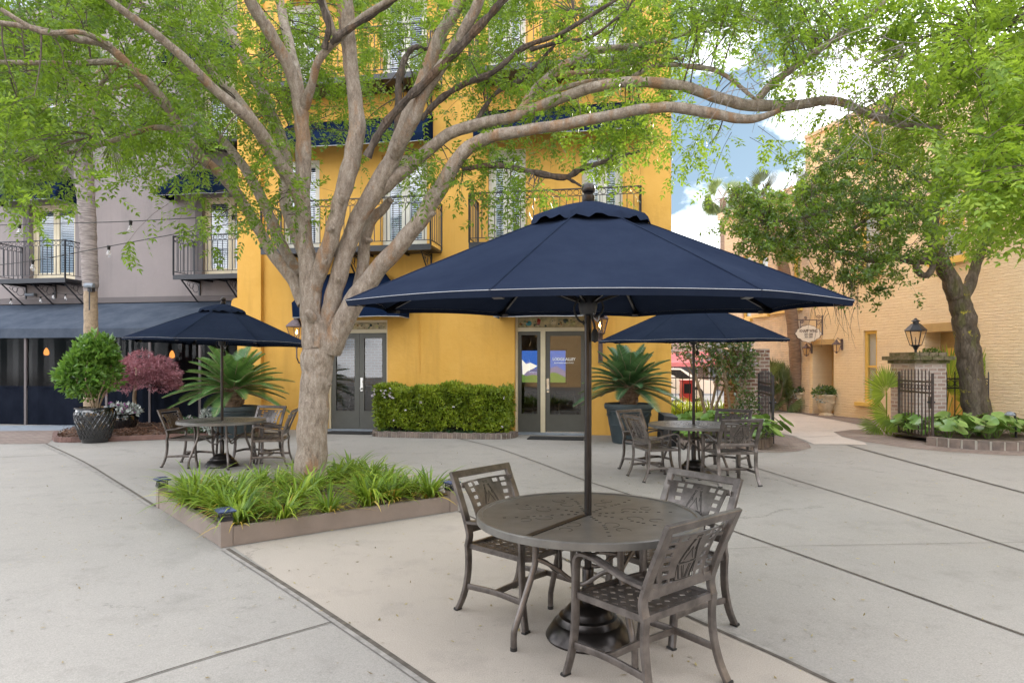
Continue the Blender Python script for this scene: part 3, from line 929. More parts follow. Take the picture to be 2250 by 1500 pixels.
mb.box(-.15, ulim + .15, -.22, .2, HY - .2, HY + .25)
obj('cornice', mb, MT['yellow'], YEL)
for w in (w1, w2, w3, w4):
    louvre_door(YEL, *w, 0.08, MT['doorcream'])
for w in up3:
    louvre_door(YEL, *w, 0.08, MT['doorcream'])
uL0, uL1 = FY.u(574, -.9), FY.u(946, -.9)
uR0, uR1 = FY.u(1031, -.9), FY.u(1408, -.9)
for zf in (zf2, zf3):
    balcony(YEL, uL0, uL1, zf, 0.9)
    balcony(YEL, uR0, uR1, zf, 0.9)
zaw_t, zaw_b = FY.z(1200, 236), FY.z(1200, 292, -.8)
for dz in (0, 3.85):
    awning(YEL, FY.u(640), FY.u(952), zaw_t + dz, zaw_b + dz, 0.8, MT['navy'], seed=1)
    awning(YEL, FY.u(1056), FY.u(1416), zaw_t + dz, zaw_b + dz, 0.8, MT['navy'], seed=2)
awning(YEL, FY.u(655, -.45), FY.u(886, -.45), FY.z(770, 600), FY.z(800, 695, -.75), 0.75, MT['navy'], hip=0.62, val=0.34, bow=.12, seed=3)
awning(YEL, FY.u(1090, -.45), FY.u(1328, -.45), FY.z(1210, 604), FY.z(1210, 694, -.75), 0.75, MT['navy'], hip=0.62, val=0.34, bow=.12, seed=4)
# ground floor doors
def glazed_leaf(root, a, b, c, d, v, wst, bot, handle=None):
    m = MB()
    m.box(a, a + wst, v, v + .05, c, d)
    m.box(b - wst, b, v, v + .05, c, d)
    m.box(a + wst, b - wst, v, v + .05, d - wst * 1.05, d)
    m.box(a + wst, b - wst, v, v + .05, c, c + bot)
    m.box(a + wst - .002, b - wst + .002, v - .006, v + .012, c + bot, c + bot + .02)
    o = obj('door', m, MT['doorgrey'], root)
    g = MB()
    g.quad((a + wst, v + .03, c + bot), (b - wst, v + .03, c + bot), (b - wst, v + .03, d - wst), (a + wst, v + .03, d - wst))
    obj('glass', g, MT['glass'], o)
    if handle:
        h = MB()
        x = handle
        h.box(x - .03, x + .03, v - .012, v, c + .92, c + 1.24)
        h.tube([(x, v - .012, c + .98), (x, v - .055, c + .98)], .018, 10)
        h.lathe([(.0, 0), (.03, 0), (.034, .02), (.02, .04), (0, .042)], 12, (x, v - .07, c + .96))
        h.tube([(x, v - .012, c + 1.15), (x, v - .03, c + 1.15)], .024, 12)
        obj('handle', h, MT['stainless'], o)
    return o
def interior(root, a, b, d, wallmat):
    r0 = MB()
    v0, v1 = .24, 3.6
    a2, b2, z1 = a - 1.2, b + 1.2, d + .3
    r0.quad((a2, v1, 0), (b2, v1, 0), (b2, v1, z1), (a2, v1, z1))
    r0.quad((a2, v0, 0), (a2, v1, 0), (a2, v1, z1), (a2, v0, z1))
    r0.quad((b2, v0, 0), (b2, v0, z1), (b2, v1, z1), (b2, v1, 0))
    r0.quad((a2, v0, z1), (b2, v0, z1), (b2, v1, z1), (a2, v1, z1))
    o = obj('interior_wall', r0, wallmat, root)
    f = MB()
    f.quad((a2, v0, .02), (b2, v0, .02), (b2, v1, .02), (a2, v1, .02))
    f.box(a2 + .01, b2 - .01, v1 - .04, v1 - .01, .02, .95)
    obj('interior_floor', f, MT['roomfloor'], root)
def stained(root, a, b, c, d, v, seed):
    """transom of set stones and coloured glass pieces"""
    rr = random.Random(seed)
    t = MB()
    t.box(a, b, v, v + .02, c, d)
    o = obj('transom', t, mat('transom pebble glass', (0.42, 0.33, 0.17), 0.35, var=0.5, scale=9, col2=(0.22, 0.20, 0.11), bump=.5), root)
    W_, H_ = b - a, d - c
    cols = [(.03, .22, .25), (.30, .035, .02), (.55, .46, .30), (.05, .07, .06), (.45, .42, .2), (.30, .15, .06), (.16, .19, .10)]
    spots = [(.16, .4, .30, 0), (.31, .5, .42, 1), (.52, .5, .40, 2), (.71, .62, .30, 3), (.82, .4, .26, 4)]
    spots += [(rr.random() * .96 + .02, rr.random() * .8 + .1, .10 + .1 * rr.random(), rr.randrange(2, 7)) for _ in range(34)]
    for k, (fx, fz, fr, ci) in enumerate(spots):
        p = MB()
        n = 12 if k in (0, 4) else 5 + rr.randrange(4)
        ph = rr.random() * 6
        rad = fr * H_
        sx = 0.55 if ci == 1 else 1.0
        pts = []
        for i in range(n):
            q = rad * (1 if k in (0, 4) else .6 + .5 * rr.random())
            pts.append((a + W_ * fx + sx * q * math.cos(ph + 2 * math.pi * i / n), c + H_ * (.06 + .88 * fz) + q * (.85 if ci != 1 else 1.0) * math.sin(ph + 2 * math.pi * i / n)))
        pts = [(min(max(x, a + .01), b - .01), min(max(z, c + .01), d - .01)) for x, z in pts]
        cx_, cz_ = sum(p_[0] for p_ in pts) / n, sum(p_[1] for p_ in pts) / n
        p.add([(x, v - .004, z) for x, z in pts] + [(cx_, v - .016, cz_)], [(i, (i + 1) % n, n) for i in range(n)])
        key = 'pebble%d' % ci
        if key not in MT:
            MT[key] = mat('set glass ' + str(ci), cols[ci], 0.2, var=0.3, scale=20)
        if k < 12:
            obj('glass_piece', p, MT[key], o)
        else:
            t2.setdefault(ci, MB()).add(p.v, p.f)
t2 = {}
ztr = FY.z(785, 735)
for (a, b, c, d), kind in ((d1, 0), (d2, 1)):
    v = 0.10
    fr = MB()
    frame_bars(fr, a, b, 0.02, d, v, 0.055, 0.10, False)
    zt0 = FY.z(1210, 727) if kind else FY.z(785, 731)
    fr.box(a + .055, b - .055, v, v + .1, zt0, zt0 + .085)
    zb = FY.z(1210, 949) if kind else FY.z(785, 946)
    if kind:
        fr.box(FY.u(1186.5), FY.u(1197), v, v + .1, 0.02, zt0)
    fo = obj('door_frame', fr, MT['cream'], YEL)
    t2.clear()
    stained(YEL, a + .06, b - .06, zt0 + .09, d - .06, v + .04, 3 + kind)
    for ci, m_ in t2.items():
        obj('pebble_inlay', m_, MT['pebble%d' % ci], fo)
    zt = zt0 - .004
    if kind:
        l1 = glazed_leaf(YEL, a + .06, FY.u(1186), .03, zt, v + .03, .075, .40)
        l2 = glazed_leaf(YEL, FY.u(1197.5), b - .06, .03, zt, v + .03, .10, .40, FY.u(1202.5))
        sl = MB()
        sl.box(FY.u(1197.5), b - .06, v - .02, v + .02, .025, .055)
        obj('kick_plate', sl, MT['stainless'], YEL)
    else:
        m = FY.u(785)
        glazed_leaf(YEL, a + .06, m - .003, .03, zt, v + .03, .12, .42)
        glazed_leaf(YEL, m + .003, b - .06, .03, zt, v + .03, .12, .42, m + .06)
    interior(YEL, a, b, d, MT['brickback'] if not kind else MT['room'])
    s = MB()
    s.box(a - .05, b + .05, -.18, v + .1, 0.0, .03)
    obj('door_sill', s, MT['bluesill'], YEL)
# lettering on the right-hand door glass
lx = FY.u(1238)
zt1 = FY.z(1238, 789)
text_mesh('lettering', 'LODGE ALLEY', 0.090, MT['whiteletter'], YEL, (lx, .122, zt1), (R(90), 0, 0), sx=.92, bold=.03)
text_mesh('lettering', 'BLUEGREEN VACATIONS', 0.040, MT['whiteletter'], YEL, (lx, .122, zt1 - .085), (R(90), 0, 0), sx=1.0, bold=.02)
# screen on the back wall of the right-hand room
sc0 = FY.w(FY.u(1147, 3.4), 3.5, 0)
scr = thing('television', 'wide blue lit screen on the back wall behind the right glazed door', 'television', FY.w(FY.u(1192, 3.4), 3.5, 1.2), FY.ang)
Yb = FY.Y(1192, 3.4)
sa, sb = -Yb * 47 / FPX, Yb * 50 / FPX
z0s, z1s = FY.z(1192, 840, 3.4) - 1.2, FY.z(1192, 770, 3.4) - 1.2
b_ = MB(); b_.box(sa - .04, sb + .04, 0, .06, z0s - .04, z1s + .04)
obj('casing', b_, MT['blackplastic'], scr)
def scr_poly(nm, pts, col, st, y):
    q = MB(); q.add([(sa + (sb - sa) * x, y, z0s + (z1s - z0s) * z) for x, z in pts], [tuple(range(len(pts)))])
    obj(nm, q, emit_mat(nm, col, st), scr)
scr_poly('screen_sky', [(0, 0), (1, 0), (1, 1), (0, 1)], (.04, .13, .50), .55, -.004)
scr_poly('screen_hills', [(0, 0), (1, 0), (1, .35), (.8, .52), (.62, .44), (.45, .55), (.3, .42), (.15, .5), (0, .4)], (.2, .19, .36), .45, -.006)
scr_poly('screen_snow', [(.02, .2), (.12, .34), (.30, .46), (.36, .52), (.2, .62), (.1, .58), (.0, .72)], (.8, .8, .74), .6, -.008)
scr_poly('screen_meadow', [(0, 0), (1, 0), (1, .16), (.8, .30), (.7, .32), (.5, .2), (.25, .24), (.1, .2), (0, .26)], (.12, .22, .05), .5, -.010)

# ------------------------------------------------------------------ grey building
FG = Frame((-6.73, 18.64), (1, -0.17))
GRY = thing('grey_building', 'mauve grey stucco building with a long slate awning over a patio', 'building', FG.w(0, 0, 0), FG.ang)
zg2 = FG.z(450, 603, -.9)
GB = [(FG.u(66), FG.u(165)), (FG.u(445), FG.u(560))]
zgt = FG.z(480, 432)
ops = [(a, b, zg2, zgt) for a, b in GB]
ops3 = [(a, b, zg2 + 3.7, zgt + 3.7) for a, b in GB]
mb = MB()
wall_grid(mb, -16, .6, 0, 12.4, ops + ops3, 0, .25)
mass(mb, -16, .6, 0, 9, 12.4)
obj('wall', mb, MT['grey'], GRY)
for (a, b) in GB:
    mb = MB(); mb.box(a - .22, a - .003, -.02, .03, zg2, zgt)
    obj('window_surround', mb, MT['greydark'], GRY)
for o_ in ops + ops3:
    louvre_door(GRY, *o_, .1, MT['cream'])
bl = [(FG.u(-12, -.9), FG.u(143, -.9)), (FG.u(381, -.9), FG.u(600, -.9))]
for dz in (0, 3.7):
    for a, b in bl:
        balcony(GRY, a, b, zg2 + dz, .9)
    awning(GRY, FG.u(20), FG.u(172), FG.z(100, 392) + dz, FG.z(100, 437, -.8) + dz, .8, MT['navy'], hip=.25, seed=5)
    awning(GRY, FG.u(384), FG.u(600), FG.z(460, 375) + dz, FG.z(460, 424, -.8) + dz, .8, MT['navy'], hip=.35, seed=6)
# patio awning with drop curtains
zt_, zv, zb_ = FG.z(350, 664), FG.z(350, 719, -2.2), FG.z(350, 740, -2.2)
awning(GRY, -15.5, -.02, zt_, zb_, 2.2, MT['awngrey'], val=zv - zb_, bow=.03, name='patio_awning', pipe=False, seed=7)
mb = MB(); mb.box(-15.8, -.03, -.10, 0, zt_ + .0, zt_ + .16)
obj('awning_headrail', mb, MT['greydark'], GRY)
v_ = -2.12
cur = MB(); vin = MB()
zc0, zc1 = FG.z(200, 851, v_), zb_ + .12
edges = [FG.u(p, v_) for p in (-330, -130, 57, 235, 330, 440, 540)]
for i in range(len(edges) - 1):
    a, b = edges[i] + .03, edges[i + 1] - .03
    n = 14
    for lo, hi, tgt, amp in ((0.01, zc0, cur, .018), (zc0, zc1, vin, .012)):
        for k in range(n):
            xa, xb = a + (b - a) * k / n, a + (b - a) * (k + 1) / n
            ya = v_ + amp * math.sin(k * 1.7 + i); yb = v_ + amp * math.sin((k + 1) * 1.7 + i)
            tgt.quad((xa, ya, lo), (xb, yb, lo), (xb, yb, hi), (xa, ya, hi))
    pst = MB(); pst.box(edges[i] - .03, edges[i] + .03, v_ - .03, v_ + .03, 0, zb_ + .1); obj('awning_post', pst, MT['greydark'], GRY)
    cur.box(a, b, v_ - .012, v_ + .012, zc0 - .02, zc0 + .03)
obj('curtain', cur, MT['blackcloth'], GRY)
obj('clear_curtain', vin, MT['vinyl'], GRY)
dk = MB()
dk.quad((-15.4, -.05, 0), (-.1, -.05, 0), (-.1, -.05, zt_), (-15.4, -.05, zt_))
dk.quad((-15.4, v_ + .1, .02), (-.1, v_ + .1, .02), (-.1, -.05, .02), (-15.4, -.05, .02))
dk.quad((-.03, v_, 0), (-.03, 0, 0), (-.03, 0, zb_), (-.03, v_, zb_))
obj('patio_dark_sheet', dk, MT['darkroom'], GRY)  # dark sheets before the wall, patio shade put into their colour
for px, py in ((102, 772), (378, 778), (250, 762)):
    p = FG.w(FG.u(px, -1.1), -1.1, FG.z(px, py, -1.1))
    t = thing('pendant_lamp', 'small orange glowing pendant lamp behind the clear patio curtain', 'pendant lamp', p, 0, 'pendant lamps in the patio')
    m = MB(); m.lathe([(.02, .1), (.06, .02), (.07, -.06), (.05, -.1), (0, -.11)], 12)
    obj('lamp_shade', m, MT['pendant'], t, True)
    m = MB(); m.tube([(0, 0, .1), (0, 0, zb_ - p.z + .3)], .006, 5)
    obj('cord', m, MT['iron'], t)
# strip light and bulbs low on the grey wall
p = FG.w(FG.u(74), -.12, FG.z(74, 648))
t = thing('wall_light', 'short grey tubular strip light on the grey wall above the patio awning', 'wall light', p, FG.ang)
m = MB(); m.tube([(-.16, 0, 0), (.16, 0, 0)], .045, 10); obj('lamp_tube', m, MT['bluesill'], t, True)
m = MB(); m.bar((0, 0, 0), (0, .12, 0), .05); obj('bracket', m, MT['greydark'], t)

# ------------------------------------------------------------------ peach brick building on the right
FB = Frame((10.04, 20.5), (0.293, -1.0))
BRK = thing('brick_building', 'peach painted brick building with yellow windows along the garden path', 'building', FB.O, FB.ang)
uC = FB.u(1772)
HB = 9.0
dE = (FB.u(1786), FB.u(1832), 0, FB.z(1810, 757), .75)
wA = (FB.u(1897), FB.u(1927), FB.z(1912, 884), FB.z(1912, 726), .16)
dB = (FB.u(2032), FB.u(2135), 0, FB.z(2070, 728), .55)
wU = (FB.u(1890), FB.u(1935), FB.z(1912, 598), FB.z(1912, 460), .16)
wU2 = (FB.u(2060), FB.u(2120), FB.z(2090, 570), FB.z(2090, 400), .16)
wU3 = (FB.u(1906), FB.u(1940), FB.z(1920, 345), FB.z(1920, 262), .16)
mb = MB()
wall_grid(mb, uC, 26, 0, HB, [dE, wA, dB, wU, wU2, wU3], 0, .16)
mass(mb, uC, 26, 0, 12, HB)
obj('wall', mb, MT['brickpaint'], BRK)
mb = MB(); mb.box(uC - .02, uC + .14, -.03, .2, 0, HB + .05)
obj('corner_strip', mb, MT['brickpale'], BRK)
mb = MB(); mb.box(uC - .04, 26, -.06, .3, HB, HB + .12)
obj('cornice', mb, MT['brickpale'], BRK)
def sash(root, o, sill=True):
    a, b, c, d, dp = o
    f = MB(); frame_bars(f, a + .005, b - .005, c, d - .003, dp - .1, .09, .08)
    zm = (c + d) / 2
    f.box(a + .095, b - .095, dp - .09, dp - .04, zm - .03, zm + .03)
    w_ = obj('window', f, MT['ylwpaint'], root)
    g = MB(); g.quad((a + .09, dp - .06, c + .09), (b - .09, dp - .06, c + .09), (b - .09, dp - .06, d - .09), (a + .09, dp - .06, d - .09))
    obj('pane', g, MT['winglass'], w_)
    k = MB(); k.quad((a, dp + .004, c), (b, dp + .004, c), (b, dp + .004, d), (a, dp + .004, d))
    obj('blind', k, MT['white'], w_)
    if sill:
        s = MB(); s.box(a - .22, b + .10, -.12, dp - .1, c - .11, c - .003)
        obj('sill', s, MT['ylwpaint'], w_)
for o_ in (wA, wU, wU2, wU3):
    sash(BRK, o_)
# plain recess of the entry and the yellow door further along
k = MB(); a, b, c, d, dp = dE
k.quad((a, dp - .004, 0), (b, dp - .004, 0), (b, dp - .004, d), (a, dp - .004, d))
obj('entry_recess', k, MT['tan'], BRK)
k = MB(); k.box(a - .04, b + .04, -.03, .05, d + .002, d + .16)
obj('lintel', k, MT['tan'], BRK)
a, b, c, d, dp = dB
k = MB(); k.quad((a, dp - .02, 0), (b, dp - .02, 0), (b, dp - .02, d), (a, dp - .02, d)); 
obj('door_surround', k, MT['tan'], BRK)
f = MB(); frame_bars(f, a + .25, b - .1, 0, d - .42, dp - .12, .16, .09, False)
f.box(a + .41, b - .26, dp - .09, dp - .03, 0, d - .58)
for zz in (.3, 1.15, 1.95):
    frame_bars(f, a + .5, b - .36, zz, min(zz + .7, d - .64), dp - .105, .03, .012)
obj('door', f, MT['ylwpaint'], BRK)
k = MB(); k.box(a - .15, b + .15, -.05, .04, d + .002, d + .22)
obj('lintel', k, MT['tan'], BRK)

# lower wing beyond it
WNG = thing('brick_building', 'paler brick wing beyond the leaning palm, lower than the peach building', 'building', FB.w(uC, .05, 0), FB.ang)
FWv = .05
L0 = FB.u(1592, .05) - uC
HW = FB.z(1600, 480, .05)
def uw(px): return FB.u(px, .05) - uC
wop = []
for px0, px1, py0, py1 in ((1632, 1650, 700, 560), (1666, 1688, 690, 560), (1706, 1728, 682, 560), (1742, 1760, 676, 560)):
    c0 = (px0 + px1) / 2
    wop.append((uw(px0), uw(px1), FB.z(c0, py0, .05), FB.z(c0, py1, .05), .16))
mb = MB()
wall_grid(mb, L0, -.02, 0, HW, wop, 0, .16)
mass(mb, L0, -.02, 0, 9, HW)
obj('wall', mb, MT['brickpale'], WNG)
mb = MB(); mb.box(L0 - .2, -.03, -.2, .2, HW, HW + .25); obj('cornice', mb, MT['brickpale'], WNG)
for o_ in wop:
    sash(WNG, o_)
# building across the courtyard, behind the camera (seen in the door glass)
OPP = thing('brick_building', 'warm red brick building facing the courtyard, mirrored in the glazed doors', 'building', (0, -15, 0), R(180))
ow = [(x, x + 1.2, z, z + 1.9) for x in (-14, -9.5, -5, -.6, 3.8, 8.2, 12.6) for z in (1.0, 4.4)]
mb = MB(); wall_grid(mb, -20, 20, 0, 7.2, ow, 0, .2); mass(mb, -20, 20, 0, 8, 7.2)
obj('wall', mb, MT['brickback'], OPP)
for o_ in ow:
    m = MB(); frame_bars(m, *o_, .08, .07, .06); w_ = obj('window', m, MT['white'], OPP)
    m = MB(); m.quad((o_[0], .15, o_[2]), (o_[1], .15, o_[2]), (o_[1], .15, o_[3]), (o_[0], .15, o_[3])); obj('pane', m, MT['darkroom'], w_)
# ------------------------------------------------------------------ patio furniture
def add_pattern(o, mb, mt):
    """adds a surface pattern (cut lines, piercings) to a part's own mesh with a second material"""
    me = o.data
    pm = mb.mesh('pattern', mt)
    bm = bmesh.new(); bm.from_mesh(me)
    n0 = len(bm.faces)
    bm.from_mesh(pm)
    bm.faces.ensure_lookup_table()
    for f in bm.faces[n0:]:
        f.material_index = 1
    bm.to_mesh(me); bm.free()
    me.materials.append(mt)
    bpy.data.meshes.remove(pm)
def make_chair():
    root = thing('patio_chair', 'x', 'chair')
    for s in (-1, 1):
        x = s * .265
        up = spline([(x, -.235, .43), (x, -.222, .50), (x, -.245, .58), (x, -.285, .68), (x * 1.0, -.330, .78), (x, -.372, .875)], 4)
        leg = spline([(x * 1.06, -.315, 0.0), (x * 1.03, -.268, .10), (x, -.240, .22), (x, -.230, .34), (x, -.238, .44)], 4)
        fl = spline([(x * 1.08, .268, 0.0), (x * 1.03, .238, .12), (x, .222, .26), (x, .218, .42), (x, .214, .56)], 4)
        m = MB(); m.sweep(leg, .046, .024); obj('leg', m, MT['bronze'], root, True)
        m = MB(); m.sweep(fl, .046, .022); obj('leg', m, MT['bronze'], root, True)
        arm = spline([(x, .214, .555), (x, .205, .612), (x, .172, .640), (x, .10, .640), (x, 0, .618), (x, -.10, .594), (x, -.20, .582), (x, -.246, .580)], 4)
        m = MB(); m.sweep(arm, .050, .020); obj('armrest', m, MT['bronze'], root, True)
        if s == -1:
            bk = MB()
        bk.sweep(up, .050, .026)
        for fy, fz in ((-.268, .0),):
            pass
    bk.sweep([(-.289, -.369, .868), (.289, -.369, .868)], .046, .024, side=(0, -.42, .9))
    bk.sweep([(-.255, -.231, .535), (.255, -.231, .535)], .02, .045, side=(0, 1, 0))
    obj('back_frame', bk, MT['bronze'], root, True)
    # back panel: plate with square holes down both sides, bowed a little to the rear
    def bpt(a, t):   # a across -1..1, t up 0..1
        z = .555 + .262 * t
        y = -.238 - .012 * t - .082 * t * t - .030 * (1 - a * a) * (.3 + .7 * t)
        w = .178 + .05 * t
        return (a * w, y, z)
    NA, NT = 27, 23
    # columns/rows where the plate is pierced
    hole_c = [(2, 5), (NA - 6, NA - 3)]
    hole_c2 = [(6, 9), (NA - 10, NA - 7)]
    rows_ = [(1, 3), (5, 7), (9, 11), (13, 15), (17, 19), (20, 22)]
    def pierced(i, j):
        for (a, b) in hole_c:
            if a <= i < b:
                for (c, d) in rows_:
                    if c <= j < d:
                        return True
        for (a, b) in hole_c2:
            if a <= i < b and (1 <= j < 3 or 20 <= j < 22):
                return True
        return False
    m = MB()
    th = (0, .007, .002)
    V = [[bpt(2 * i / NA - 1, j / NT) for i in range(NA + 1)] for j in range(NT + 1)]
    vs = [p for r_ in V for p in r_] + [(p[0], p[1] + th[1], p[2] + th[2]) for r_ in V for p in r_]
    o2 = (NA + 1) * (NT + 1)
    idx = lambda i, j: j * (NA + 1) + i
    fs = []
    solid = lambda i, j: 0 <= i < NA and 0 <= j < NT and not pierced(i, j)
    for j in range(NT):
        for i in range(NA):
            if not solid(i, j):
                continue
            q = (idx(i, j), idx(i + 1, j), idx(i + 1, j + 1), idx(i, j + 1))
            fs.append(q); fs.append(tuple(o2 + k for k in reversed(q)))
            for (di, dj, e) in ((-1, 0, (q[3], q[0])), (1, 0, (q[1], q[2])), (0, -1, (q[0], q[1])), (0, 1, (q[2], q[3]))):
                if not solid(i + di, j + dj):
                    fs.append((e[1], e[0], o2 + e[0], o2 + e[1]))
    m.add(vs, fs)
    for a in (-.96, .96):     # ears that tie the plate to the uprights
        for t in (.93, .03):
            p = Vector(bpt(a, t)); q = Vector((.25 * (1 if a > 0 else -1), p.y + .012, p.z + .006))
            m.bar(p, q, .032, .008, up=(0, 1, 0))
    pl = obj('back_panel', m, MT['bronze'], root)
    # engraved line motif
    e = MB()
    def groove(a0, t0, a1, t1, w=.0034):
        for off in (-.0012, .0082):
            n = 5
            for k in range(n):
                p = Vector(bpt(a0 + (a1 - a0) * k / n, t0 + (t1 - t0) * k / n)); q = Vector(bpt(a0 + (a1 - a0) * (k + 1) / n, t0 + (t1 - t0) * (k + 1) / n))
                p.y += off; q.y += off
                e.bar(p, q, w, .0012, up=(0, 1, 0.2))
    for s in (-1, 1):
        groove(s * .05, .86, s * .30, .40); groove(s * .09, .86, s * .34, .40); groove(s * .12, .86, s * .13, .62)
        groove(s * .05, .58, s * .17, .44); groove(s * .05, .58, 0, .70)
        groove(s * .34, .36, s * .24, .08); groove(s * .30, .36, s * .21, .08)
        groove(s * .20, .34, s * .07, .08); groove(s * .12, .34, s * .02, .08)
        groove(s * .10, .90, s * .02, .90); groove(s * .12, .40, s * .30, .40)
        groove(s * .36, .38, s * .36, .06)
    groove(-.36, .06, .36, .06); groove(-.10, .93, .10, .93); groove(-.3, .38, .3, .38)
    add_pattern(pl, e, MT['groove'])
    # seat: dished plate with staggered diamond holes
    m = MB()
    x0, x1, y0, y1 = -.245, .245, -.225, .215
    def spt(x, y):
        return (x, y, .432 - .016 * (1 - (x / .245) ** 2) * (1 - ((y + .01) / .23) ** 2) + (.012 * ((y - .12) / .1) * -1 if y > .12 else 0))
    pc = .058
    nx, ny = 8, 7
    cw, ch = (x1 - x0) / nx, (y1 - y0) / ny
    for off_z in (0, -.006):
        for i in range(nx):
            for j in range(ny):
                cx_, cy_ = x0 + (i + .5) * cw, y0 + (j + .5) * ch
                hx, hy = cw * .30, ch * .30
                edge = False
                co = [(cx_ - cw / 2, cy_ - ch / 2), (cx_ + cw / 2, cy_ - ch / 2), (cx_ + cw / 2, cy_ + ch / 2), (cx_ - cw / 2, cy_ + ch / 2)]
                di = [(cx_, cy_ - hy), (cx_ + hx, cy_), (cx_, cy_ + hy), (cx_ - hx, cy_)]
                vs = [(spt(*p)[0], spt(*p)[1], spt(*p)[2] + off_z) for p in co + di]
                m.add(vs, [(0, 1, 5, 4), (1, 2, 6, 5), (2, 3, 7, 6), (3, 0, 4, 7)])
                # second, smaller set of holes at the cell corners is left to the eye: walls of the holes
                if off_z == 0:
                    dn = [(v_[0], v_[1], v_[2] - .006) for v_ in vs[4:]]
                    m.add(vs[4:] + dn, [(0, 1, 5, 4), (1, 2, 6, 5), (2, 3, 7, 6), (3, 0, 4, 7)])
    obj('seat', m, MT['bronze'], root)
    m = MB()
    ring = [(-.258, -.232, .428), (.258, -.232, .428), (.258, .205, .424), (.20, .232, .415), (-.20, .232, .415), (-.258, .205, .424)]
    for k in range(6):
        m.bar(ring[k], ring[(k + 1) % 6], .022, .034)
    obj('seat_frame', m, MT['bronze'], root)
    m = MB()
    for s in (-1, 1):
        m.sweep(spline([(s * .268, .232, .165), (s * .262, 0, .175), (s * .268, -.246, .165)], 4), .016, .034)
    m.sweep(spline([(-.262, 0, .175), (0, 0, .182), (.262, 0, .175)], 4), .016, .034, side=(0, 1, 0))
    obj('stretcher', m, MT['bronze'], root, True)
    for s in (-1, 1):
        for p_, q_ in (((s * .281, -.316, -.001), (s * .28, -.312, .012)), ((s * .286, .269, -.001), (s * .286, .267, .012))):
            m = MB(); m.bar(p_, q_, .05, .03, up=(0, 1, 0)); obj('foot_glide', m, MT['rubber'], root)
    return root
CHAIR = make_chair()
_used = [0]
def chair(x, y, fx, fy, label, group):
    rz = math.atan2(-fx, fy)
    if not _used[0]:
        _used[0] = 1
        CHAIR.location = (x, y, .0); CHAIR.rotation_euler = (0, 0, rz)
        CHAIR['label'] = label; CHAIR['group'] = group
        return CHAIR
    return dup(CHAIR, (x, y, 0), rz, label, group=group)
def make_table():
    root = thing('patio_table', 'x', 'table')
    RT, ZT = .655, .725
    m = MB()
    m.lathe([(.024, ZT - .008), (.20, ZT - .006), (RT - .035, ZT - .006), (RT - .030, ZT), (RT - .006, ZT), (RT, ZT - .006), (RT, ZT - .042), (RT - .02, ZT - .046), (RT - .02, ZT - .02), (.024, ZT - .02)], 96)
    top = obj('tabletop', m, MT['bronzetop'], root, True)
    m = MB()
    for k in range(8):
        a = 2 * math.pi * k / 8 + .15
        for i, r_ in enumerate((.075, .115, .155, .215, .285, .325, .36, .43, .50)):
            wob = .05 * math.sin(r_ * 9 + k)
            c = Vector((r_ * math.cos(a + wob), r_ * math.sin(a + wob), ZT - .0055))
            t = Vector((-math.sin(a), math.cos(a), 0)) if i % 9 else Vector((-math.sin(a), math.cos(a), 0))
            m.bar(c - Vector((.009, 0, 0)), c + Vector((.009, 0, 0)), .008, .002)
        for i, (r_, rr_) in enumerate(((.27, .06), (.40, .05))):
            cc = Vector((r_ * math.cos(a + .2), r_ * math.sin(a + .2), ZT - .0055))
            pts = [cc + Vector((rr_ * (1 - .05 * q) * math.cos(a + q * .42 + i), rr_ * (1 - .05 * q) * math.sin(a + q * .42 + i), 0)) for q in range(12)]
            for q in range(11):
                m.bar(pts[q], pts[q + 1], .0022, .0012)
    add_pattern(top, m, MT['groove'])
    m = MB()
    a = R(234)
    m.bar((.03 * math.cos(a), .03 * math.sin(a), ZT - .004), ((RT - .03) * math.cos(a), (RT - .03) * math.sin(a), ZT - .004), .034, .006)
    obj('seam_strip', m, MT['poledark'], top)
    for k in range(4):
        a = R(24 + 90 * k)
        d = Vector((math.cos(a), math.sin(a), 0))
        pts = spline([d * .345 + Vector((0, 0, .70)), d * .345 + Vector((0, 0, .60)), d * .345 + Vector((0, 0, .50)), d * .355 + Vector((0, 0, .44)), d * .405 + Vector((0, 0, .30)), d * .465 + Vector((0, 0, .14)), d * .478 + Vector((0, 0, .09)), d * .48 + Vector((0, 0, 0))], 5)
        m = MB(); m.tube(pts, .0185, 12); lg = obj('leg', m, MT['bronze'], root, True)
        m = MB(); m.tube([d * .48 + Vector((0, 0, -.001)), d * .48 + Vector((0, 0, .02))], .0195, 12); obj('foot_glide', m, MT['rubber'], lg)
    m = MB()
    for zz in (.50,):
        for k in range(4):
            a0, a1 = R(24 + 90 * k), R(24 + 90 * (k + 1))
            p0, p1 = Vector((.345 * math.cos(a0), .345 * math.sin(a0), zz)), Vector((.345 * math.cos(a1), .345 * math.sin(a1), zz))
            mid = (p0 + p1) / 2
            inn = mid * .72
            m.tube(spline([tuple(p0), tuple(p0 * .55 + inn * .45 + Vector((0, 0, .012))), tuple(inn), tuple(p1 * .55 + inn * .45 + Vector((0, 0, .012))), tuple(p1)], 5), .0125, 8)
    m.tube([Vector((.06 * math.cos(k * math.pi / 12), .06 * math.sin(k * math.pi / 12), .50)) for k in range(24)], .009, 6, False, True)
    for k in range(4):
        a = R(69 + 90 * k); d = Vector((math.cos(a), math.sin(a), 0))
        m.tube([d * .06 + Vector((0, 0, .5)), d * .178 + Vector((0, 0, .5))], .0105, 6)
    obj('leg_ring', m, MT['bronze'], root, True)
    return root
TABLE = make_table()
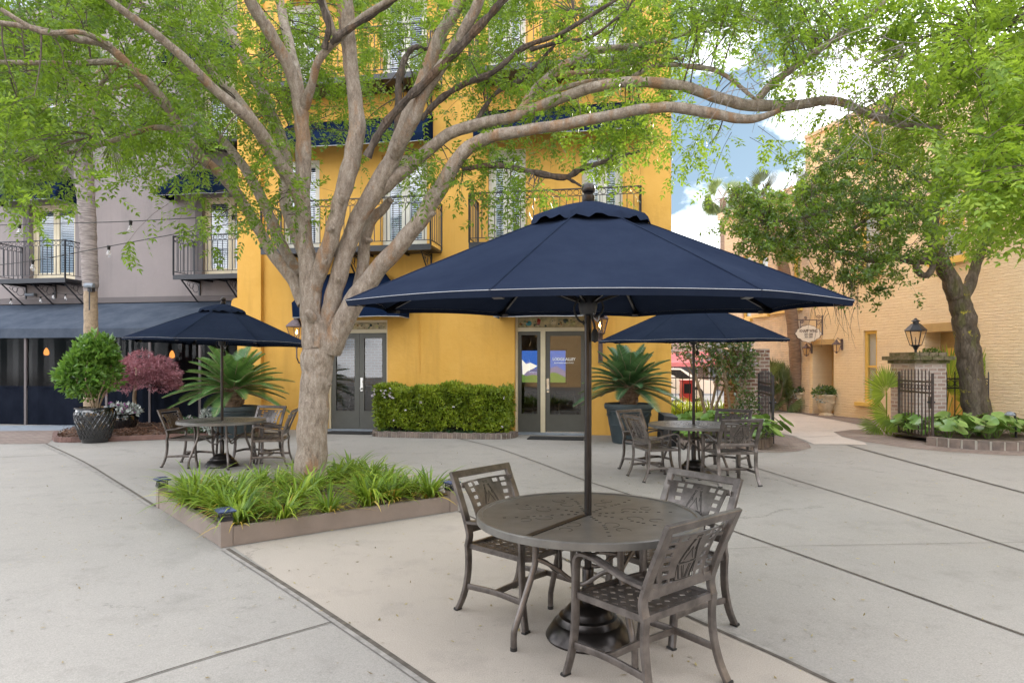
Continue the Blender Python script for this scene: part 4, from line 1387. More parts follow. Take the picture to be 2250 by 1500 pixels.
def make_umbrella():
    root = thing('patio_umbrella', 'x', 'umbrella')
    N, RU, ZR, ZA = 8, 1.40, 1.945, 2.535
    m = MB(); m.lathe([(.246, 0), (.250, .012), (.246, .022), (.205, .085), (.190, .090), (.186, .092), (.170, .125), (.150, .130), (.147, .132), (.135, .158), (.110, .185), (.060, .198), (.036, .200), (.034, .202), (.034, .40), (.030, .405), (.0, .405)], 48)
    obj('base', m, MT['poledark'], root, True)
    m = MB(); m.tube([(0, 0, .15), (0, 0, 2.56)], .0215, 16); obj('pole', m, MT['poledark'], root, True)
    can = MB()
    ang = [math.pi / 8 + 2 * math.pi * k / N for k in range(N)]
    def cpt(k, s, t, top=True):
        """gore k, s across 0..1, t from the apex 0 to the rim 1"""
        a0, a1 = ang[k % N], ang[(k + 1) % N]
        p0 = Vector((math.cos(a0), math.sin(a0), 0)); p1 = Vector((math.cos(a1), math.sin(a1), 0))
        q = p0.lerp(p1, s) * (RU * t)
        bow = 4 * s * (1 - s)
        q *= 1 - .035 * bow * t
        z = ZA + (ZR - ZA) * (t ** 1.06) - .018 * bow * math.sin(math.pi * min(1, t * 1.02)) + .012 * bow * t ** 4
        return Vector((q.x, q.y, z))
    nt, ns = 12, 8
    for k in range(N):
        base = len(can.v)
        vs = [cpt(k, i / ns, max(.02, j / nt)) for j in range(nt + 1) for i in range(ns + 1)]
        can.add(vs, [(j * (ns + 1) + i, (j + 1) * (ns + 1) + i, (j + 1) * (ns + 1) + i + 1, j * (ns + 1) + i + 1) for j in range(nt) for i in range(ns)])
    # short turned-under hem
    for k in range(N):
        vs = []
        for i in range(ns + 1):
            p = cpt(k, i / ns, 1)
            vs += [p, Vector((p.x * .992, p.y * .992, p.z - .028))]
        can.add(vs, [(2 * i, 2 * i + 1, 2 * i + 3, 2 * i + 2) for i in range(ns)])
    for k in range(N):
        can.tube([cpt(k, 0, t) + Vector((0, 0, .001)) for t in np.linspace(.03, 1, 12)], .0042, 5)
    pivot = bpy.data.objects.new('canopy', can.mesh('canopy', MT['umb'], True))
    C.objects.link(pivot); pivot.parent = root
    v = MB()
    rv = random.Random(4)
    for k in range(N):
        wv = [.006 * math.sin(i * 1.9 + k * 2.3) + .010 * rv.random() for i in range(ns + 1)]
        wv[0] = .003; wv[ns] = .003
        vs = []
        for j in range(7):
            f = j / 6
            t = .012 + .238 * f
            for i in range(ns + 1):
                s_ = i / ns
                bow = 4 * s_ * (1 - s_)
                p = cpt(k, s_, t)
                vs.append(p + Vector((0, 0, .022 + .022 * math.sin(math.pi * f * .8) + f * f * (bow * .016 + wv[i] * 1.6))))
        for i in range(ns + 1):
            s_ = i / ns
            bow = 4 * s_ * (1 - s_)
            p = vs[6 * (ns + 1) + i]
            vs.append(p + Vector((p.x * .05, p.y * .05, -.045 + .020 * bow)))
        v.add(vs, [(j * (ns + 1) + i, (j + 1) * (ns + 1) + i, (j + 1) * (ns + 1) + i + 1, j * (ns + 1) + i + 1) for j in range(7) for i in range(ns)])
    obj('vent_cap', v, MT['umb'], pivot, True)
    pp = MB()
    for k in range(N):
        pp.tube([cpt(k, i / ns, 1.0) + Vector((0, 0, .001)) for i in range(ns + 1)], .0012, 4)
    obj('piping', pp, MT['piping'], pivot)
    hub = Vector((0, 0, 1.965))
    for k in range(N):
        p0, p1 = cpt(k, 0, .03), cpt(k, 0, .985)
        r_ = MB()
        r_.bar(p0 - Vector((0, 0, .022)), p1 - Vector((0, 0, .016)), .016, .022)
        mid = p0.lerp(p1, .52) - Vector((0, 0, .035))
        r_.bar(hub + Vector((p1.x, p1.y, 0)).normalized() * .05, mid, .010, .016)
        r_.bar(p1 - Vector((p1.x * .055, p1.y * .055, .03)), p1 - Vector((0, 0, .012)), .045, .02)
        obj('rib', r_, MT['poledark'], pivot)
    h = MB()
    h.lathe([(.022, -.08), (.045, -.07), (.055, -.03), (.055, .03), (.04, .05), (.022, .055)], 16, hub)
    obj('hub', h, MT['blackplastic'], pivot, True)
    f = MB(); f.lathe([(.0, 2.535), (.03, 2.54), (.036, 2.552), (.036, 2.585), (.028, 2.592), (.026, 2.597), (.036, 2.606), (.040, 2.624), (.036, 2.643), (.024, 2.656), (0, 2.661)], 20)
    obj('finial', f, MT['poledark'], pivot, True)
    c_ = MB()
    c_.tube(spline([(.024, -.022, 2.02), (.026, -.03, 1.95), (.018, -.035, 1.88), (.034, -.04, 1.83), (.034, -.035, 1.78)], 4), .006, 6)
    c_.tube(spline([(-.05, -.03, 1.99), (-.085, -.03, 1.93), (-.06, -.03, 1.86), (-.02, -.03, 1.84)], 4), .006, 6)
    c_.tube(spline([(.05, -.03, 1.99), (.085, -.02, 1.95), (.075, -.03, 1.90), (.03, -.03, 1.87)], 4), .006, 6)
    c_.lathe([(0, -.05), (.02, -.04), (.022, 0), (.012, .03), (0, .035)], 10, (.036, -.035, 1.775))
    obj('pulley_cord', c_, MT['rubber'], root, True)
    c2 = MB()
    for i in range(7):
        c2.bar((.022, -.031, 2.01 - .022 * i), (.031, -.035, 2.004 - .022 * i), .004)
    c2.tube(spline([(.03, -.045, 1.87), (.05, -.05, 1.85), (.06, -.045, 1.88)], 4), .004, 5)
    obj('cord_fleck', c2, MT['piping'], root)
    return root, pivot
UMB, _ = make_umbrella()
def set_tilt(u, ax, ay):
    for ch in u.children:
        if ch.name.startswith('canopy'):
            # tilt about the runner, a little below the rim
            M_ = Matrix.Translation((0, 0, 1.95)) @ Matrix.Rotation(ax, 4, 'X') @ Matrix.Rotation(ay, 4, 'Y') @ Matrix.Translation((0, 0, -1.95))
            ch.matrix_local = M_
T1 = (.4475, 3.886); T2 = (2.67, 9.70); T3 = (-4.57, 10.40)
TABLE.location = (*T1, 0); TABLE['label'] = 'round bronze patio table nearest the viewer, standing on the cream slab'; TABLE['group'] = 'round patio tables'
dup(TABLE, (*T2, 0), R(40), 'round bronze patio table in front of the slate planter and garden gate', group='round patio tables')
dup(TABLE, (*T3, 0), R(10), 'round bronze patio table behind the grass bed near the glazed black pot', group='round patio tables')
UMB.location = (*T1, 0); UMB['label'] = 'large open navy umbrella nearest the viewer, over the front table'; UMB['group'] = 'navy patio umbrellas'
UMB.rotation_euler = (0, 0, 0)
u2 = dup(UMB, (*T2, 0), R(24), 'open navy umbrella over the table beside the garden gate', group='navy patio umbrellas')
u3 = dup(UMB, (*T3, 0), R(20.5), 'open navy umbrella over the table by the sago palm and grey building', group='navy patio umbrellas')
set_tilt(UMB, R(2.4), 0)
set_tilt(u2, R(1), R(-1))
set_tilt(u3, 0, R(1.5))
G1, G2_, G3 = 'bronze chairs round the front table', 'bronze chairs round the table by the gate', 'bronze chairs round the table by the sago palm'
chair(.067, 4.32, .756, -.655, 'bronze slat chair at the front table, its back towards the grass bed', G1)
chair(.95, 4.10, -.815, -.58, 'bronze chair on the far side of the front table, mostly hidden by the tabletop', G1)
chair(.668, 3.375, -.63, .776, 'nearest bronze chair, seen from behind with its whole seat in view', G1)
chair(2.93, 8.92, -.16, .98, 'bronze chair seen from behind at the table beside the gate', G2_)
chair(2.03, 9.28, .97, .22, 'bronze chair turned sideways on the left of the gate table', G2_)
chair(2.06, 10.05, .62, -.78, 'bronze chair backing onto the slate planter at the gate table', G2_)
chair(3.28, 10.15, -.62, -.78, 'bronze chair behind the gate table, next to the round leaved plants', G2_)
chair(-5.12, 10.52, .99, -.05, 'bronze chair at the left end of the table by the glazed pot', G3)
chair(-4.24, 11.0, -.30, -.95, 'pale looking bronze chair facing the viewer in front of the sago planter', G3)
chair(-3.80, 10.38, -.97, -.16, 'bronze chair turned sideways close to the big tree trunk', G3)
# dark chairs inside the glazed doors
for (px, vv, rz, lab) in ((1161, 1.9, 2.6, 'dark chair inside the narrow pane beside the right glazed door'), (1248, 1.6, 3.3, 'dark chair with pale seat inside the right glazed door'), (768, 1.9, 2.5, 'dark chair inside the left glazed door, left of its handle')):
    p = FY.w(FY.u(px, vv), vv, .02)
    dup(CHAIR, p, rz, lab, group='chairs inside the building')
# ------------------------------------------------------------------ foliage kit (numpy)
def nrm(a):
    return a / np.maximum(np.linalg.norm(a, axis=-1, keepdims=True), 1e-9)
def rvec(n):
    return nrm(rng.normal(size=(n, 3)))
def kites(p, a, s, L, w, fold=0.0):
    """leaf quads: base p, axis a, side s, length L, width w -> (N,4,3)"""
    L = np.asarray(L)[..., None]; w = np.asarray(w)[..., None]
    n = nrm(np.cross(a, s))
    mid = p + a * L * .45
    return np.stack([p, mid + s * w / 2 + n * w * fold, p + a * L, mid - s * w / 2 + n * w * fold], axis=1)
def pinnate(o, a, L, pairs=5, lf=.05, wf=.018, droop=.25):
    """compound leaves at o along axis a with length L"""
    n = len(o)
    up = np.array([0, 0, 1.0])
    s = nrm(np.cross(a, up + rng.normal(size=(n, 3)) * .45))
    nn = nrm(np.cross(s, a))
    out = []
    for k in range(pairs):
        t = .22 + .72 * k / max(1, pairs - 1)
        p = o + a * (L * t)[:, None] - up * (L * droop * t * t)[:, None]
        sc = (1.0 - .35 * abs(t - .5)) * rng.uniform(.8, 1.15, n)
        for sg in (-1, 1):
            ax = nrm(a * .55 + s * sg * .9 - up * .28 + rng.normal(size=(n, 3)) * .18)
            sd_ = nrm(np.cross(ax, nn + rng.normal(size=(n, 3)) * .35))
            out.append(kites(p, ax, sd_, lf * sc, wf * sc, .12))
    p = o + a * (L * .94)[:, None] - up * (L * droop * .88)[:, None]
    ax = nrm(a - up * .4 + rng.normal(size=(n, 3)) * .15)
    out.append(kites(p, ax, nrm(np.cross(ax, nn)), lf * rng.uniform(.8, 1.1, n), np.full(n, wf), .1))
    return np.concatenate(out)
def sprays(spec):
    """spec rows (px0,px1,py0,py1,Y0,Y1,n): start points for leafy twigs, spread through a real volume"""
    pts = []
    for (a, b, c, d, y0, y1, n) in spec:
        px = rng.uniform(a, b, n); py = rng.uniform(c, d, n); Y = rng.uniform(y0, y1, n)
        pts.append(np.stack([(px - CX) * Y / FPX, Y, CAMZ + (HZ - py) * Y / FPX], 1))
    return np.concatenate(pts)
def tubes(a, b, ra, rb, sides=3, bend=None, seg=3):
    """many thin tapered tubes a->b; quads (N,4,3)"""
    n = len(a)
    ax = nrm(b - a)
    s = nrm(np.cross(ax, rvec(n))); u = np.cross(ax, s)
    if bend is None:
        bend = np.zeros((n, 3))
    rings = []
    for k in range(seg + 1):
        t = k / seg
        c = a + (b - a) * t + bend * (4 * t * (1 - t))
        r_ = ra + (rb - ra) * t
        rings.append([c + (s * math.cos(2 * math.pi * q / sides) + u * math.sin(2 * math.pi * q / sides)) * np.asarray(r_).reshape(-1, 1) for q in range(sides)])
    out = []
    for k in range(seg):
        for q in range(sides):
            out.append(np.stack([rings[k][q], rings[k][(q + 1) % sides], rings[k + 1][(q + 1) % sides], rings[k + 1][q]], 1))
    return np.concatenate(out)
def leafy_twigs(start, length=(.35, .75), nleaf=9, leafL=.19, pairs=5, lf=.052, wf=.019, droop=.35, outward=None, simple=False):
    n = len(start)
    d = rvec(n); d[:, 2] = d[:, 2] * .5 - .05
    if outward is not None:
        d = d + outward * .6
    d = nrm(d)
    L = rng.uniform(*length, n)
    up = np.array([0, 0, 1.0])
    leaves, wood = [], []
    end = start + d * L[:, None] - up * (L * droop)[:, None]
    wood.append(tubes(start, end, .003, .0012, 3, up * (L * droop * .25)[:, None], 3))
    for k in range(nleaf):
        t = rng.uniform(.05, 1.0, n) if k else np.ones(n)
        o = start + d * (L * t)[:, None] - up * (L * droop * t * t)[:, None]
        tan = nrm(d - up * (2 * droop * t)[:, None])
        per = nrm(np.cross(tan, rvec(n)))
        a = nrm(tan * .45 + per * .8 - up * .15)
        if simple:
            for q in range(pairs):
                oo = o + rng.normal(size=(n, 3)) * .035
                aa = nrm(a + rng.normal(size=(n, 3)) * .6)
                leaves.append(kites(oo, aa, nrm(np.cross(aa, rvec(n))), lf * rng.uniform(.7, 1.2, n), wf * rng.uniform(.8, 1.2, n), .1))
        else:
            leaves.append(pinnate(o, a, leafL * rng.uniform(.75, 1.2, n), pairs, lf, wf))
    return np.concatenate(leaves), np.concatenate(wood)
def link_twigs(start, bpts, brad, maxd=1.6, keep=.45):
    start = start[rng.uniform(0, 1, len(start)) < keep]
    """thin shoots from the nearest limb to each twig"""
    out = []
    bi = np.array([np.argmin(((bpts - s) ** 2).sum(1)) for s in start])
    a = bpts[bi]
    dist = np.linalg.norm(a - start, axis=1)
    k = dist < maxd
    if k.any():
        sag = np.zeros((k.sum(), 3)); sag[:, 2] = dist[k] * .08
        sag += rng.normal(size=sag.shape) * (dist[k] * .07)[:, None]
        return tubes(a[k], start[k], .0085, .004, 4, sag, 5)
    return np.zeros((0, 4, 3))
def limb_mesh(branches, wob=.03, sides=12, k=5):
    """branches: lists of (px,py,half width px,Y) -> MB plus sampled points"""
    mb, pts, rad = MB(), [], []
    for br in branches:
        q = []
        for (px, py, hw, Y) in br:
            p = P(px, py, Y)
            q.append((p.x, p.y, p.z, hw * Y / FPX))
        sp = spline(q, k)
        n = sides if q[0][3] > .05 else 8
        ph = random.random() * 9
        P3 = [Vector(s[:3]) + Vector((math.sin(i * 1.3 + ph), math.cos(i * 1.7 + ph), math.sin(i * 1.1 + ph))) * s[3] * .05 for i, s in enumerate(sp)]
        rr = [max(.004, .97 * s[3] * (1 + wob * math.sin(i * 1.9 + ph) + wob * .6 * math.sin(i * .83 + ph * 2))) for i, s in enumerate(sp)]
        mb.tube(P3, rr, n)
        pts += [np.array(p) for p in P3]
        rad += rr
    return mb, np.array(pts), np.array(rad)
def knots(mb, spots):
    for (px, py, Y, r_, dx, dz) in spots:
        c = P(px, py, Y)
        d = Vector((dx, -.5, dz)).normalized()
        mb.tube([c - d * r_, c, c + d * r_ * .8, c + d * r_ * 1.5], [r_ * 1.25, r_ * 1.05, r_ * .85, r_ * .45], 10)

# ------------------------------------------------------------------ the big tree
base = G(678, 1096)
TREE = thing('shade_tree', 'big spreading tree with flaking pale bark growing out of the grass bed', 'tree', (base.x, base.y, 0))
T0 = base.y
trunk = [
    [(679, 1114, 48, T0), (678, 1090, 40, T0), (682, 1040, 36, T0), (686, 960, 34, T0), (690, 880, 33, T0), (697, 800, 35, T0), (700, 745, 37, T0), (684, 690, 25, T0 - .05), (682, 620, 23, T0 - .1), (668, 520, 18.5, T0 - .1), (665, 430, 17, T0 - .1), (667, 340, 17.5, T0 - .1), (663, 270, 16, T0 - .15), (658, 228, 16, T0 - .2), (640, 160, 14, T0 - .3), (595, 75, 14, T0 - .5), (548, 0, 13, T0 - .7), (500, -110, 11, T0 - 1), (450, -240, 7, T0 - 1.2)],
    [(662, 240, 15, T0 - .1), (652, 170, 12, T0 + .2), (634, 90, 11, T0 + .5), (616, 10, 10, T0 + .8), (600, -90, 8, T0 + 1)],
    [(668, 235, 13, T0 - .2), (684, 190, 9.5, T0 - .35), (702, 130, 8.5, T0 - .5), (745, 85, 8, T0 - .6), (800, 35, 7, T0 - .7), (872, -8, 6, T0 - .8), (960, -50, 5, T0 - .9)],
    # inner left limbs
    [(664, 450, 15, T0 - .1), (640, 400, 15.5, T0 - .2), (605, 345, 15, T0 - .4), (578, 300, 14.5, T0 - .6), (545, 258, 13, T0 - .8), (480, 205, 11, T0 - 1.0), (400, 125, 10, T0 - 1.3), (335, 70, 9, T0 - 1.5), (262, 18, 8, T0 - 1.7), (190, -40, 6, T0 - 1.9)],
    [(582, 312, 14, T0 - .5), (545, 250, 12, T0 - .1), (492, 185, 11, T0 + .3), (435, 120, 10, T0 + .6), (370, 60, 8, T0 + .9), (300, 0, 6, T0 + 1.1)],
    # outer left limb
    [(668, 668, 15, T0), (640, 610, 13.5, T0 + .05), (600, 560, 12.5, T0 + .1), (566, 500, 12, T0 + .1), (536, 450, 12, T0), (500, 400, 11.5, T0 - .2), (445, 348, 11, T0 - .5), (403, 300, 11.5, T0 - .8), (372, 240, 10.5, T0 - 1.0), (333, 190, 10, T0 - 1.2), (290, 150, 9.5, T0 - 1.4), (232, 100, 9, T0 - 1.6), (160, 84, 8, T0 - 1.8), (70, 62, 7, T0 - 2), (-40, 45, 5, T0 - 2.2)],
    [(310, 168, 9, T0 - 1.3), (262, 138, 8, T0 - 1.3), (150, 140, 6.5, T0 - 1.4), (0, 137, 5.5, T0 - 1.5), (-80, 134, 4, T0 - 1.6)],
    [(398, 296, 8, T0 - .8), (340, 280, 6, T0 - .7), (240, 312, 6, T0 - .6), (150, 335, 6, T0 - .6), (80, 345, 5.5, T0 - .7), (0, 392, 4.5, T0 - .8), (-60, 430, 3, T0 - .9)],
    [(240, 100, 7, T0 - 1.6), (180, 72, 6, T0 - 1.9), (90, 70, 6, T0 - 2.1), (0, 20, 5, T0 - 2.3)],
    [(380, 250, 6, T0 - 1), (300, 190, 5, T0 - .8), (220, 195, 4, T0 - .7), (130, 150, 3.5, T0 - .6)],
    [(262, 138, 5, T0 - 1.3), (220, 190, 4.5, T0 - 1.3), (205, 250, 3.5, T0 - 1.3), (203, 300, 2.5, T0 - 1.3)],
    # limbs behind the stem, going up to the left
    [(668, 560, 14, T0 + .2), (645, 500, 13.5, T0 + .5), (625, 430, 13, T0 + .8), (630, 350, 12.5, T0 + 1.0), (612, 290, 13, T0 + 1.2), (570, 190, 12, T0 + 1.4), (520, 100, 11, T0 + 1.6), (465, 20, 9, T0 + 1.8), (430, -60, 7, T0 + 2)],
    [(660, 610, 13, T0 + .2), (620, 540, 12.5, T0 + .5), (590, 470, 12, T0 + .7), (556, 400, 12, T0 + .9), (520, 345, 10, T0 + 1.1), (470, 290, 8, T0 + 1.3), (400, 240, 6, T0 + 1.5)],
    # centre stem
    [(688, 640, 17, T0 - .1), (706, 585, 18, T0 - .2), (726, 530, 18, T0 - .3), (741, 470, 17.5, T0 - .35), (757, 410, 19, T0 - .4), (773, 350, 20, T0 - .4), (785, 270, 18, T0 - .4), (775, 180, 16, T0 - .4), (765, 90, 17, T0 - .45), (757, 0, 18, T0 - .5), (740, -140, 13, T0 - .6), (720, -300, 7, T0 - .7)],
    [(762, 60, 8, T0 - .45), (738, 78, 8, T0 - .5), (722, 40, 8, T0 - .55), (705, -5, 8, T0 - .6), (690, -60, 6, T0 - .7)],
    # first right stem
    [(712, 740, 21, T0), (728, 670, 20, T0 - .05), (746, 600, 20, T0 - .1), (778, 500, 19.5, T0 - .15), (822, 420, 21, T0 - .2), (866, 340, 19, T0 - .2), (900, 250, 17.5, T0 - .2), (930, 180, 16, T0 - .2), (965, 85, 15, T0 - .25), (1015, -5, 13, T0 - .3), (1060, -110, 10, T0 - .4), (1110, -240, 6, T0 - .5)],
    [(862, 350, 12, T0 - .22), (878, 322, 13.5, T0 - .35), (905, 270, 14, T0 - .5), (935, 200, 13, T0 - .6), (985, 125, 12.5, T0 - .7), (1035, 40, 12, T0 - .85), (1062, -20, 11, T0 - .95), (1100, -120, 8, T0 - 1.1)],
    [(832, 425, 14, T0 - .15), (862, 396, 15, T0 - .17), (905, 362, 14, T0 - .2), (975, 302, 13.5, T0 - .3), (1040, 276, 13, T0 - .35), (1130, 256, 12.5, T0 - .4), (1220, 221, 12, T0 - .5), (1310, 191, 12, T0 - .6), (1400, 180, 11.5, T0 - .7), (1500, 190, 12, T0 - .8), (1580, 216, 12.5, T0 - .85), (1650, 232, 13, T0 - .9), (1750, 231, 12, T0 - .9), (1830, 221, 10, T0 - .95), (1900, 246, 9, T0 - 1), (1985, 275, 8, T0 - 1), (2070, 278, 5.5, T0 - 1.1)],
    [(1138, 252, 10, T0 - .4), (1180, 192, 9, T0 - .2), (1245, 140, 8.5, T0), (1320, 110, 7.5, T0 + .2), (1420, 98, 6, T0 + .3), (1520, 70, 4, T0 + .5)],
    [(1215, 165, 7, T0 - .1), (1300, 158, 6, T0), (1370, 155, 6, T0 + .1), (1430, 125, 5, T0 + .2), (1500, 130, 3.5, T0 + .3)],
    [(1200, 205, 6, T0 - .4), (1290, 180, 5.5, T0 - .3), (1380, 172, 5, T0 - .2), (1440, 145, 5, T0 - .1), (1540, 145, 4, T0)],
    # low right limb
    [(726, 770, 25, T0), (760, 695, 25, T0 - .1), (806, 622, 22, T0 - .2), (868, 550, 19.5, T0 - .35), (920, 488, 18.5, T0 - .45), (968, 412, 18, T0 - .55), (1018, 335, 15.5, T0 - .65), (1075, 302, 14, T0 - .75), (1160, 286, 12.5, T0 - .85), (1250, 272, 12.5, T0 - .95), (1350, 252, 12, T0 - 1.05), (1430, 238, 11.5, T0 - 1.15), (1500, 238, 12, T0 - 1.2), (1590, 255, 11.5, T0 - 1.25), (1655, 262, 9, T0 - 1.3), (1720, 240, 5, T0 - 1.2)],
    [(780, 660, 14, T0 + .05), (796, 590, 13.5, T0 + .1), (808, 500, 13, T0 + .1), (845, 455, 10, T0 + .05), (858, 438, 8, T0)],
    # up-left shoot at the sun side
    [(1650, 240, 9, T0 - .9), (1690, 190, 8.5, T0 - .9), (1745, 148, 8, T0 - .95), (1800, 110, 8, T0 - 1), (1860, 70, 7, T0 - 1.1), (1920, 25, 6, T0 - 1.2), (1990, -40, 4, T0 - 1.3)],
    [(1500, 146, 6, T0 - .3), (1560, 152, 6, T0 - .4), (1600, 170, 5, T0 - .5), (1655, 215, 4, T0 - .8)],
]
tm, tpts, trad = limb_mesh(trunk)
knots(tm, [(752, 437, T0 - .5, .035, .2, .3), (729, 503, T0 - .5, .035, .3, .1), (896, 523, T0 - .4, .035, .6, .4), (946, 470, T0 - .5, .04, 1, .1), (716, 575, T0 - .3, .025, .3, .4), (681, 692, T0 - .25, .055, -.1, .3), (744, 615, T0 - .2, .03, .1, .2), (812, 528, T0 - .0, .03, .9, -.2), (725, 945 - 100, T0 - .2, .02, .2, 0)])
obj('trunk', tm, MT['bark'], TREE, True, (base.x, base.y, 0))
dark = [
    [(806, 345, 9, T0 - .55), (835, 290, 9, T0 - .6), (878, 235, 9, T0 - .65), (930, 185, 9, T0 - .7), (1000, 115, 9, T0 - .8), (1075, 35, 9, T0 - .9), (1112, -8, 8, T0 - 1), (1180, -90, 5, T0 - 1.1)],
    [(728, 95, 8, T0 - .6), (756, 72, 7.5, T0 - .65), (820, 30, 7, T0 - .7), (872, -4, 6, T0 - .75), (940, -60, 4, T0 - .8)],
    [(712, 108, 7, T0 - .6), (722, 60, 7, T0 - .65), (704, 2, 7, T0 - .7), (680, -70, 5, T0 - .8)],
    [(925, 262, 7, T0 - .3), (960, 225, 7.5, T0 - .3), (1010, 190, 7.5, T0 - .3), (1085, 158, 7, T0 - .3), (1150, 105, 6, T0 - .3), (1230, 75, 5, T0 - .3), (1330, 15, 4, T0 - .3), (1420, -40, 3, T0 - .3)],
    [(1018, 372, 5, T0 - .6), (1090, 363, 6.5, T0 - .6), (1170, 378, 7, T0 - .6), (1238, 390, 7.5, T0 - .6), (1280, 370, 6.5, T0 - .6), (1340, 352, 5, T0 - .6), (1405, 332, 3.5, T0 - .6)],
    [(1240, 388, 4, T0 - .6), (1262, 400, 3.5, T0 - .6), (1278, 410, 2.5, T0 - .6)],
    [(1040, 275, 5, T0 - .2), (1090, 205, 5, T0), (1150, 170, 4.5, T0 + .1), (1230, 85, 4, T0 + .2), (1260, 30, 3, T0 + .3)],
    [(865, 330, 5, T0 + .2), (875, 240, 8, T0 + .4), (876, 180, 8, T0 + .5), (890, 130, 7, T0 + .6), (910, 105, 6, T0 + .6), (940, 108, 4, T0 + .7)],
    [(1165, 110, 5, T0 + .1), (1220, 95, 4.5, T0 + .1), (1300, 80, 4, T0 + .2), (1380, 20, 3, T0 + .3)],
]
dm_, dpts, drad = limb_mesh(dark, .16)
obj('dark_limb', dm_, MT['barkdark'], TREE, True, (base.x, base.y, 0))
spec = [
    (-160, 180, -120, 290, 5.6, 9.2, 195), (180, 430, -120, 290, 6.4, 9.6, 150), (430, 600, -80, 300, 7.4, 10.2, 75),
    (-80, 160, 300, 420, 5.8, 7.6, 32), (260, 440, 240, 310, 6.6, 8.4, 18), (385, 505, 300, 370, 6.6, 7.6, 9), (440, 560, 350, 480, 7.0, 8.4, 10), (560, 660, 40, 320, 8.6, 10.4, 42), (560, 640, 400, 540, 7.2, 8.4, 7), (355, 385, 400, 460, 6.6, 7.4, 2),
    (690, 1010, -120, 150, 8.8, 11.4, 135), (780, 1000, 190, 300, 8.8, 10.5, 13), (640, 720, 60, 220, 8.4, 10, 14), (880, 960, 320, 380, 7.4, 8.4, 8), (690, 750, 200, 330, 8.8, 10, 7),
    (1000, 1500, -160, 150, 7.2, 10.4, 240), (1020, 1330, 165, 230, 7.4, 9.2, 24), (1040, 1380, 260, 330, 7.2, 8.4, 15), (1110, 1200, 340, 430, 6.6, 8.0, 12), (1330, 1450, 170, 330, 6.8, 8.0, 28), (960, 1060, 350, 400, 7, 8, 6),
    (1490, 1790, -140, 100, 6.4, 8.6, 105), (1500, 1720, 190, 235, 6.6, 8.0, 6), (1540, 1680, 260, 310, 6.6, 7.8, 7), (1700, 1960, -120, 120, 6.4, 7.8, 44), (1780, 1960, 160, 270, 6.6, 7.4, 11),
    (-500, 1600, -520, -120, 5.0, 10.5, 210),
]
st = sprays(spec)
allp = np.concatenate([tpts, dpts]); allr = np.concatenate([trad, drad])
off = (base.x, base.y, 0)
lv, wd = leafy_twigs(st, (.35, .75), 10, .21, 5, .068, .026)
np_mesh('foliage', lv, 4, MT['leaf'], TREE, off)
np_mesh('twigs', np.concatenate([wd, link_twigs(st, allp, allr, 1.9)]), 4, MT['twig'], TREE, off)
# bare grey shoots hanging where the crowns meet
bs = sprays([(1560, 1900, 20, 210, 6.4, 7.2, 70), (1840, 2080, 60, 240, 5.6, 6.6, 70)])
n_ = len(bs)
be = bs + np.stack([rng.normal(size=n_) * .35, rng.normal(size=n_) * .2, -rng.uniform(.05, .6, n_)], 1)
np_mesh('bare_twigs', tubes(bs, be, .005, .002, 3, rng.normal(size=(n_, 3)) * .07, 4), 4, MT['twigpale'], TREE, off)

# ------------------------------------------------------------------ overhanging tree on the right
T2B = Vector((8.6, 6.2, 0))
TR2 = thing('overhanging_tree', 'bright leaved tree whose boughs hang into the top right corner', 'tree', T2B)
def wpt(v, hw=None):
    return v
tr2 = MB()
limbs = [[(8.6, 6.2, 0, .22), (8.5, 6.2, 1.5, .2), (8.3, 6.15, 2.8, .18), (7.6, 6.0, 4.0, .13), (6.6, 5.9, 4.7, .09), (5.6, 5.8, 4.9, .06), (4.7, 5.7, 4.7, .035), (4.0, 5.6, 4.4, .02)],
         [(8.3, 6.15, 2.8, .15), (8.2, 6.0, 4.4, .12), (7.4, 5.4, 5.8, .08), (6.2, 5.0, 6.4, .05), (4.9, 4.8, 6.3, .03)],
         [(7.6, 6.0, 4.0, .08), (6.6, 5.2, 3.9, .05), (5.4, 4.8, 3.7, .03), (4.4, 4.6, 3.2, .02), (4.1, 4.5, 2.9, .01)],
         [(8.4, 6.1, 3.0, .12), (8.9, 5.0, 4.6, .09), (8.8, 3.4, 5.8, .05), (8.0, 2.4, 6.2, .03)]]
l2 = []
for L_ in limbs:
    sp = spline(L_, 5)
    tr2.tube([Vector(s[:3]) for s in sp], [max(.005, s[3]) for s in sp], 10)
    l2 += [np.array(s[:3]) for s in sp]
obj('trunk', tr2, MT['barkdark'], TR2, True, T2B)
st2 = sprays([(2020, 2420, -160, 150, 4.8, 7.6, 180), (2140, 2420, 110, 300, 4.6, 6.8, 105), (2150, 2420, 300, 410, 4.4, 6.2, 70), (2170, 2380, 390, 490, 4.3, 5.6, 34), (2090, 2150, 330, 420, 4.6, 5.4, 7), (1900, 2010, -60, 150, 5.8, 7.2, 38), (1960, 2140, 140, 320, 6.2, 8.2, 46), (2400, 3200, -300, 300, 4.5, 8, 70)])
lv, wd = leafy_twigs(st2, (.25, .5), 10, .20, 5, .062, .026)
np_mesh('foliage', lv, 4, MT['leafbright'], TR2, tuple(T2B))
np_mesh('twigs', np.concatenate([wd, link_twigs(st2, np.array(l2), None, 1.0, .3)]), 4, MT['twig'], TR2, tuple(T2B))

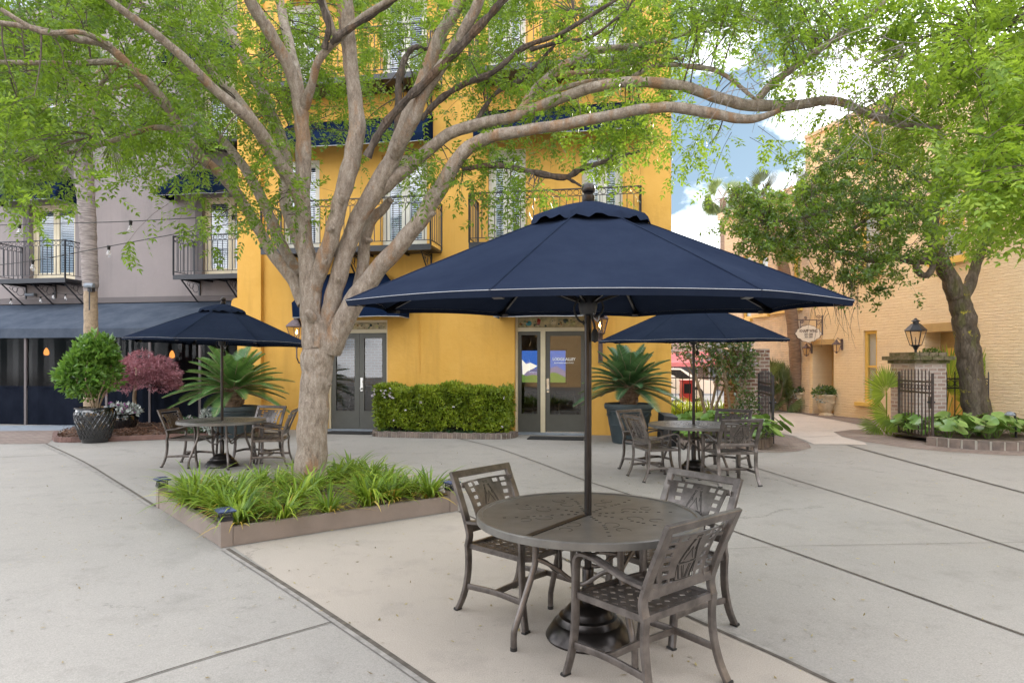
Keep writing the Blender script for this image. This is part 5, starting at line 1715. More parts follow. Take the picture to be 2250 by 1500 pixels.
# ------------------------------------------------------------------ mossy leaning oak in the right-hand bed
ob = P(2148, 940, 14.9); ob.z = 0
OAK = thing('oak_tree', 'small leaning oak with yellow lichen on its trunk, by the brick pier', 'tree', ob)
Yo = 14.9
oak = [
    [(2152, 952, 36, Yo), (2148, 910, 29, Yo), (2138, 850, 26, Yo), (2130, 790, 25, Yo), (2124, 740, 24.5, Yo), (2116, 690, 24, Yo), (2104, 650, 22, Yo), (2086, 610, 18, Yo - .1), (2066, 570, 16, Yo - .2), (2050, 520, 13, Yo - .3), (2052, 470, 12, Yo - .4), (2062, 400, 11, Yo - .5), (2068, 330, 9, Yo - .6), (2050, 260, 6, Yo - .7)],
    [(2112, 665, 14, Yo), (2132, 622, 12.5, Yo + .1), (2142, 590, 11, Yo + .15), (2156, 550, 9.5, Yo + .2), (2180, 490, 8, Yo + .3), (2200, 430, 6, Yo + .4), (2230, 360, 4, Yo + .5)],
    [(2080, 590, 13, Yo - .15), (2050, 572, 12, Yo - .4), (2010, 572, 10, Yo - .6), (1960, 566, 8, Yo - .9), (1920, 572, 7, Yo - 1.1), (1880, 560, 5.5, Yo - 1.3), (1838, 548, 4, Yo - 1.5), (1790, 540, 3, Yo - 1.6)],
    [(2012, 570, 8, Yo - .6), (2014, 590, 7.5, Yo - .7), (2028, 605, 7, Yo - .75), (2044, 598, 7, Yo - .7), (2050, 575, 6.5, Yo - .6), (2048, 530, 5.5, Yo - .5)],
    [(2052, 500, 9, Yo - .35), (2010, 460, 8, Yo - .8), (1950, 440, 7, Yo - 1.2), (1890, 446, 6, Yo - 1.5), (1820, 465, 5, Yo - 1.8), (1750, 480, 4, Yo - 2), (1690, 490, 3, Yo - 2.2)],
    [(2060, 420, 7, Yo - .5), (2000, 380, 6, Yo - .8), (1930, 350, 5, Yo - 1.2), (1850, 345, 4, Yo - 1.5)],
    [(1950, 440, 5, Yo - 1.2), (1880, 500, 4, Yo - 1.3), (1800, 540, 3.5, Yo - 1.5), (1740, 545, 2.5, Yo - 1.6)],
]
om, opts, orad = limb_mesh(oak, .045)
obj('trunk', om, MT['barkmoss'], OAK, True, ob)
so = sprays([(1650, 1830, 430, 545, 12.2, 14.6, 112), (1600, 1700, 440, 560, 12.2, 14, 51), (1760, 2080, 320, 470, 12.4, 15.2, 225), (1800, 2060, 460, 560, 12.6, 15.0, 135), (1780, 1990, 555, 625, 12.6, 14.4, 51), (1835, 1930, 590, 650, 12.4, 13.6, 14), (2060, 2220, 330, 560, 13.6, 15.4, 82), (1780, 1980, 290, 340, 12.6, 14.5, 45), (1630, 1700, 400, 450, 12, 13.5, 15), (2060, 2300, 250, 400, 14, 15.6, 39)])
lv, wd = leafy_twigs(so, (.3, .7), 11, .1, 5, .080, .037, .25, None, True)
np_mesh('foliage', lv, 4, MT['oakleaf'], OAK, tuple(ob))
hw = sprays([(1780, 1900, 600, 690, 12.4, 13.6, 40)])
he = hw + np.stack([rng.normal(size=40) * .12, rng.normal(size=40) * .1, -rng.uniform(.3, .9, 40)], 1)
np_mesh('twigs', np.concatenate([wd, link_twigs(so, opts, orad, 2.2), tubes(hw, he, .006, .002, 3, rng.normal(size=(40, 3)) * .06, 4)]), 4, MT['twig'], OAK, tuple(ob))
# ------------------------------------------------------------------ planted bed round the big tree
q0, q1 = G(485, 1203), G(1006, 1121)
q3 = G(343, 1113)
e1 = (q1 - q0); e3 = (q3 - q0)
q2 = q1 + e3
bedc = (q0 + q1 + q2 + q3) / 4
BED = thing('planter_curb', 'low taupe painted curb box holding the grass bed and big tree', 'planter', (bedc.x, bedc.y, 0))
cor = [q0, q1, q2, q3]
HC = .165
for i in range(4):
    a, b = cor[i], cor[(i + 1) % 4]
    t = (b - a).normalized(); inw = Vector((-t.y, t.x, 0))
    m = MB()
    p, q = a + t * .105 + inw * .035, b - t * .02 + inw * .035
    m.bar(p + Vector((0, 0, HC / 2)), q + Vector((0, 0, HC / 2)), .055, HC)
    obj('curb_board', m, MT['curb'], BED, False, (bedc.x, bedc.y, 0))
    m = MB()
    m.bar(a + t * .05 + inw * .05, a + t * .05 + inw * .05 + Vector((0, 0, .225)), .10, .10, up=t)
    obj('corner_post', m, MT['curb'], BED, False, (bedc.x, bedc.y, 0))
m = MB()
ns = 28
pts = []
for j in range(ns + 1):
    for i in range(ns + 1):
        p = q0 + e1 * (.02 + .96 * i / ns) + e3 * (.02 + .96 * j / ns)
        p.z = .11 + .03 * math.sin(i * 1.3) * math.sin(j * 1.1) + .04 * random.random() * (0 < i < ns and 0 < j < ns)
        pts.append(p)
m.add(pts, [(j * (ns + 1) + i, j * (ns + 1) + i + 1, (j + 1) * (ns + 1) + i + 1, (j + 1) * (ns + 1) + i) for j in range(ns) for i in range(ns)])
so_ = obj('soil', m, MT['soil'], BED, True, (bedc.x, bedc.y, 0))
# solar lamps on the posts
def post_lamp():
    t = thing('post_lamp', 'x', 'lamp')
    t.scale = (.85, .85, .85)
    m = MB(); m.box(-.065, .065, -.065, .065, 0, .03); m.box(-.05, .05, -.05, .05, .03, .036)
    for sx in (-1, 1):
        for sy in (-1, 1):
            m.bar((sx * .052, sy * .052, .03), (sx * .052, sy * .052, .092), .012)
    for sx in (-1, 1):
        m.bar((sx * .055, -.055, .062), (sx * .055, .055, .062), .006); m.bar((-.055, sx * .055, .062), (.055, sx * .055, .062), .006)
    obj('housing', m, MT['blackplastic'], t)
    m = MB(); m.box(-.042, .042, -.042, .042, .034, .090); obj('lens', m, MT['lens'], t)
    m = MB(); v8 = lambda r_, z: [(-r_, -r_, z), (r_, -r_, z), (r_, r_, z), (-r_, r_, z)]
    m.add(v8(.085, .090) + v8(.092, .105) + v8(.055, .128), [(3, 2, 1, 0), (8, 9, 10, 11)] + [(i, (i + 1) % 4, 4 + (i + 1) % 4, 4 + i) for i in range(4)] + [(4 + i, 4 + (i + 1) % 4, 8 + (i + 1) % 4, 8 + i) for i in range(4)])
    obj('cap', m, MT['solar'], t)
    return t
PL = post_lamp()
labs = ['blue capped post lamp on the curb corner nearest the viewer', 'blue capped post lamp on the right curb corner behind the chair', 'blue capped post lamp on the far curb corner behind the trunk', 'blue capped post lamp on the left curb corner under drooping grass']
for i in range(4):
    a, b = cor[i], cor[(i + 1) % 4]
    t = (b - a).normalized(); inw = Vector((-t.y, t.x, 0))
    c = a + t * .05 + inw * .05; c.z = .225
    rz = math.atan2(t.y, t.x)
    if i == 2:
        continue
    if i == 0:
        PL.location = c; PL.rotation_euler = (0, 0, rz); PL['label'] = labs[0]; PL['group'] = 'solar lamps on the curb posts'
    else:
        dup(PL, c, rz, labs[i], group='solar lamps on the curb posts')
# clumps of strap leaves
def blade_clump(nb, h, spread, seed, wb=.014):
    r_ = random.Random(seed)
    qs = []
    for k in range(nb):
        a = r_.random() * 2 * math.pi
        out = spread * (.35 + .9 * r_.random()); hh = h * (.55 + .6 * r_.random())
        w = wb * (.7 + .5 * r_.random())
        b0 = Vector((math.cos(a), math.sin(a), 0)) * .05 * r_.random()
        d = Vector((math.cos(a), math.sin(a), 0)); s = Vector((-d.y, d.x, 0))
        s = (s + Vector((0, 0, (r_.random() - .5) * .6))).normalized()
        prev = None
        fall = .55 + .9 * r_.random()
        for j in range(7):
            t = j / 6
            p = b0 + d * out * (t ** 1.15) + Vector((0, 0, hh * (1.9 * t - fall * 1.25 * t * t) ))
            ww = w * (1 - t ** 2.2) * (.6 + .8 * min(1, t * 3)) / 1.2 + .0006
            cur = (p - s * ww / 2, p + s * ww / 2)
            if prev:
                qs.append([prev[0], prev[1], cur[1], cur[0]])
            prev = cur
    return qs
def ribbon_mesh(name, qs, mat_, parent, per=6):
    """blades of `per` quads joined so each blade is one island"""
    mb = MB()
    for b in range(0, len(qs), per):
        o = len(mb.v)
        mb.v += [tuple(qs[b][0]), tuple(qs[b][1])]
        for k in range(per):
            mb.v += [tuple(qs[b + k][3]), tuple(qs[b + k][2])]
            mb.f.append((o + 2 * k, o + 2 * k + 1, o + 2 * k + 3, o + 2 * k + 2))
    me = bpy.data.meshes.new(name); me.from_pydata(mb.v, [], mb.f); me.materials.append(mat_)
    me.polygons.foreach_set('use_smooth', [True] * len(me.polygons))
    o = bpy.data.objects.new(name, me); C.objects.link(o); o.parent = parent
    return o
clumps = []
for s in range(4):
    t = thing('grass_clump', 'arching clump of green strap leaves growing in the curbed bed', 'grass', (0, 0, -50), 0, 'strap leaf clumps in the bed')
    ribbon_mesh('green_blades', blade_clump(88, .27, .40, 10 + s, .020), MT['blade'], t)
    ribbon_mesh('yellow_blades', blade_clump(20, .16, .40, 50 + s, .017), MT['bladeyel'], t)
    clumps.append(t)
rc = random.Random(5)
spots = []
for i in range(6):
    for j in range(6):
        fx, fy = (i + .5) / 6 + (rc.random() - .5) * .08, (j + .5) / 6 + (rc.random() - .5) * .08
        p = q0 + e1 * fx + e3 * fy
        if (p - base).length < .33 or (abs(fx - .45) < .13 and abs(fy - .40) < .11):
            continue
        edge = max(abs(fx - .5), abs(fy - .5))
        if edge < .22 and rc.random() < .3:
            continue
        spots.append(p)
for k, p in enumerate(spots):
    loc = (p.x, p.y, .12)
    c = clumps[k % 4] if k < 4 else dup(clumps[k % 4])
    c.location = loc; c.rotation_euler = (0, 0, rc.random() * 6.28)
    sc = .85 + .35 * rc.random()
    c.scale = (sc, sc, sc * (.9 + .3 * rc.random()))

# ------------------------------------------------------------------ clipped hedge against the yellow wall
hY0 = 14.55
hp0, hp1 = FY.u(832, -.75), FY.u(1118, -.75)
HG = thing('clipped_hedge', 'boxy clipped yellow green hedge between the two glazed doors', 'hedge', FY.w((hp0 + hp1) / 2, -.55, 0), FY.ang)
L2 = (hp1 - hp0) / 2
N_ = 9000
px_ = rng.uniform(-1, 1, N_); py_ = rng.uniform(-1, 1, N_); pz_ = rng.uniform(0, 1, N_)
face = rng.choice(4, N_, p=[.52, .26, .11, .11])
dep = np.abs(rng.normal(size=N_)) * .09
Hh = 1.10 + .05 * np.sin(px_ * 5 + 1) + .04 * np.sin(px_ * 13)
zlow = .16 + .08 * np.sin(px_ * 7)
x = px_ * L2 * 1.0; y = py_ * .52; z = zlow + (Hh - zlow) * pz_
bulge = .05 * np.sin(px_ * 9 + pz_ * 4) + .03 * np.sin(px_ * 23 + pz_ * 11)
y = np.where(face == 0, -.52 + dep - bulge, y); z = np.where(face == 1, Hh - dep, z)
x = np.where(face == 2, -L2 + dep * 1.2, x); x = np.where(face == 3, L2 - dep * 1.2, x)
x = x + np.where(z < .5, -np.sign(x) * (.5 - z) * .35 * (np.abs(px_) > .9), 0)
nv = np.zeros((N_, 3)); nv[face == 0, 1] = -1; nv[face == 1, 2] = 1; nv[face == 2, 0] = -1; nv[face == 3, 0] = 1
pp_ = np.stack([x, y, z], 1)
ax = nrm(nv * .75 + rng.normal(size=(N_, 3)) * .55 + np.array([0, 0, .35]))
tuft = []
for k in range(3):
    a2 = nrm(ax + rng.normal(size=(N_, 3)) * .5)
    tuft.append(kites(pp_, a2, nrm(np.cross(a2, rvec(N_))), rng.uniform(.055, .095, N_), rng.uniform(.022, .036, N_), .1))
np_mesh('foliage', np.concatenate(tuft), 4, MT['hedge'], HG)
core = MB()
nn_ = 60
for (yy) in (-.36,):
    for i in range(nn_):
        for j in range(12):
            def cp(i, j):
                xx = (-1 + 2 * i / nn_) * (L2 - .18); zz = .12 + (.84) * j / 12
                return (xx, yy + .05 * math.sin(i * 1.9 + j) + .04 * math.sin(i * .7 + j * 2.1), zz)
            core.quad(cp(i, j), cp(i + 1, j), cp(i + 1, j + 1), cp(i, j + 1))
for i in range(nn_):
    for j in range(6):
        def cq(i, j):
            return ((-1 + 2 * i / nn_) * (L2 - .18), -.36 + .8 * j / 6, .96 + .03 * math.sin(i * 1.7 + j * 2))
        core.quad(cq(i, j), cq(i + 1, j), cq(i + 1, j + 1), cq(i, j + 1))
core.quad((-L2 + .18, -.36, .12), (-L2 + .18, .44, .12), (-L2 + .18, .44, .95), (-L2 + .18, -.36, .95))
core.quad((L2 - .18, -.36, .12), (L2 - .18, .44, .12), (L2 - .18, .44, .95), (L2 - .18, -.36, .95))
obj('dark_core', core, mat('hedge dark core', (0.035, 0.035, 0.015), .95, var=.6, scale=20), HG)  # dark core added to block the view, inner shade is in its colour
nF = 26
fp = np.stack([np.concatenate([rng.uniform(-L2, -L2 + .5, 20), rng.uniform(-L2, L2, 6)]), np.full(nF, -.6), np.concatenate([rng.uniform(.85, 1.08, 20), rng.uniform(.2, 1.0, 6)])], 1)
fq = []
for k in range(5):
    a = rvec(nF); fq.append(kites(fp, a, nrm(np.cross(a, rvec(nF))), np.full(nF, .04), np.full(nF, .035)))
np_mesh('blossom', np.concatenate(fq), 4, MT['flower'], HG)
# brick edging in front of it
ED = thing('brick_edging', 'row of upright edging bricks along the foot of the hedge', 'edging', FY.w((hp0 + hp1) / 2, -1.18, 0), FY.ang)
m, m2 = MB(), MB()
pth = spline([(-L2 - .1, .55), (-L2 + .05, .15), (-L2 + .5, .02), (0, 0), (L2 - .35, .02), (L2 + .02, .18), (L2 + .12, .6)], 24)
def edging(m, m2, pth, w=.10, h=.12, step=.105, dep=.12):
    acc = 0
    seg = []
    for i in range(len(pth) - 1):
        a, b = Vector((*pth[i], 0)), Vector((*pth[i + 1], 0))
        L = (b - a).length
        seg.append((acc, a, b, L)); acc += L
    s = 0
    r_ = random.Random(3)
    while s < acc:
        for (s0, a, b, L) in seg:
            if s0 <= s <= s0 + L:
                p = a.lerp(b, (s - s0) / max(L, 1e-6)); t = (b - a).normalized()
                m.bar(p + Vector((0, 0, .0)), p + Vector((0, 0, h + .015 * (r_.random() - .5))), dep, step * .86, up=t)
                break
        s += step
    for (s0, a, b, L) in seg:
        m2.bar(a + Vector((0, 0, h * .46)), b + Vector((0, 0, h * .46)), dep * .8, h * .92)
edging(m, m2, [tuple(q) for q in pth])
obj('bricks', m, MT['edgebrick'], ED); obj('mortar', m2, MT['mortar'], ED)
m = MB(); m.add([(-L2 - .05, .02, .07), (L2 + .05, .02, .07), (L2 + .05, 1.1, .07), (-L2 - .05, 1.1, .07)], [(0, 1, 2, 3)])
obj('soil', m, MT['soil'], ED)
rc = random.Random(9)
c0 = None
for k in range(16):
    x = -L2 + .1 + (2 * L2 - .2) * (k + rc.random() * .6) / 16
    if c0 is None:
        c0 = thing('grass_tuft', 'small dark grass tuft at the foot of the clipped hedge', 'grass', (0, 0, 0), 0, 'grass tufts under the hedge')
        ribbon_mesh('blades', blade_clump(46, .16, .16, 77, .007), MT['sago'], c0)
        c = c0
    else:
        c = dup(c0)
    c.location = ED.matrix_basis @ Vector((0, 0, 0)) if False else FY.w((hp0 + hp1) / 2 + x, -1.02, .06)
    c.rotation_euler = (0, 0, rc.random() * 6)

# door mats
for (px, py, w, l, lab) in ((770, 951, 1.15, .55, 'black door mat before the left glazed door'), (1222, 963, 1.2, .55, 'black door mat before the right glazed door')):
    p = G(px, py); t = MB(); t.box(-w / 2, w / 2, -l / 2, l / 2, 0.004, .018)
    o = obj('door_mat', t, MT['mat'], None, False, None); o.location = (p.x, p.y, 0); o.rotation_euler = (0, 0, FY.ang)
    tag(o, lab, 'door mat', 'door mats')

# ------------------------------------------------------------------ sago palms in slate planters
def big_planter(root, r_top, h, cap=True):
    m = MB()
    m.lathe([(r_top * .66, 0), (r_top * .68, .02), (r_top * .80, h * .45), (r_top * .815, h * .46), (r_top * .815, h * .49), (r_top * .82, h * .50), (r_top * .89, h * .80), (r_top * .905, h * .81), (r_top * .90, h * .84), (r_top * .98, h * .865), (r_top, h * .90), (r_top, h * .97), (r_top * .97, h), (r_top * .90, h), (r_top * .88, h * .93)], 40)
    for k in range(6):
        a = 2 * math.pi * k / 6
        pts = [Vector((r_top * (.905 - .0) * math.cos(a + x * .45) * .985, r_top * .905 * math.sin(a + x * .45) * .985, h * (.78 - .10 * (1 - x * x)))) for x in np.linspace(-1, 1, 9)]
        m.tube(pts, .007, 5)
    o = obj('pot', m, MT['planter'], root, True)
    m = MB(); m.lathe([(.0, h * .935), (r_top * .89, h * .93)], 24); obj('soil', m, MT['soil'], o)
    return o
def sago(root, z0, L, nfr, seed, mt, tr=.17, th=.34, lo=-.05, hi=1.35, lw=.021):
    r_ = random.Random(seed)
    m = MB(); m.lathe([(tr * .85, z0 - .05), (tr * 1.05, z0 + th * .4), (tr * .95, z0 + th), (tr * .3, z0 + th + .07)], 14, wob=lambda a, z: .12 * math.sin(a * 7 + z * 40))
    for k in range(60):
        a = r_.random() * 6.28; z = z0 + th * r_.random()
        d = Vector((math.cos(a), math.sin(a), 0))
        m.bar(d * tr * .9 + Vector((0, 0, z)), d * tr * 1.28 + Vector((0, 0, z + .07)), .035, .02)
    obj('trunk', m, MT['palmbark2'], root)
    lf = []
    rach = MB()
    top = Vector((0, 0, z0 + th))
    for k in range(nfr):
        a = 2.399 * k + r_.random() * .3
        f = (k + .5) / nfr
        el = lo + (hi - lo) * (f ** .8)
        l = L * (.82 + .3 * r_.random())
        d = Vector((math.cos(a) * math.cos(el), math.sin(a) * math.cos(el), math.sin(el)))
        sd_ = d.cross(Vector((0, 0, 1)))
        sd_ = sd_.normalized() if sd_.length > .05 else Vector((-math.sin(a), math.cos(a), 0))
        arch = .30 * math.cos(el) + .08
        pts = []
        for j in range(9):
            t = j / 8
            pts.append(top + d * .08 + d * (l * t) - Vector((0, 0, 1)) * (arch * l * t * t) + Vector((math.cos(a), math.sin(a), 0)) * (.10 * l * t * t))
        rach.tube(pts, [.011 * (1 - .75 * j / 8) for j in range(9)], 5)
        np_ = 50
        for q in range(np_):
            t = .12 + .88 * q / np_
            i = min(7, int(t * 8)); p = pts[i].lerp(pts[i + 1], t * 8 - i)
            tan = (pts[i + 1] - pts[i]).normalized()
            nu = sd_.cross(tan).normalized()
            ln = l * .20 * (math.sin(math.pi * min(1, .12 + t * .86)) ** .6)
            for s in (-1, 1):
                ax = (sd_ * s * .92 + tan * .50 + nu * .32).normalized()
                w = tan * lw
                lf.append([p - w * .5, p + w * .5, p + ax * ln + tan * .002, p + ax * ln * .6 - w * .45])
    np_mesh('fronds', np.array([[tuple(v) for v in q] for q in lf]), 4, mt, root)
    obj('frond_stalks', rach, MT['stem'], root)
pr = G(1386, 974)
SAGO1 = thing('potted_sago', 'dark blue green sago palm in a slate planter right of the right door', 'potted plant', (pr.x, 13.55, 0))
rt = 54 * 13.55 / FPX
big_planter(SAGO1, rt, .80)
sago(SAGO1, .78, .98, 56, 3, MT['sago'], .17, .30, -.12, 1.35)
SAGO2 = thing('potted_sago', 'bright green sago palm in a slate planter at the left building corner', 'potted plant', (P(513, 900, 14.6).x, 14.6, 0))
big_planter(SAGO2, 53 * 14.6 / FPX, .68)
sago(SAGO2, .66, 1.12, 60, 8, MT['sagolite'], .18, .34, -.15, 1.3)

# ------------------------------------------------------------------ leaf balls, pots
def leaf_blob(root, c, rad, n, lf, wf, mt, name='foliage', shell=.75, tuft=3, up=.3, squash=1.0):
    d = rvec(n); rr_ = shell + (1 - shell) * rng.uniform(0, 1, n) ** .7
    rr_ = np.where(rng.uniform(0, 1, n) < .25, rng.uniform(.3, 1, n), rr_)
    lump = 1 + .12 * np.sin(d[:, 0] * 5 + d[:, 2] * 4) + .08 * np.sin(d[:, 1] * 9 + 2)
    p = np.array(c) + d * (rr_ * lump)[:, None] * np.array(rad)
    q = []
    for k in range(tuft):
        a = nrm(d * .7 + rng.normal(size=(n, 3)) * .6 + np.array([0, 0, up]))
        q.append(kites(p, a, nrm(np.cross(a, rvec(n))), lf * rng.uniform(.7, 1.2, n), wf * rng.uniform(.8, 1.2, n), .12))
    return np_mesh(name, np.concatenate(q), 4, mt, root)
p = G(202, 972)
POT1 = thing('potted_shrub', 'lush bright green shrub in a tall black glazed diamond pattern pot', 'potted plant', (p.x, 13.6, 0))
m = MB(); h_ = .72; r0 = 40 * 13.6 / FPX
m.lathe([(r0 * .62, 0), (r0 * .66, .02), (r0 * .84, h_ * .35), (r0 * .97, h_ * .66), (r0 * .99, h_ * .80), (r0 * .94, h_ * .92), (r0 * .93, h_ * .94), (r0 * 1.02, h_ * .96), (r0 * 1.02, h_), (r0 * .9, h_), (r0 * .88, h_ * .9)], 40)
def rp(z): 
    return float(np.interp(z / h_, [0, .03, .35, .66, .80, .92], [.62, .66, .84, .97, .99, .94])) * r0
for k in range(26):
    for sg in (-1, 1):
        pts = []
        for j in range(9):
            z = h_ * (.10 + .78 * j / 8); a = 2 * math.pi * k / 26 + sg * j * .11
            pts.append(Vector(((rp(z) + .003) * math.cos(a), (rp(z) + .003) * math.sin(a), z)))
        m.tube(pts, .010, 5)
obj('pot', m, MT['glaze'], POT1, True)
m = MB(); m.lathe([(0, h_ * .92), (r0 * .9, h_ * .92)], 20); obj('soil', m, MT['soil'], POT1)
m = MB()
for k in range(9):
    a = 2.4 * k; d = Vector((math.cos(a), math.sin(a), 0))
    m.tube(spline([tuple(d * .05 + Vector((0, 0, h_ * .9))), tuple(d * .16 + Vector((0, 0, h_ + .25))), tuple(d * .36 + Vector((0, 0, h_ + .55))), tuple(d * .3 + Vector((0, 0, h_ + .95)))], 4), .014, 6)
obj('stems', m, MT['stem'], POT1)
leaf_blob(POT1, (-.04, 0, h_ + .80), (.50, .50, .56), 700, .13, .06, MT['shrub'], shell=.7, tuft=4, up=.4)
leaf_blob(POT1, (.12, -.1, h_ + 1.15), (.36, .35, .36), 260, .135, .06, MT['shrub'], name='upper_foliage', shell=.6, tuft=4, up=.5)
leaf_blob(POT1, (-.30, -.05, h_ + .62), (.40, .4, .34), 260, .135, .06, MT['shrub'], name='side_foliage', shell=.6, tuft=4, up=.3)
p2 = P(270, 935, 15.4)
POT2 = thing('potted_flowers', 'low black glazed pot of purple and silver flowers behind the maple trunk', 'potted plant', (p2.x, 15.4, 0.06))
m = MB(); m.lathe([(.20, 0), (.30, .15), (.33, .30), (.30, .36), (.33, .38), (.33, .40), (.28, .40), (.27, .35)], 28); obj('pot', m, MT['glaze'], POT2, True)
leaf_blob(POT2, (0, 0, .47), (.36, .34, .14), 240, .10, .06, MT['silver'], tuft=2)
leaf_blob(POT2, (-.05, 0, .50), (.38, .34, .15), 40, .06, .05, MT['flowerpur'], name='blossom', tuft=3)
# purple laceleaf maple
bm_ = P(297, 944, 16.0)
MAP = thing('japanese_maple', 'low purple laceleaf maple with a slim pale trunk in the mulch bed', 'tree', (bm_.x, 16.0, .05))
m = MB()
sp = spline([(0, 0, 0, .07), (.03, 0, .35, .055), (-.02, 0, .8, .05), (.05, 0, 1.35, .045)], 5)
m.tube([Vector(s[:3]) for s in sp], [s[3] for s in sp], 10)
for k in range(10):
    a = .63 * k; L = .7 + .3 * (k % 3)
    q = spline([(.05, 0, 1.3, .03), (.05 + .3 * L * math.cos(a), .3 * L * math.sin(a), 1.55, .02), (.1 + .65 * L * math.cos(a), .5 * L * math.sin(a), 1.58, .012), (.1 + .9 * L * math.cos(a), .65 * L * math.sin(a), 1.4, .006)], 4)
    m.tube([Vector(s[:3]) for s in q], [s[3] for s in q], 6)
obj('trunk', m, MT['stem'], MAP, True)
n = 4200
th_ = rng.uniform(0, 2 * np.pi, n); rr_ = np.sqrt(rng.uniform(0, 1, n))
lay = np.round(rng.uniform(0, 3.4, n)) * .15
xx = .22 + rr_ * np.cos(th_) * .98; yy = rr_ * np.sin(th_) * .75
zz = 1.98 - lay - .50 * rr_ ** 2 + .06 * np.sin(xx * 9 + lay * 20) + rng.normal(size=n) * .025
pc = np.stack([xx, yy, zz], 1)
q = []
for k in range(5):
    a = nrm(np.stack([np.cos(th_), np.sin(th_), np.full(n, -.15)], 1) + rng.normal(size=(n, 3)) * .55 + np.array([0, 0, -.15]))
    q.append(kites(pc, a, nrm(np.cross(a, rvec(n))), rng.uniform(.07, .13, n), rng.uniform(.010, .018, n)))
np_mesh('foliage', np.concatenate(q), 4, MT['maple'], MAP)
MAP.scale = (.88, .88, .92)
# mulch bed and its edge
mbp = [g2(*p) for p in ((122, 958), (124, 970), (165, 970), (240, 967), (330, 964), (430, 960), (530, 957), (575, 953), (575, 940), (530, 934), (400, 933), (280, 934), (200, 938), (150, 945))]
cen = (sum(p[0] for p in mbp) / len(mbp), sum(p[1] for p in mbp) / len(mbp))
m = MB()
nb_ = 120
top = []
vs, fs = [], []
ringn = 7
sp = spline(mbp + [mbp[0]], 6)[:-1]
for j in range(ringn + 1):
    t = j / ringn
    for p in sp:
        vs.append((cen[0] + (p[0] - cen[0]) * t, cen[1] + (p[1] - cen[1]) * t, .10 - .07 * t ** 3 + .05 * random.random() * (j < ringn)))
k_ = len(sp)
for j in range(ringn):
    for i in range(k_):
        fs.append((j * k_ + i, j * k_ + (i + 1) % k_, (j + 1) * k_ + (i + 1) % k_, (j + 1) * k_ + i))
m.add(vs, fs)
o = struct('mulch_bed', m, MT['mulch'])
n = 5200
ang_ = rng.integers(0, len(sp), n); tt = np.sqrt(rng.uniform(0, 1, n)) * .985
ring = np.array([(p[0], p[1]) for p in sp])[ang_]
pp_ = np.stack([cen[0] + (ring[:, 0] - cen[0]) * tt, cen[1] + (ring[:, 1] - cen[1]) * tt, .125 - .07 * tt ** 3 + rng.uniform(-.01, .02, n)], 1)
a = rvec(n); a[:, 2] *= .4; a = nrm(a)
o = np_mesh('mulch_chips', kites(pp_, a, nrm(np.cross(a, rvec(n))), rng.uniform(.03, .10, n), rng.uniform(.012, .035, n), .1), 4, MT['chips']); o['kind'] = 'stuff'
ED2 = thing('brick_edging', 'low curved edging along the front of the dark mulch bed', 'edging', (cen[0], cen[1], 0))
m = MB()
fr_ = spline([g2(*p) for p in ((124, 956), (121, 966), (140, 971), (240, 969), (330, 966), (430, 962), (530, 959), (578, 955))], 8)
for i in range(len(fr_) - 1):
    m.bar((*fr_[i], .05), (*fr_[i + 1], .05), .09, .10)
obj('edge_strip', m, mat('mulch edge', (.17, .10, .085), .9, var=.4), ED2, False, (cen[0], cen[1], 0))
# silver leaved plant and white flowers beside the left sago
for (px, py, Y, lab, ht, w) in ((462, 893, 14.3, 'silver leaved dusty miller in front of the left slate planter', .55, .2),):
    b0 = P(px, py, Y); t = thing('silver_plant', lab, 'plant', (b0.x, Y, .06))
    m = MB()
    for k in range(9):
        a = 2.4 * k; d = Vector((math.cos(a), math.sin(a), 0)); m.tube([d * .02, d * w * .6 + Vector((0, 0, ht * .5)), d * w + Vector((0, 0, ht))], .006, 5)
    obj('stems', m, MT['silver'], t)
    leaf_blob(t, (0, 0, ht * .62), (w, w, ht * .42), 150, .09, .03, MT['silver'], tuft=2)
b0 = P(422, 925, 14.5); t = thing('white_flowers', 'low mound of white flowers beside the silver leaved plant', 'plant', (b0.x, 14.5, .05))
leaf_blob(t, (0, 0, .2), (.34, .24, .18), 260, .07, .03, MT['sago'], tuft=3)
leaf_blob(t, (0, 0, .26), (.34, .24, .16), 45, .05, .045, MT['flower'], name='blossom', tuft=3)

# ------------------------------------------------------------------ fan palms
def fan_leaf(qs, base_, d, up, L, nseg=26, spread=2.3, droop=.1, r_=random):
    s = d.cross(up).normalized(); n = s.cross(d).normalized()
    for k in range(nseg):
        a = (k / (nseg - 1) - .5) * spread * 1.15
        dir_ = (d * math.cos(a) + s * math.sin(a)).normalized()
        l = L * (1 - .28 * abs(a) / spread) * (.93 + .12 * r_.random())
        e = dir_.cross(n).normalized()
        w = l * .030
        fold = n * (.012 * L * (1 if k % 2 else -1))
        p0 = base_ + dir_ * l * .06
        p1 = base_ + dir_ * l * .55 + fold - Vector((0, 0, droop * l * .12))
        p2 = base_ + dir_ * l - Vector((0, 0, droop * l * .55)) + n * (r_.random() - .5) * .06 * l
        ww = l * .55 * math.sin(spread * 1.15 / nseg) * .62
        qs.append([p0, p1 + e * ww, p2, p1 - e * ww])
def fan_palm(root, leaves, mt, stalk_r=.011):
    """leaves: (base, tip of stalk, facing dir, size)"""
    qs, st_ = [], MB()
    r_ = random.Random(len(leaves))
    for (b, t, d, up, L, sp_) in leaves:
        b, t, d, up = Vector(b), Vector(t), Vector(d).normalized(), Vector(up)
        st_.tube([b, b.lerp(t, .5) + Vector((0, 0, .04)), t], stalk_r, 5)
        fan_leaf(qs, t, d, up, L, spread=sp_, r_=r_)
    np_mesh('leaves', np.array([[tuple(v) for v in q] for q in qs]), 4, mt, root)
    obj('leaf_stalks', st_, MT['fan'] if mt is MT['fan'] else MT['stem'], root)
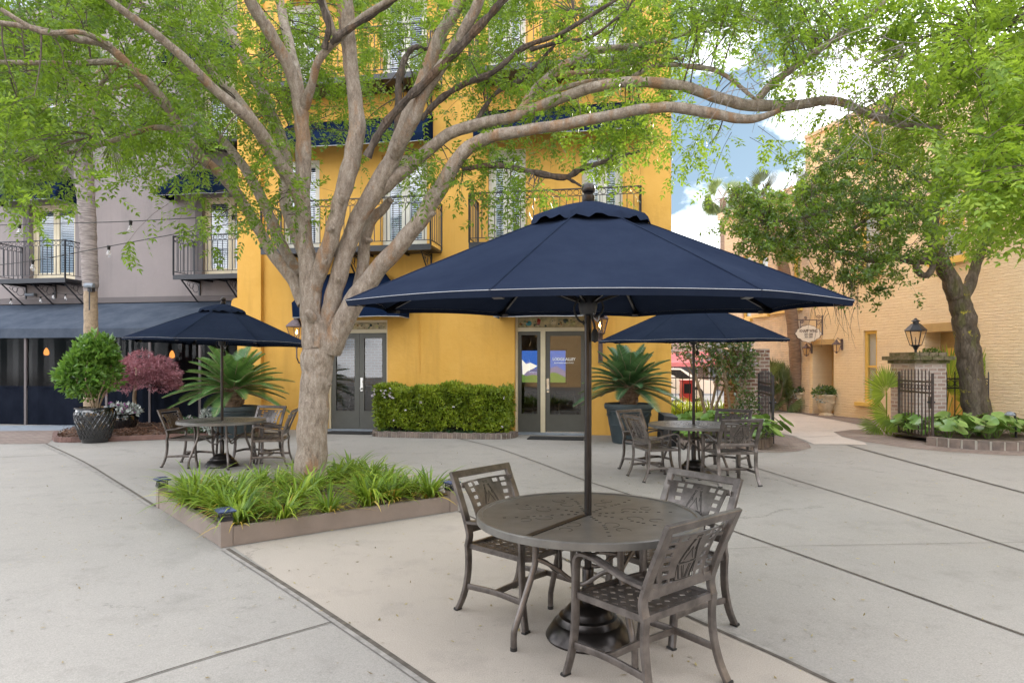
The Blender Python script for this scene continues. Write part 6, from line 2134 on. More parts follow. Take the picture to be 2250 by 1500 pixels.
pb = P(1948, 945, 15.1)
FAN1 = thing('fan_palm', 'bright fan palm leaves spilling out left of the brick pier', 'palm', (pb.x, 15.1, 0))
fan_palm(FAN1, [((0, 0, 0), (-.05, -.1, .95), (-.75, -.15, .6), (0, -1, .3), .72, 2.4), ((0, 0, 0), (.02, -.05, .45), (-.8, -.3, -.1), (0, -1, .4), .68, 2.4), ((0, 0, 0), (.1, -.2, .35), (-.2, -.5, -.75), (0, -1, .2), .55, 2.2), ((0, 0, 0), (.05, .1, 1.05), (.1, .1, .9), (0, -1, 0), .6, 2.2), ((0, 0, 0), (-.15, .1, .2), (-.9, -.2, -.2), (0, -.6, .8), .5, 2.2)], MT['fan'])
pb = P(2076, 940, 15.9)
FAN2 = thing('fan_palm', 'tall bright fan palm behind the iron fence and leaning oak trunk', 'palm', (pb.x, 15.9, 0))
fan_palm(FAN2, [((0, 0, 0), (.05, -.1, 1.20), (-.08, -.1, 1.0), (0, -1, .1), .98, 2.4), ((0, 0, 0), (.75, 0, 1.25), (.62, -.05, .9), (0, -1, .1), .95, 1.7), ((0, 0, 0), (.25, .1, .8), (.5, -.3, .5), (0, -1, .2), .8, 2.3), ((0, 0, 0), (-.1, .05, .7), (-.5, -.2, .6), (0, -1, .2), .7, 2.3), ((0, 0, 0), (.5, 0, .6), (.6, -.4, -.1), (0, -1, .3), .6, 2.3)], MT['fan'])
pb = P(1712, 893, 22.6)
FAN3 = thing('fan_palm', 'bushy dull green fan palm at the foot of the leaning palm trunk', 'palm', (pb.x, 22.6, 0))
lv_ = []
rf = random.Random(2)
for k in range(58):
    a = rf.random() * 2 * math.pi; el = -.35 + 1.6 * rf.random() ** .8
    d = Vector((math.cos(a) * math.cos(el), math.sin(a) * math.cos(el), math.sin(el)))
    z0 = .15 + .75 * rf.random()
    lv_.append(((0, 0, z0 * .5), tuple(Vector((0, 0, z0)) + d * (.25 + .4 * rf.random())), tuple(d - Vector((0, 0, .25))), (math.sin(a), -math.cos(a) - .6, .7), .5 + .2 * rf.random(), 2.3))
fan_palm(FAN3, lv_, MT['fandull'])
# leaning palm
m = MB()
LP = P(1745, 892, 22.2); LP.z = 0
PALM2 = thing('leaning_palm', 'brown leaning palm trunk rising past the hanging sign into the oak', 'palm', LP)
sp = spline([(1748, 900, 15, 22.2), (1750, 850, 13.5, 22.2), (1747, 780, 12.5, 22.1), (1740, 700, 12.5, 22.0), (1728, 620, 12, 21.8), (1716, 560, 11.5, 21.6), (1706, 505, 11, 21.5), (1699, 468, 12, 21.3)], 5)
pts = [P(s[0], s[1], s[3]) for s in sp]
m.tube(pts, [s[2] * s[3] / FPX * (1 + .05 * math.sin(i * 2.1)) for i, s in enumerate(sp)], 14)
obj('trunk', m, MT['palmbark2'], PALM2, True, LP)
crown = pts[-1] - LP
lv_ = []
for k in range(22):
    a = 2.399 * k; el = -.9 + 2.0 * rf.random()
    d = Vector((math.cos(a) * math.cos(el), math.sin(a) * math.cos(el), math.sin(el)))
    lv_.append((tuple(crown), tuple(crown + d * (.7 + .5 * rf.random())), tuple(d - Vector((0, 0, .45))), (math.sin(a), -math.cos(a), .7), .62, 2.2))
fan_palm(PALM2, lv_, MT['fandark'], .018)
# grey palm in front of the grey building
LP = P(200, 958, 15.2); LP.z = 0
PALM1 = thing('palm_tree', 'tall grey palm trunk in front of the grey building, a floodlight on it', 'palm', LP)
sp = spline([(200, 962, 15, 15.2), (200, 860, 14.5, 15.2), (200, 745, 14, 15.2), (199, 640, 13.5, 15.2), (199, 625, 16, 15.2), (196, 560, 16, 15.2), (192, 480, 17, 15.2), (186, 400, 18.5, 15.2), (182, 340, 19, 15.2), (178, 260, 18, 15.2), (175, 200, 16, 15.2)], 6)
pts = [P(s[0], s[1], s[3]) for s in sp]
low = [(p, s) for p, s in zip(pts, sp) if s[1] > 632]
upp = [(p, s) for p, s in zip(pts, sp) if s[1] <= 640]
m = MB(); m.tube([p for p, s in low], [s[2] * 15.2 / FPX * (1 + .03 * math.sin(i * 3)) for i, (p, s) in enumerate(low)], 14)
obj('trunk', m, MT['stem'], PALM1, True, LP)
m = MB(); m.tube([p for p, s in upp], [s[2] * 15.2 / FPX * (1 + .05 * math.sin(i * 2.6)) for i, (p, s) in enumerate(upp)], 14)
obj('fibrous_trunk', m, MT['palmbark'], PALM1, True, LP)
crown = pts[-1] - LP
lv_ = []
for k in range(34):
    a = 2.399 * k; el = -1.0 + 2.1 * rf.random()
    d = Vector((math.cos(a) * math.cos(el), math.sin(a) * math.cos(el), math.sin(el)))
    lv_.append((tuple(crown), tuple(crown + d * (.8 + .6 * rf.random())), tuple(d - Vector((0, 0, .5))), (math.sin(a), -math.cos(a), .7), .95, 2.3))
fan_palm(PALM1, lv_, MT['fandull'], .018)
p = P(197, 628, 14.95)
t = thing('floodlight', 'small grey floodlight strapped to the palm trunk', 'floodlight', p)
m = MB(); m.tube([(-.09, -.02, .0), (.0, -.04, .01), (.09, -.02, .0)], .05, 10); m.box(-.09, .09, -.05, .05, -.03, .06)
obj('housing', m, MT['bluesill'], t)
m = MB(); m.box(-.05, .05, .0, .12, -.13, -.03); m.bar((.0, -.01, -.05), (0, -.01, -.55), .02); obj('bracket', m, MT['iron'], t)
# far palm over the yellow corner's edge
b0 = P(1482, 520, 52)
t = thing('far_palm', 'distant palm crown peeking past the yellow building corner', 'palm', (b0.x, 40, 0))
m = MB(); m.tube([(0, 0, 0), (0, 0, b0.z)], .2, 8); obj('trunk', m, MT['palmbark2'], t)
lv_ = []
for k in range(20):
    a = 2.399 * k; el = -.9 + 2.0 * rf.random()
    d = Vector((math.cos(a) * math.cos(el), math.sin(a) * math.cos(el), math.sin(el)))
    lv_.append(((0, 0, b0.z), tuple(Vector((0, 0, b0.z)) + d * .7), tuple(d - Vector((0, 0, .5))), (math.sin(a), -math.cos(a), .7), .9, 2.3))
fan_palm(t, lv_, MT['fandull'], .02)

# ------------------------------------------------------------------ round leaved plants
def round_plant(seed, n=11, spread=.36, rad=.145):
    t = thing('leopard_plant', 'x', 'plant')
    r_ = random.Random(seed)
    lm, sm = MB(), MB()
    for k in range(n):
        a = 2.4 * k + r_.random() * .6; q = spread * (.35 + .75 * r_.random()); z = .10 + .32 * r_.random()
        c = Vector((q * math.cos(a), q * math.sin(a), z)); R_ = rad * (.75 + .5 * r_.random())
        tilt = Matrix.Rotation(R(10 + 45 * r_.random()), 3, Vector((-math.sin(a + .3), math.cos(a + .3), 0)))
        nn = 18
        vs = [c]
        for ring, f in ((1, .55), (2, 1.0)):
            for i in range(nn):
                th = 2 * math.pi * i / nn
                rr = R_ * f * (1 + (.05 * math.sin(5 * th + k) if ring == 2 else 0)) * (1 - (.75 if i == 0 and ring == 2 else .35 if i == 0 else 0))
                v = Vector((rr * math.cos(th), rr * math.sin(th), (.10 * f * f + .02 * math.sin(3 * th)) * R_ * 1.6))
                vs.append(c + tilt @ v)
        fs = [(0, 1 + i, 1 + (i + 1) % nn) for i in range(nn)] + [(1 + i, 1 + nn + i, 1 + nn + (i + 1) % nn, 1 + (i + 1) % nn) for i in range(nn)]
        lm.add(vs, fs)
        sm.tube(spline([(0.03 * math.cos(a), 0.03 * math.sin(a), 0), tuple(c * .5 + Vector((0, 0, z * .35))), tuple(c)], 3), .006, 5)
    o = obj('leaves', lm, MT['round'], t, True)
    obj('leaf_stalks', sm, MT['round'], t)
    return t
protos = [round_plant(s) for s in (1, 2, 3)]
cnt = [0]
def put_round(p, lab, group, sc=1.0):
    k = cnt[0]; cnt[0] += 1
    c = protos[k] if k < 3 else dup(protos[k % 3])
    c.location = p; c.rotation_euler = (0, 0, k * 1.9); c.scale = (sc, sc, sc)
    c['label'] = lab; c['group'] = group
rr2 = random.Random(21)
for (px, Y) in ((2060, 14.1), (2085, 13.5), (2105, 14.4), (2125, 13.6), (2150, 14.0), (2170, 13.5), (2195, 14.3), (2190, 13.6), (2030, 13.9), (2225, 13.8), (2270, 13.9), (2000, 14.2)):
    b0 = P(px, 900, Y); put_round((b0.x, Y, .08), 'round leaved leopard plant in the bed under the leaning oak', 'leopard plants under the leaning oak', 0.84 + .22 * rr2.random())
for (px, Y) in ((1490, 13.0), (1515, 13.5), (1535, 12.9), (1565, 13.6), (1590, 13.1), (1612, 13.8), (1630, 12.9), (1655, 13.4), (1680, 12.95), (1660, 12.6), (1545, 14.3), (1500, 14.3), (1600, 14.4)):
    b0 = P(px, 900, Y); put_round((b0.x, Y, .1 + .10 * rr2.random()), 'round leaved leopard plant in the bed beside the dark gate leaf', 'leopard plants beside the gate', 0.80 + .25 * rr2.random())
# soil of the two beds and their brick edging
bl_ = [g2(*p) for p in ((1482, 966), (1500, 980), (1560, 985), (1630, 984), (1690, 976), (1694, 962), (1672, 940), (1600, 925), (1482, 925))]
m = MB(); m.add([(x, y, .08) for x, y in bl_], [tuple(range(len(bl_)))]); struct('bed_soil', m, MT['soil'])
br_ = [g2(*p) for p in ((1960, 960), (2052, 974), (2120, 981), (2200, 985), (2330, 986), (2500, 985), (2500, 935), (2300, 932), (2060, 932), (1960, 940))]
m = MB(); m.add([(x, y, .08) for x, y in br_], [tuple(range(len(br_)))]); struct('bed_soil', m, MT['soil'])
for pth, lab in ((((1484, 972), (1500, 983), (1560, 990), (1630, 989), (1685, 981), (1694, 972)), 'curved brick edging of the bed beside the dark gate leaf'), (((2050, 978), (2120, 985), (2200, 989), (2330, 990), (2500, 988)), 'straight brick edging of the bed under the leaning oak')):
    w_ = spline([g2(*p) for p in pth], 10)
    c = w_[len(w_) // 2]
    t = thing('brick_edging', lab, 'edging', (c[0], c[1], 0))
    m, m2 = MB(), MB()
    edging(m, m2, [tuple(q) for q in w_], h=.17, step=.215 if 'straight' in lab else .11)
    obj('bricks', m, MT['edgebrick'], t, False, (c[0], c[1], 0)); obj('mortar', m2, MT['mortar'], t, False, (c[0], c[1], 0))
# camellia shrubs by the gate
for (px, Y, lab, rx, z0, rz_, sticks) in ((1560, 15.2, 'multi stemmed shiny leaved shrub behind the gate table umbrella pole', .85, 2.0, .62, ((1545, 1525), (1562, 1575), (1572, 1600))), (1612, 14.9, 'shiny leaved camellia in front of the dark brick pier', .55, 1.75, .75, ((1598, 1590), (1606, 1640), (1612, 1625)))):
    b0 = P(px, 930, Y)
    t = thing('camellia_shrub', lab, 'shrub', (b0.x, Y, .05))
    m = MB()
    for k, (x0, x1) in enumerate(sticks):
        dx = (x1 - px) * Y / FPX
        m.tube(spline([(.04 * (k - 1), 0, 0), (dx * .35, .05, .55), (dx * .8, -.05, 1.1), (dx * 1.3, 0, 1.75)], 4), .034 - .004 * k, 7)
        for s in (-1, 1):
            m.tube([(dx * .8, -.05, 1.1), (dx * .8 + s * .25, .05 * s, 1.5), (dx + s * .5, .1 * s, 1.85)], .012, 5)
    obj('stems', m, MT['stem'], t)
    leaf_blob(t, (0, 0, z0), (rx, .5, rz_), 620, .095, .042, MT['camellia'], shell=.5, tuft=3)
    leaf_blob(t, (0, -.05, z0 - .05), (rx, .5, rz_), 40, .07, .06, MT['flower'], name='blossom', tuft=4, shell=.6)
b0 = P(1640, 930, 13.9)
t = thing('green_shrub', 'loose small leaved shrub between the dark brick pier and gate leaf', 'shrub', (b0.x, 13.9, .06))
leaf_blob(t, (0, 0, .55), (.30, .25, .6), 420, .06, .03, MT['camellia'], shell=.3, tuft=3)
# yellow grasses and strappy plants in the sun by the street fence
c0 = None
for k, (px, Y) in enumerate(((1488, 19), (1508, 19.4), (1535, 19), (1560, 19.3), (1585, 19.1), (1525, 20), (1480, 20.2))):
    b0 = P(px, 900, Y)
    if c0 is None:
        c0 = thing('lime_grass', 'sunlit lime yellow grass clump by the street fence', 'grass', (0, 0, 0), 0, 'lime grass clumps by the street fence')
        ribbon_mesh('blades', blade_clump(80, .55, .5, 31, .03), MT['lime'], c0); c = c0
    else:
        c = dup(c0)
    c.location = (b0.x, Y, 0); c.rotation_euler = (0, 0, k)
# stuff: litter
n = 3000
px_ = rng.uniform(-9, 9, n); py_ = rng.uniform(2.4, 13, n)
k = rng.uniform(0, 1, n)
pp_ = np.stack([px_, py_, np.full(n, .007)], 1)
a = rvec(n); a[:, 2] *= .15; a = nrm(a)
s = nrm(np.cross(a, np.array([0, 0, 1.0]) + rng.normal(size=(n, 3)) * .2))
kk = kites(pp_, a, s, rng.uniform(.010, .048, n), rng.uniform(.006, .017, n), .15)
kk[:, :, 2] = np.maximum(kk[:, :, 2], .004)
o = np_mesh('leaf_litter', kk, 4, MT['litter']); o['kind'] = 'stuff'
n = 500
uu = rng.uniform(0, 1, (n, 2))
pp_ = np.array(q0) + np.array(e1) * (.03 + .94 * uu[:, :1]) + np.array(e3) * (.03 + .94 * uu[:, 1:])
pp_[:, 2] = .17
a = rvec(n); a[:, 2] *= .3; a = nrm(a)
o = np_mesh('leaf_litter', kites(pp_, a, nrm(np.cross(a, rvec(n))), rng.uniform(.03, .07, n), rng.uniform(.012, .03, n), .1), 4, MT['litter']); o['kind'] = 'stuff'
# ------------------------------------------------------------------ lanterns
def lantern_geo(root, r_, h, sides=6, flame=True, metal='lampmetal', foot=.25):
    """tapering glazed lantern; body from z=0 (foot) upward, height h"""
    m = MB()
    zb, zg, zr = h * foot, h * .64, h * .84
    rb, rt = r_ * .55, r_
    def ring(rad, z):
        return [Vector((rad * math.cos(2 * math.pi * (k + .5) / sides), rad * math.sin(2 * math.pi * (k + .5) / sides), z)) for k in range(sides)]
    m.lathe([(.028, 0), (.028, zb * .45), (rb * .55, zb * .8), (rb, zb)], 12)
    A, B, B2, D, E = ring(rb, zb), ring(rt, zg), ring(rt * 1.12, zg + .01), ring(rt * .42, zr), ring(rt * .42, zr)
    for k in range(sides):
        m.bar(A[k], B[k], .014); m.bar(A[k], A[(k + 1) % sides], .014); m.bar(B[k], B[(k + 1) % sides], .016)
    m.add(B2 + D, [(k, (k + 1) % sides, sides + (k + 1) % sides, sides + k) for k in range(sides)] + [tuple(range(sides))])
    m.lathe([(rt * .30, zr - .01), (rt * .30, h * .90), (rt * .46, h * .905), (rt * .40, h * .925), (rt * .20, h * .955), (.03, h * .965), (.03, h * .985), (0, h)], 12)
    m.lathe([(.010, zb), (.010, zb + (zg - zb) * .38), (.02, zb + (zg - zb) * .40), (.0, zb + (zg - zb) * .42)], 8)
    obj('lamp_frame', m, MT[metal], root)
    g = MB()
    g.add([p * 1 for p in A] + [p * 1 for p in B], [(k, (k + 1) % sides, sides + (k + 1) % sides, sides + k) for k in range(sides)])
    obj('lamp_glass', g, MT['lampglass'], root)
    if flame:
        f = MB(); zf = zb + (zg - zb) * .40
        f.lathe([(0, zf), (.016, zf + .025), (.020, zf + .05), (.010, zf + .09), (0, zf + .125)], 8)
        obj('flame', f, MT['flame'], root, True)
for (px, py, lab) in ((1318, 752, 'violet brown gas lantern with lit flame right of the right glazed door'), (652, 765, 'gas lantern half hidden behind the big tree trunk')):
    v = -.42
    p = FY.w(FY.u(px, v), v, FY.z(px, py, v))
    t = thing('wall_lantern', lab, 'lantern', p, FY.ang, 'gas lanterns on the yellow wall')
    lantern_geo(t, .24, .80, 4)
    m = MB()
    m.tube(spline([(0, 0, .79), (0, 0, .86), (0, .08, .93), (0, .2, .94), (0, .33, .86), (0, .41, .72)], 5), .012, 6)
    m.tube([(0, .0, .01), (0, 0, -.22), (0, .1, -.34), (0, .41, -.36)], .018, 6)
    m.box(-.05, .05, .39, .42, -.45, .82)
    obj('wall_bracket', m, MT['lampmetal'], t)
p = P(2012, 777, 15.3)
t = thing('pier_lantern', 'black and glass post lantern standing on the brick pier', 'lantern', p)
lantern_geo(t, .215, .83, 6, flame=False, metal='iron', foot=.24)
m = MB(); m.bar((0, 0, .2), (0, 0, .38), .012); m.bar((-.03, 0, .3), (.03, 0, .3), .008); obj('burner', m, MT['iron'], t)
for (px, py, lab) in ((1772, 783, 'small carriage lantern left of the recessed entry'), (1838, 776, 'small carriage lantern right of the recessed entry')):
    v = -.22
    p = FB.w(FB.u(px, v), v, FB.z(px, py, v))
    t = thing('wall_lantern', lab, 'lantern', p, FB.ang, 'carriage lanterns at the entry')
    lantern_geo(t, .12, .42, 4, flame=False, foot=.12)
    m = MB(); m.tube([(0, 0, .40), (0, .04, .47), (0, .2, .36)], .012, 6); m.box(-.035, .035, .18, .21, .1, .44); obj('wall_bracket', m, MT['lampmetal'], t)

# ------------------------------------------------------------------ hanging sign
Ys = FB.Y(1806)
org = FB.w(FB.u(1806), -.02, 0)
SG = thing('hanging_sign', 'cream scalloped hanging sign reading KNAPP WING above the entry', 'sign', (org.x, org.y - .02, CAMZ + (HZ - 733) * Ys / FPX), R(3))
k_ = Ys / FPX
cx_ = (1775.5 - 1806) * k_
rim, brd = MB(), MB()
def outline(s):
    pts = []
    n = 96
    for i in range(n):
        a = 2 * math.pi * i / n
        r_ = 1 + .035 * math.cos(12 * a) + .04 * math.cos(4 * a)
        pts.append((cx_ + 28.5 * k_ * r_ * math.cos(a) * s, 18.5 * k_ * r_ * math.sin(a) * s))
    return pts
for mb_, s, y0_, y1_ in ((rim, 1.0, -.018, .018), (brd, .955, -.024, .024)):
    o_ = outline(s); n = len(o_)
    mb_.add([(x, y0_, z) for x, z in o_] + [(x, y1_, z) for x, z in o_], [tuple(range(n - 1, -1, -1)), tuple(range(n, 2 * n))] + [(i, (i + 1) % n, n + (i + 1) % n, n + i) for i in range(n)])
obj('rim', rim, MT['letter'], SG); obj('board', brd, MT['sign'], SG)
text_mesh('lettering', 'KNAPP WING', 9.4 * k_, MT['letter'], SG, (cx_, -.027, 5.6 * k_), (R(90), 0, 0), sx=.70, bold=.02)
text_mesh('lettering', '201-208', 6.8 * k_, MT['letter'], SG, (cx_, -.027, -1.6 * k_), (R(90), 0, 0), sx=.85, bold=.02)
text_mesh('lettering', '301-309', 6.4 * k_, MT['letter'], SG, (cx_, -.027, -7.6 * k_), (R(90), 0, 0), sx=.85, bold=.02)
m = MB()
zt_ = (733 - 703) * k_
m.bar((0.02, 0, zt_ + 10 * k_), (0.02, 0, -3 * k_), .05, .03)
m.bar((0.02, 0, zt_), (-61 * k_, 0, zt_), .025)
for x in (1758, 1795):
    xx = (x - 1806) * k_
    m.bar((xx, 0, zt_), (xx, 0, 14 * k_), .014)
def scroll(cx2, cz2, r0_, turns, s):
    return [Vector((cx2 + s * r0_ * (1 - t) * math.cos(turns * 6.28 * t), 0, cz2 + r0_ * (1 - t) * math.sin(turns * 6.28 * t))) for t in np.linspace(0, .85, 22)]
for (x, z, r0_, s) in ((1799, 710, 5.5, 1), (1799, 697, 5, -1), (1762, 708, 4, 1), (1770, 699, 3.4, -1)):
    m.tube(scroll((x - 1806) * k_, (733 - z) * k_, r0_ * k_, 1.6, s), .012, 5)
obj('bracket', m, MT['lampmetal'], SG)

# ------------------------------------------------------------------ piers, gates, fences
def brick_pier(name, lab, px, Y, w, h, mt, cap):
    b0 = P(px, 900, Y)
    t = thing(name, lab, 'pier', (b0.x, Y, 0), R(8))
    m = MB(); m.box(-w / 2, w / 2, -w / 2, w / 2, 0, h); obj('shaft', m, mt, t)
    if cap:
        m = MB()
        for k, (g, z0, z1) in enumerate(((.05, h, h + .075), (.13, h + .077, h + .16), (.02, h + .162, h + .245))):
            n = 7
            for q in range(n):
                x0 = -(w / 2 + g) + (w + 2 * g) * q / n
                j = .012 * math.sin(q * 3.1 + k)
                m.box(x0 + .004, x0 + (w + 2 * g) / n - .004, -(w / 2 + g) + j, (w / 2 + g) + j, z0, z1 + j * .6)
        o = obj('cap', m, MT['mossy'], t)
        leaf_blob(t, (.2, -.1, h + .26), (.2, .2, .08), 70, .06, .035, MT['oakleaf'], name='ivy', tuft=3)
    return t
brick_pier('brick_pier', 'weathered pale brick gate pier with mossy cap carrying a lantern', 2017, 15.3, .78, 1.62, MT['brickpier'], True)
brick_pier('brick_pier', 'dark red brick gate pier behind the shiny shrub', 1640, 15.5, .75, 1.95, MT['brickold'], False)
def gate(lab, a, b, h, arch):
    a, b = Vector(a), Vector(b)
    t = thing('iron_gate', lab, 'gate', a, math.atan2(b.y - a.y, b.x - a.x), 'open iron gate leaves')
    L = (b - a).length
    m = MB()
    m.bar((.02, 0, .05), (.02, 0, h), .045); m.bar((L - .02, 0, .03), (L - .02, 0, h - .02), .04)
    for z in (.12, h - .20, h - .42):
        m.bar((0, 0, z), (L, 0, z), .018, .04)
    n = 10
    for k in range(1, n):
        x = L * k / n
        m.bar((x, 0, .12), (x, 0, h + arch * math.sin(math.pi * k / n)), .020)
        m.tube([Vector((x, 0, h + arch * math.sin(math.pi * k / n))), Vector((x, 0, h + arch * math.sin(math.pi * k / n) + .04))], [.013, .002], 6)
    gm = MT['rustiron' if 'rusty' in lab else 'iron']
    obj('bars', m, gm, t)
    m = MB()
    for k in range(n):
        c = Vector((L * (k + .5) / n, 0, h - .31))
        m.tube([c + Vector((.05 * math.cos(q * .524), 0, .05 * math.sin(q * .524))) for q in range(12)], .008, 4, False, True)
    obj('ring_band', m, gm, t)
    m = MB(); m.box(L - .14, L - .02, -.03, .03, .72, .95); m.tube([(L - .08, -.07, .84), (L - .08, .07, .84)], .02, 8); obj('lock', m, MT['iron'], t)
    return t
ga, gb = P(1975, 900, 14.75), P(2050, 900, 13.15)
gate('open rusty black iron gate leaf in front of the mossy brick pier', (ga.x, ga.y, 0), (gb.x, gb.y, 0), 1.44, .03)
ga, gb = P(1667, 900, 14.9), P(1699, 900, 13.05)
gate('open black iron gate leaf beside the dark brick pier, seen nearly edge on', (ga.x, ga.y, 0), (gb.x, gb.y, 0), 1.40, .05)
def iron_fence(lab, a, b, h, sp_, rings=True):
    a, b = Vector(a), Vector(b)
    t = thing('iron_fence', lab, 'fence', a, math.atan2(b.y - a.y, b.x - a.x))
    L = (b - a).length
    m = MB()
    for z in (.15, h - .12) + ((h - .34,) if rings else ()):
        m.bar((0, 0, z), (L, 0, z), .016, .035)
    n = max(2, round(L / sp_))
    for k in range(n + 1):
        x = L * k / n
        m.bar((x, 0, 0.02), (x, 0, h), .022 if rings else .02)
        m.tube([Vector((x, 0, h)), Vector((x, 0, h + .06))], [.018, .002], 6)
        if rings and k < n:
            c = Vector((x + L / n / 2, 0, h - .23))
            rr_ = min(.085, L / n * .45)
            m.tube([c + Vector((rr_ * math.cos(q * .524), 0, rr_ * math.sin(q * .524))) for q in range(12)], .009, 4, False, True)
    obj('bars', m, MT['iron'], t)
fa, fb = P(2062, 900, 15.7), P(2172, 900, 15.35)
iron_fence('short black iron fence with rings between the mossy pier and leaning oak', (fa.x, fa.y, 0), (fb.x, fb.y, 0), 1.38, .155)
fa, fb = P(1470, 900, 18.2), P(1640, 900, 17.6)
iron_fence('black iron railing along the street behind the shiny shrubs', (fa.x, fa.y, 0), (fb.x, fb.y, 0), 1.35, .19, False)
# ------------------------------------------------------------------ urns
def urn(px, Y, h, lab, seed):
    b0 = P(px, 900, Y)
    t = thing('stone_urn', lab, 'urn', (b0.x, Y, 0), 0, 'stone urns by the entry')
    r_ = h * .44
    m = MB(); m.lathe([(r_ * .72, 0), (r_ * .72, h * .05), (r_ * .55, h * .10), (r_ * .5, h * .16), (r_ * .72, h * .30), (r_ * .88, h * .60), (r_ * .92, h * .84), (r_ * .95, h * .88), (r_ * 1.06, h * .90), (r_ * 1.08, h * .97), (r_ * 1.0, h), (r_ * .9, h), (r_ * .88, h * .9)], 32)
    for k in range(5):
        a = 2 * math.pi * k / 5
        m.tube([Vector((r_ * .91 * math.cos(a + x * .6), r_ * .91 * math.sin(a + x * .6), h * (.72 - .12 * (1 - x * x)))) for x in np.linspace(-1, 1, 9)], .012, 5)
    obj('urn_body', m, MT['urn'], t, True)
    m = MB(); m.lathe([(0, h * .93), (r_ * .9, h * .92)], 16); obj('soil', m, MT['soil'], t)
    leaf_blob(t, (-.02, 0, h * 1.12), (r_ * 1.15, r_ * 1.0, h * .26), 170, .11, .06, MT['camellia'], tuft=3, shell=.5)
    leaf_blob(t, (-r_ * .7, -.1, h * .85), (r_ * .6, r_ * .6, h * .3), 50, .10, .05, MT['silver'], name='trailing_foliage', tuft=2, shell=.4)
urn(1757, 22.2, .66, 'buff stone urn planter left of the recessed entry', 1)
urn(1815, 20.6, .66, 'buff stone urn planter right of the recessed entry, nearer the viewer', 2)
# path light, black box, street things
p = P(2233, 968, 13.7)
t = thing('path_light', 'bent black path light in the bed at the right edge', 'lamp', (p.x, 13.7, 0))
m = MB(); m.tube(spline([(0, 0, 0), (-.01, 0, .3), (-.03, 0, .56), (-.07, 0, .585)], 4), .022, 8); obj('stake', m, MT['iron'], t)
m = MB(); m.lathe([(.09, -.05), (.10, -.03), (.05, .03), (0, .035)], 14, (-.13, 0, .585)); obj('lamp_shade', m, MT['bluesill'], t, True)
p = P(1468, 960, 13.0)
t = MB()
t.add([(-.17, -.15, 0), (.17, -.15, 0), (.17, .15, 0), (-.17, .15, 0), (-.15, -.13, .60), (.15, -.13, .56), (.15, .13, .62), (-.15, .13, .66)], [(3, 2, 1, 0), (4, 5, 6, 7), (0, 1, 5, 4), (1, 2, 6, 5), (2, 3, 7, 6), (3, 0, 4, 7)])
t.box(-.16, .16, -.14, .14, .40, .42)
t.box(-.175, .175, -.155, .155, .0, .05)
o = obj('utility_box', t, MT['blackplastic']); o.location = (p.x, 13.0, 0); o.rotation_euler = (0, 0, R(12))
tag(o, 'black plastic utility box beside the right slate planter', 'utility box')
# shop across the street
SH = thing('shop_building', 'street shop with a faded red awning seen past the yellow corner', 'building', (9.5, 42, 0))
m = MB(); m.box(-5, 6.5, 0, 8, 0, 4.6); m.box(-5.1, 6.6, -.2, .1, 4.4, 4.7); obj('wall', m, MT['brickold'], SH)
m = MB(); m.add([(-4.5, -.05, 2.4), (6, -.05, 2.4), (6, -1.5, 1.7), (-4.5, -1.5, 1.7), (-4.5, -1.5, 1.45), (6, -1.5, 1.45)], [(0, 1, 2, 3), (3, 2, 5, 4)]); obj('awning', m, MT['pink'], SH)
for x in (-3.9, -1.6, .7, 3.0):
    m = MB(); frame_bars(m, x, x + 1.6, .5, 1.6, -.06, .08, .05); w_ = obj('window', m, MT['white'], SH)
    m = MB(); m.quad((x, -.02, .5), (x + 1.6, -.02, .5), (x + 1.6, -.02, 1.6), (x, -.02, 1.6)); obj('pane', m, MT['bluesill'], w_)
def car(x, Y, lab, paint):
    t = thing('parked_car', lab, 'car', (x, Y, 0))
    prof = [(-2.1, .35), (-2.15, .62), (-1.95, .82), (-1.15, .92), (-.55, 1.40), (.75, 1.43), (1.45, .98), (2.05, .90), (2.15, .6), (2.1, .35)]
    m = MB(); n = len(prof)
    vs = [(a, -.85, z) for a, z in prof] + [(a, .85, z) for a, z in prof]
    for i, (a, z) in enumerate(prof):
        if z > 1.2:
            vs[i] = (a, -.66, z); vs[n + i] = (a, .66, z)
    m.add(vs, [tuple(range(n)), tuple(range(2 * n - 1, n - 1, -1))] + [(i, (i + 1) % n, n + (i + 1) % n, n + i) for i in range(n)])
    obj('body', m, paint, t)
    m = MB()
    m.add([(-1.0, -.845, .96), (-.5, -.69, 1.34), (.1, -.68, 1.37), (.1, -.845, .96)], [(0, 1, 2, 3)]); m.add([(.18, -.845, .96), (.18, -.68, 1.37), (.72, -.69, 1.36), (1.2, -.845, .99)], [(0, 1, 2, 3)])
    obj('window', m, MT['darkroom'], t)
    for a in (-1.3, 1.35):
        for s in (-1, 1):
            m = MB(); m.tube([(a, s * .70, .32), (a, s * .87, .32)], .32, 20); w_ = obj('wheel', m, MT['rubber'], t)
            m = MB(); m.tube([(a, s * .86, .32), (a, s * .885, .32)], .19, 14); obj('rim', m, MT['stainless'], w_)
car(6.5, 29, 'white car parked on the street beyond the garden fence', MT['carwhite'])
car(13.2, 33, 'pale car parked further along the street, mostly behind the shrubs', MT['carwhite'])
p = P(1508, 862, 24)
t = thing('newspaper_box', 'small red newspaper box beyond the street fence', 'box', (p.x, 24, 0))
m = MB(); m.box(-.2, .2, -.18, .18, .25, 1.0); m.box(-.22, .22, -.2, .2, .98, 1.03); obj('case', m, MT['red'], t)
m = MB(); m.box(-.13, .13, -.19, -.175, .55, .9); obj('window', m, MT['darkroom'], t)
m = MB()
for sx in (-1, 1):
    m.bar((sx * .15, 0, 0), (sx * .15, 0, .26), .04)
obj('stand', m, MT['iron'], t)
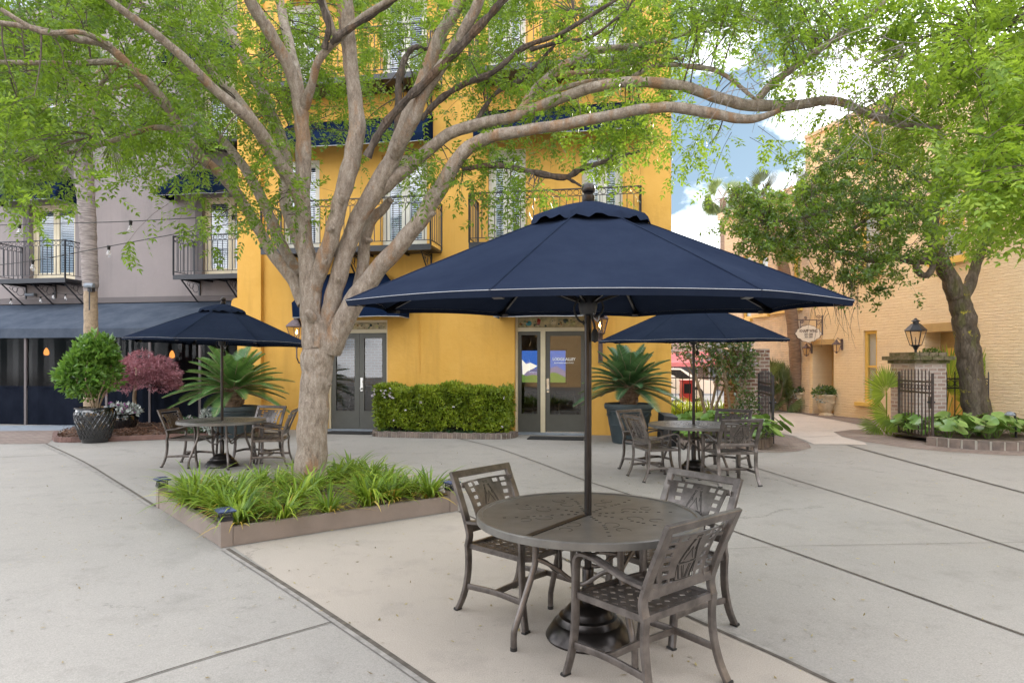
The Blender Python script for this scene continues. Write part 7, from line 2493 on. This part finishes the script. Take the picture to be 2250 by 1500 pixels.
for k, (x, Y, r_, h) in enumerate(((3.0, 55, 2.6, 4.2), (9.0, 52, 2.2, 5.5), (16.0, 50, 2.6, 5.0), (21, 46, 3, 7))):
    lab = ['dark street tree left of the shop, behind the yellow corner', 'street tree growing behind the shop roof', 'street tree beyond the shrubs and umbrella', 'tall street tree behind the brick wing'][k]
    t = thing('street_tree', lab, 'tree', (x, Y, 0), 0, 'trees along the far street')
    m = MB(); m.tube([(0, 0, 0), (.1, 0, h * .5), (0, 0, h * .9)], [.22, .16, .06], 8); obj('trunk', m, MT['barkdark'], t)
    leaf_blob(t, (0, 0, h), (r_, r_, r_ * .75), 1100, .34, .17, MT['oakleaf'], shell=.5, tuft=3)

# ------------------------------------------------------------------ string lights
def string_light(lab, pts, bulbs, bs=1.0):
    q = [P(*p) for p in pts]
    sp = [Vector(v) for v in spline([tuple(v) for v in q], 8)]
    t = thing('string_lights', lab, 'string lights', q[0], 0, 'string lights across the courtyard')
    m = MB(); m.tube([v - q[0] for v in sp], .006, 5); obj('cable', m, MT['rubber'], t)
    for (px, Y) in bulbs:
        c = min(sp, key=lambda v: abs(CX + v.x / v.y * FPX - px)) - q[0]
        # slide along the cable to the exact place
        for i in range(len(sp) - 1):
            a, b = sp[i], sp[i + 1]
            pa, pb_ = CX + a.x / a.y * FPX, CX + b.x / b.y * FPX
            if (pa - px) * (pb_ - px) <= 0 and pa != pb_:
                c = a.lerp(b, (px - pa) / (pb_ - pa)) - q[0]
        m = MB(); m.lathe([(.020 * bs, -.055 * bs), (.022 * bs, -.01 * bs), (.030 * bs, .0), (.02 * bs, .012 * bs), (0, .014 * bs)], 10, c); m.bar(c, c - Vector((0, 0, .05 * bs)), .02 * bs)
        so2 = obj('socket', m, MT['rubber'], t, True)
        m = MB(); m.lathe([(.016 * bs, -.055 * bs), (.020 * bs, -.075 * bs), (.034 * bs, -.105 * bs), (.036 * bs, -.125 * bs), (.028 * bs, -.150 * bs), (.010 * bs, -.163 * bs), (0, -.166 * bs)], 12, c)
        m.lathe([(.005 * bs, -.06 * bs), (.009 * bs, -.11 * bs), (.003 * bs, -.14 * bs)], 6, c)
        obj('bulb', m, MT['bulb'], so2, True)
string_light('upper string of clear bulbs from the palm to the big tree', [(-260, 497, 10), (-60, 496, 9.6), (165, 490, 9.3), (290, 486, 9), (512, 474, 8.6), (575, 468, 8.4)], [(-150, 9.5), (43, 9), (287, 9), (512, 8)], .95)
string_light('lower sagging string of clear bulbs past the balcony to the big tree', [(-220, 590, 10.5), (-60, 586, 10.2), (70, 573, 9.9), (240, 541, 9.5), (408, 510, 9.2), (515, 490, 8.8), (580, 475, 8.4)], [(72, 9), (239, 9), (408, 9)], .95)
string_light('row of clear bulbs along the grey wall just above the patio awning', [(-30, 660, 17.8), (24, 656, 17.8), (90, 652, 17.75), (117, 644, 17.7), (145, 646, 17.7), (200, 650, 17.6)], [(24, 17), (89, 17), (117, 17), (144, 17)], 1.0)
# unused prototypes are all placed: nothing is left at the origin
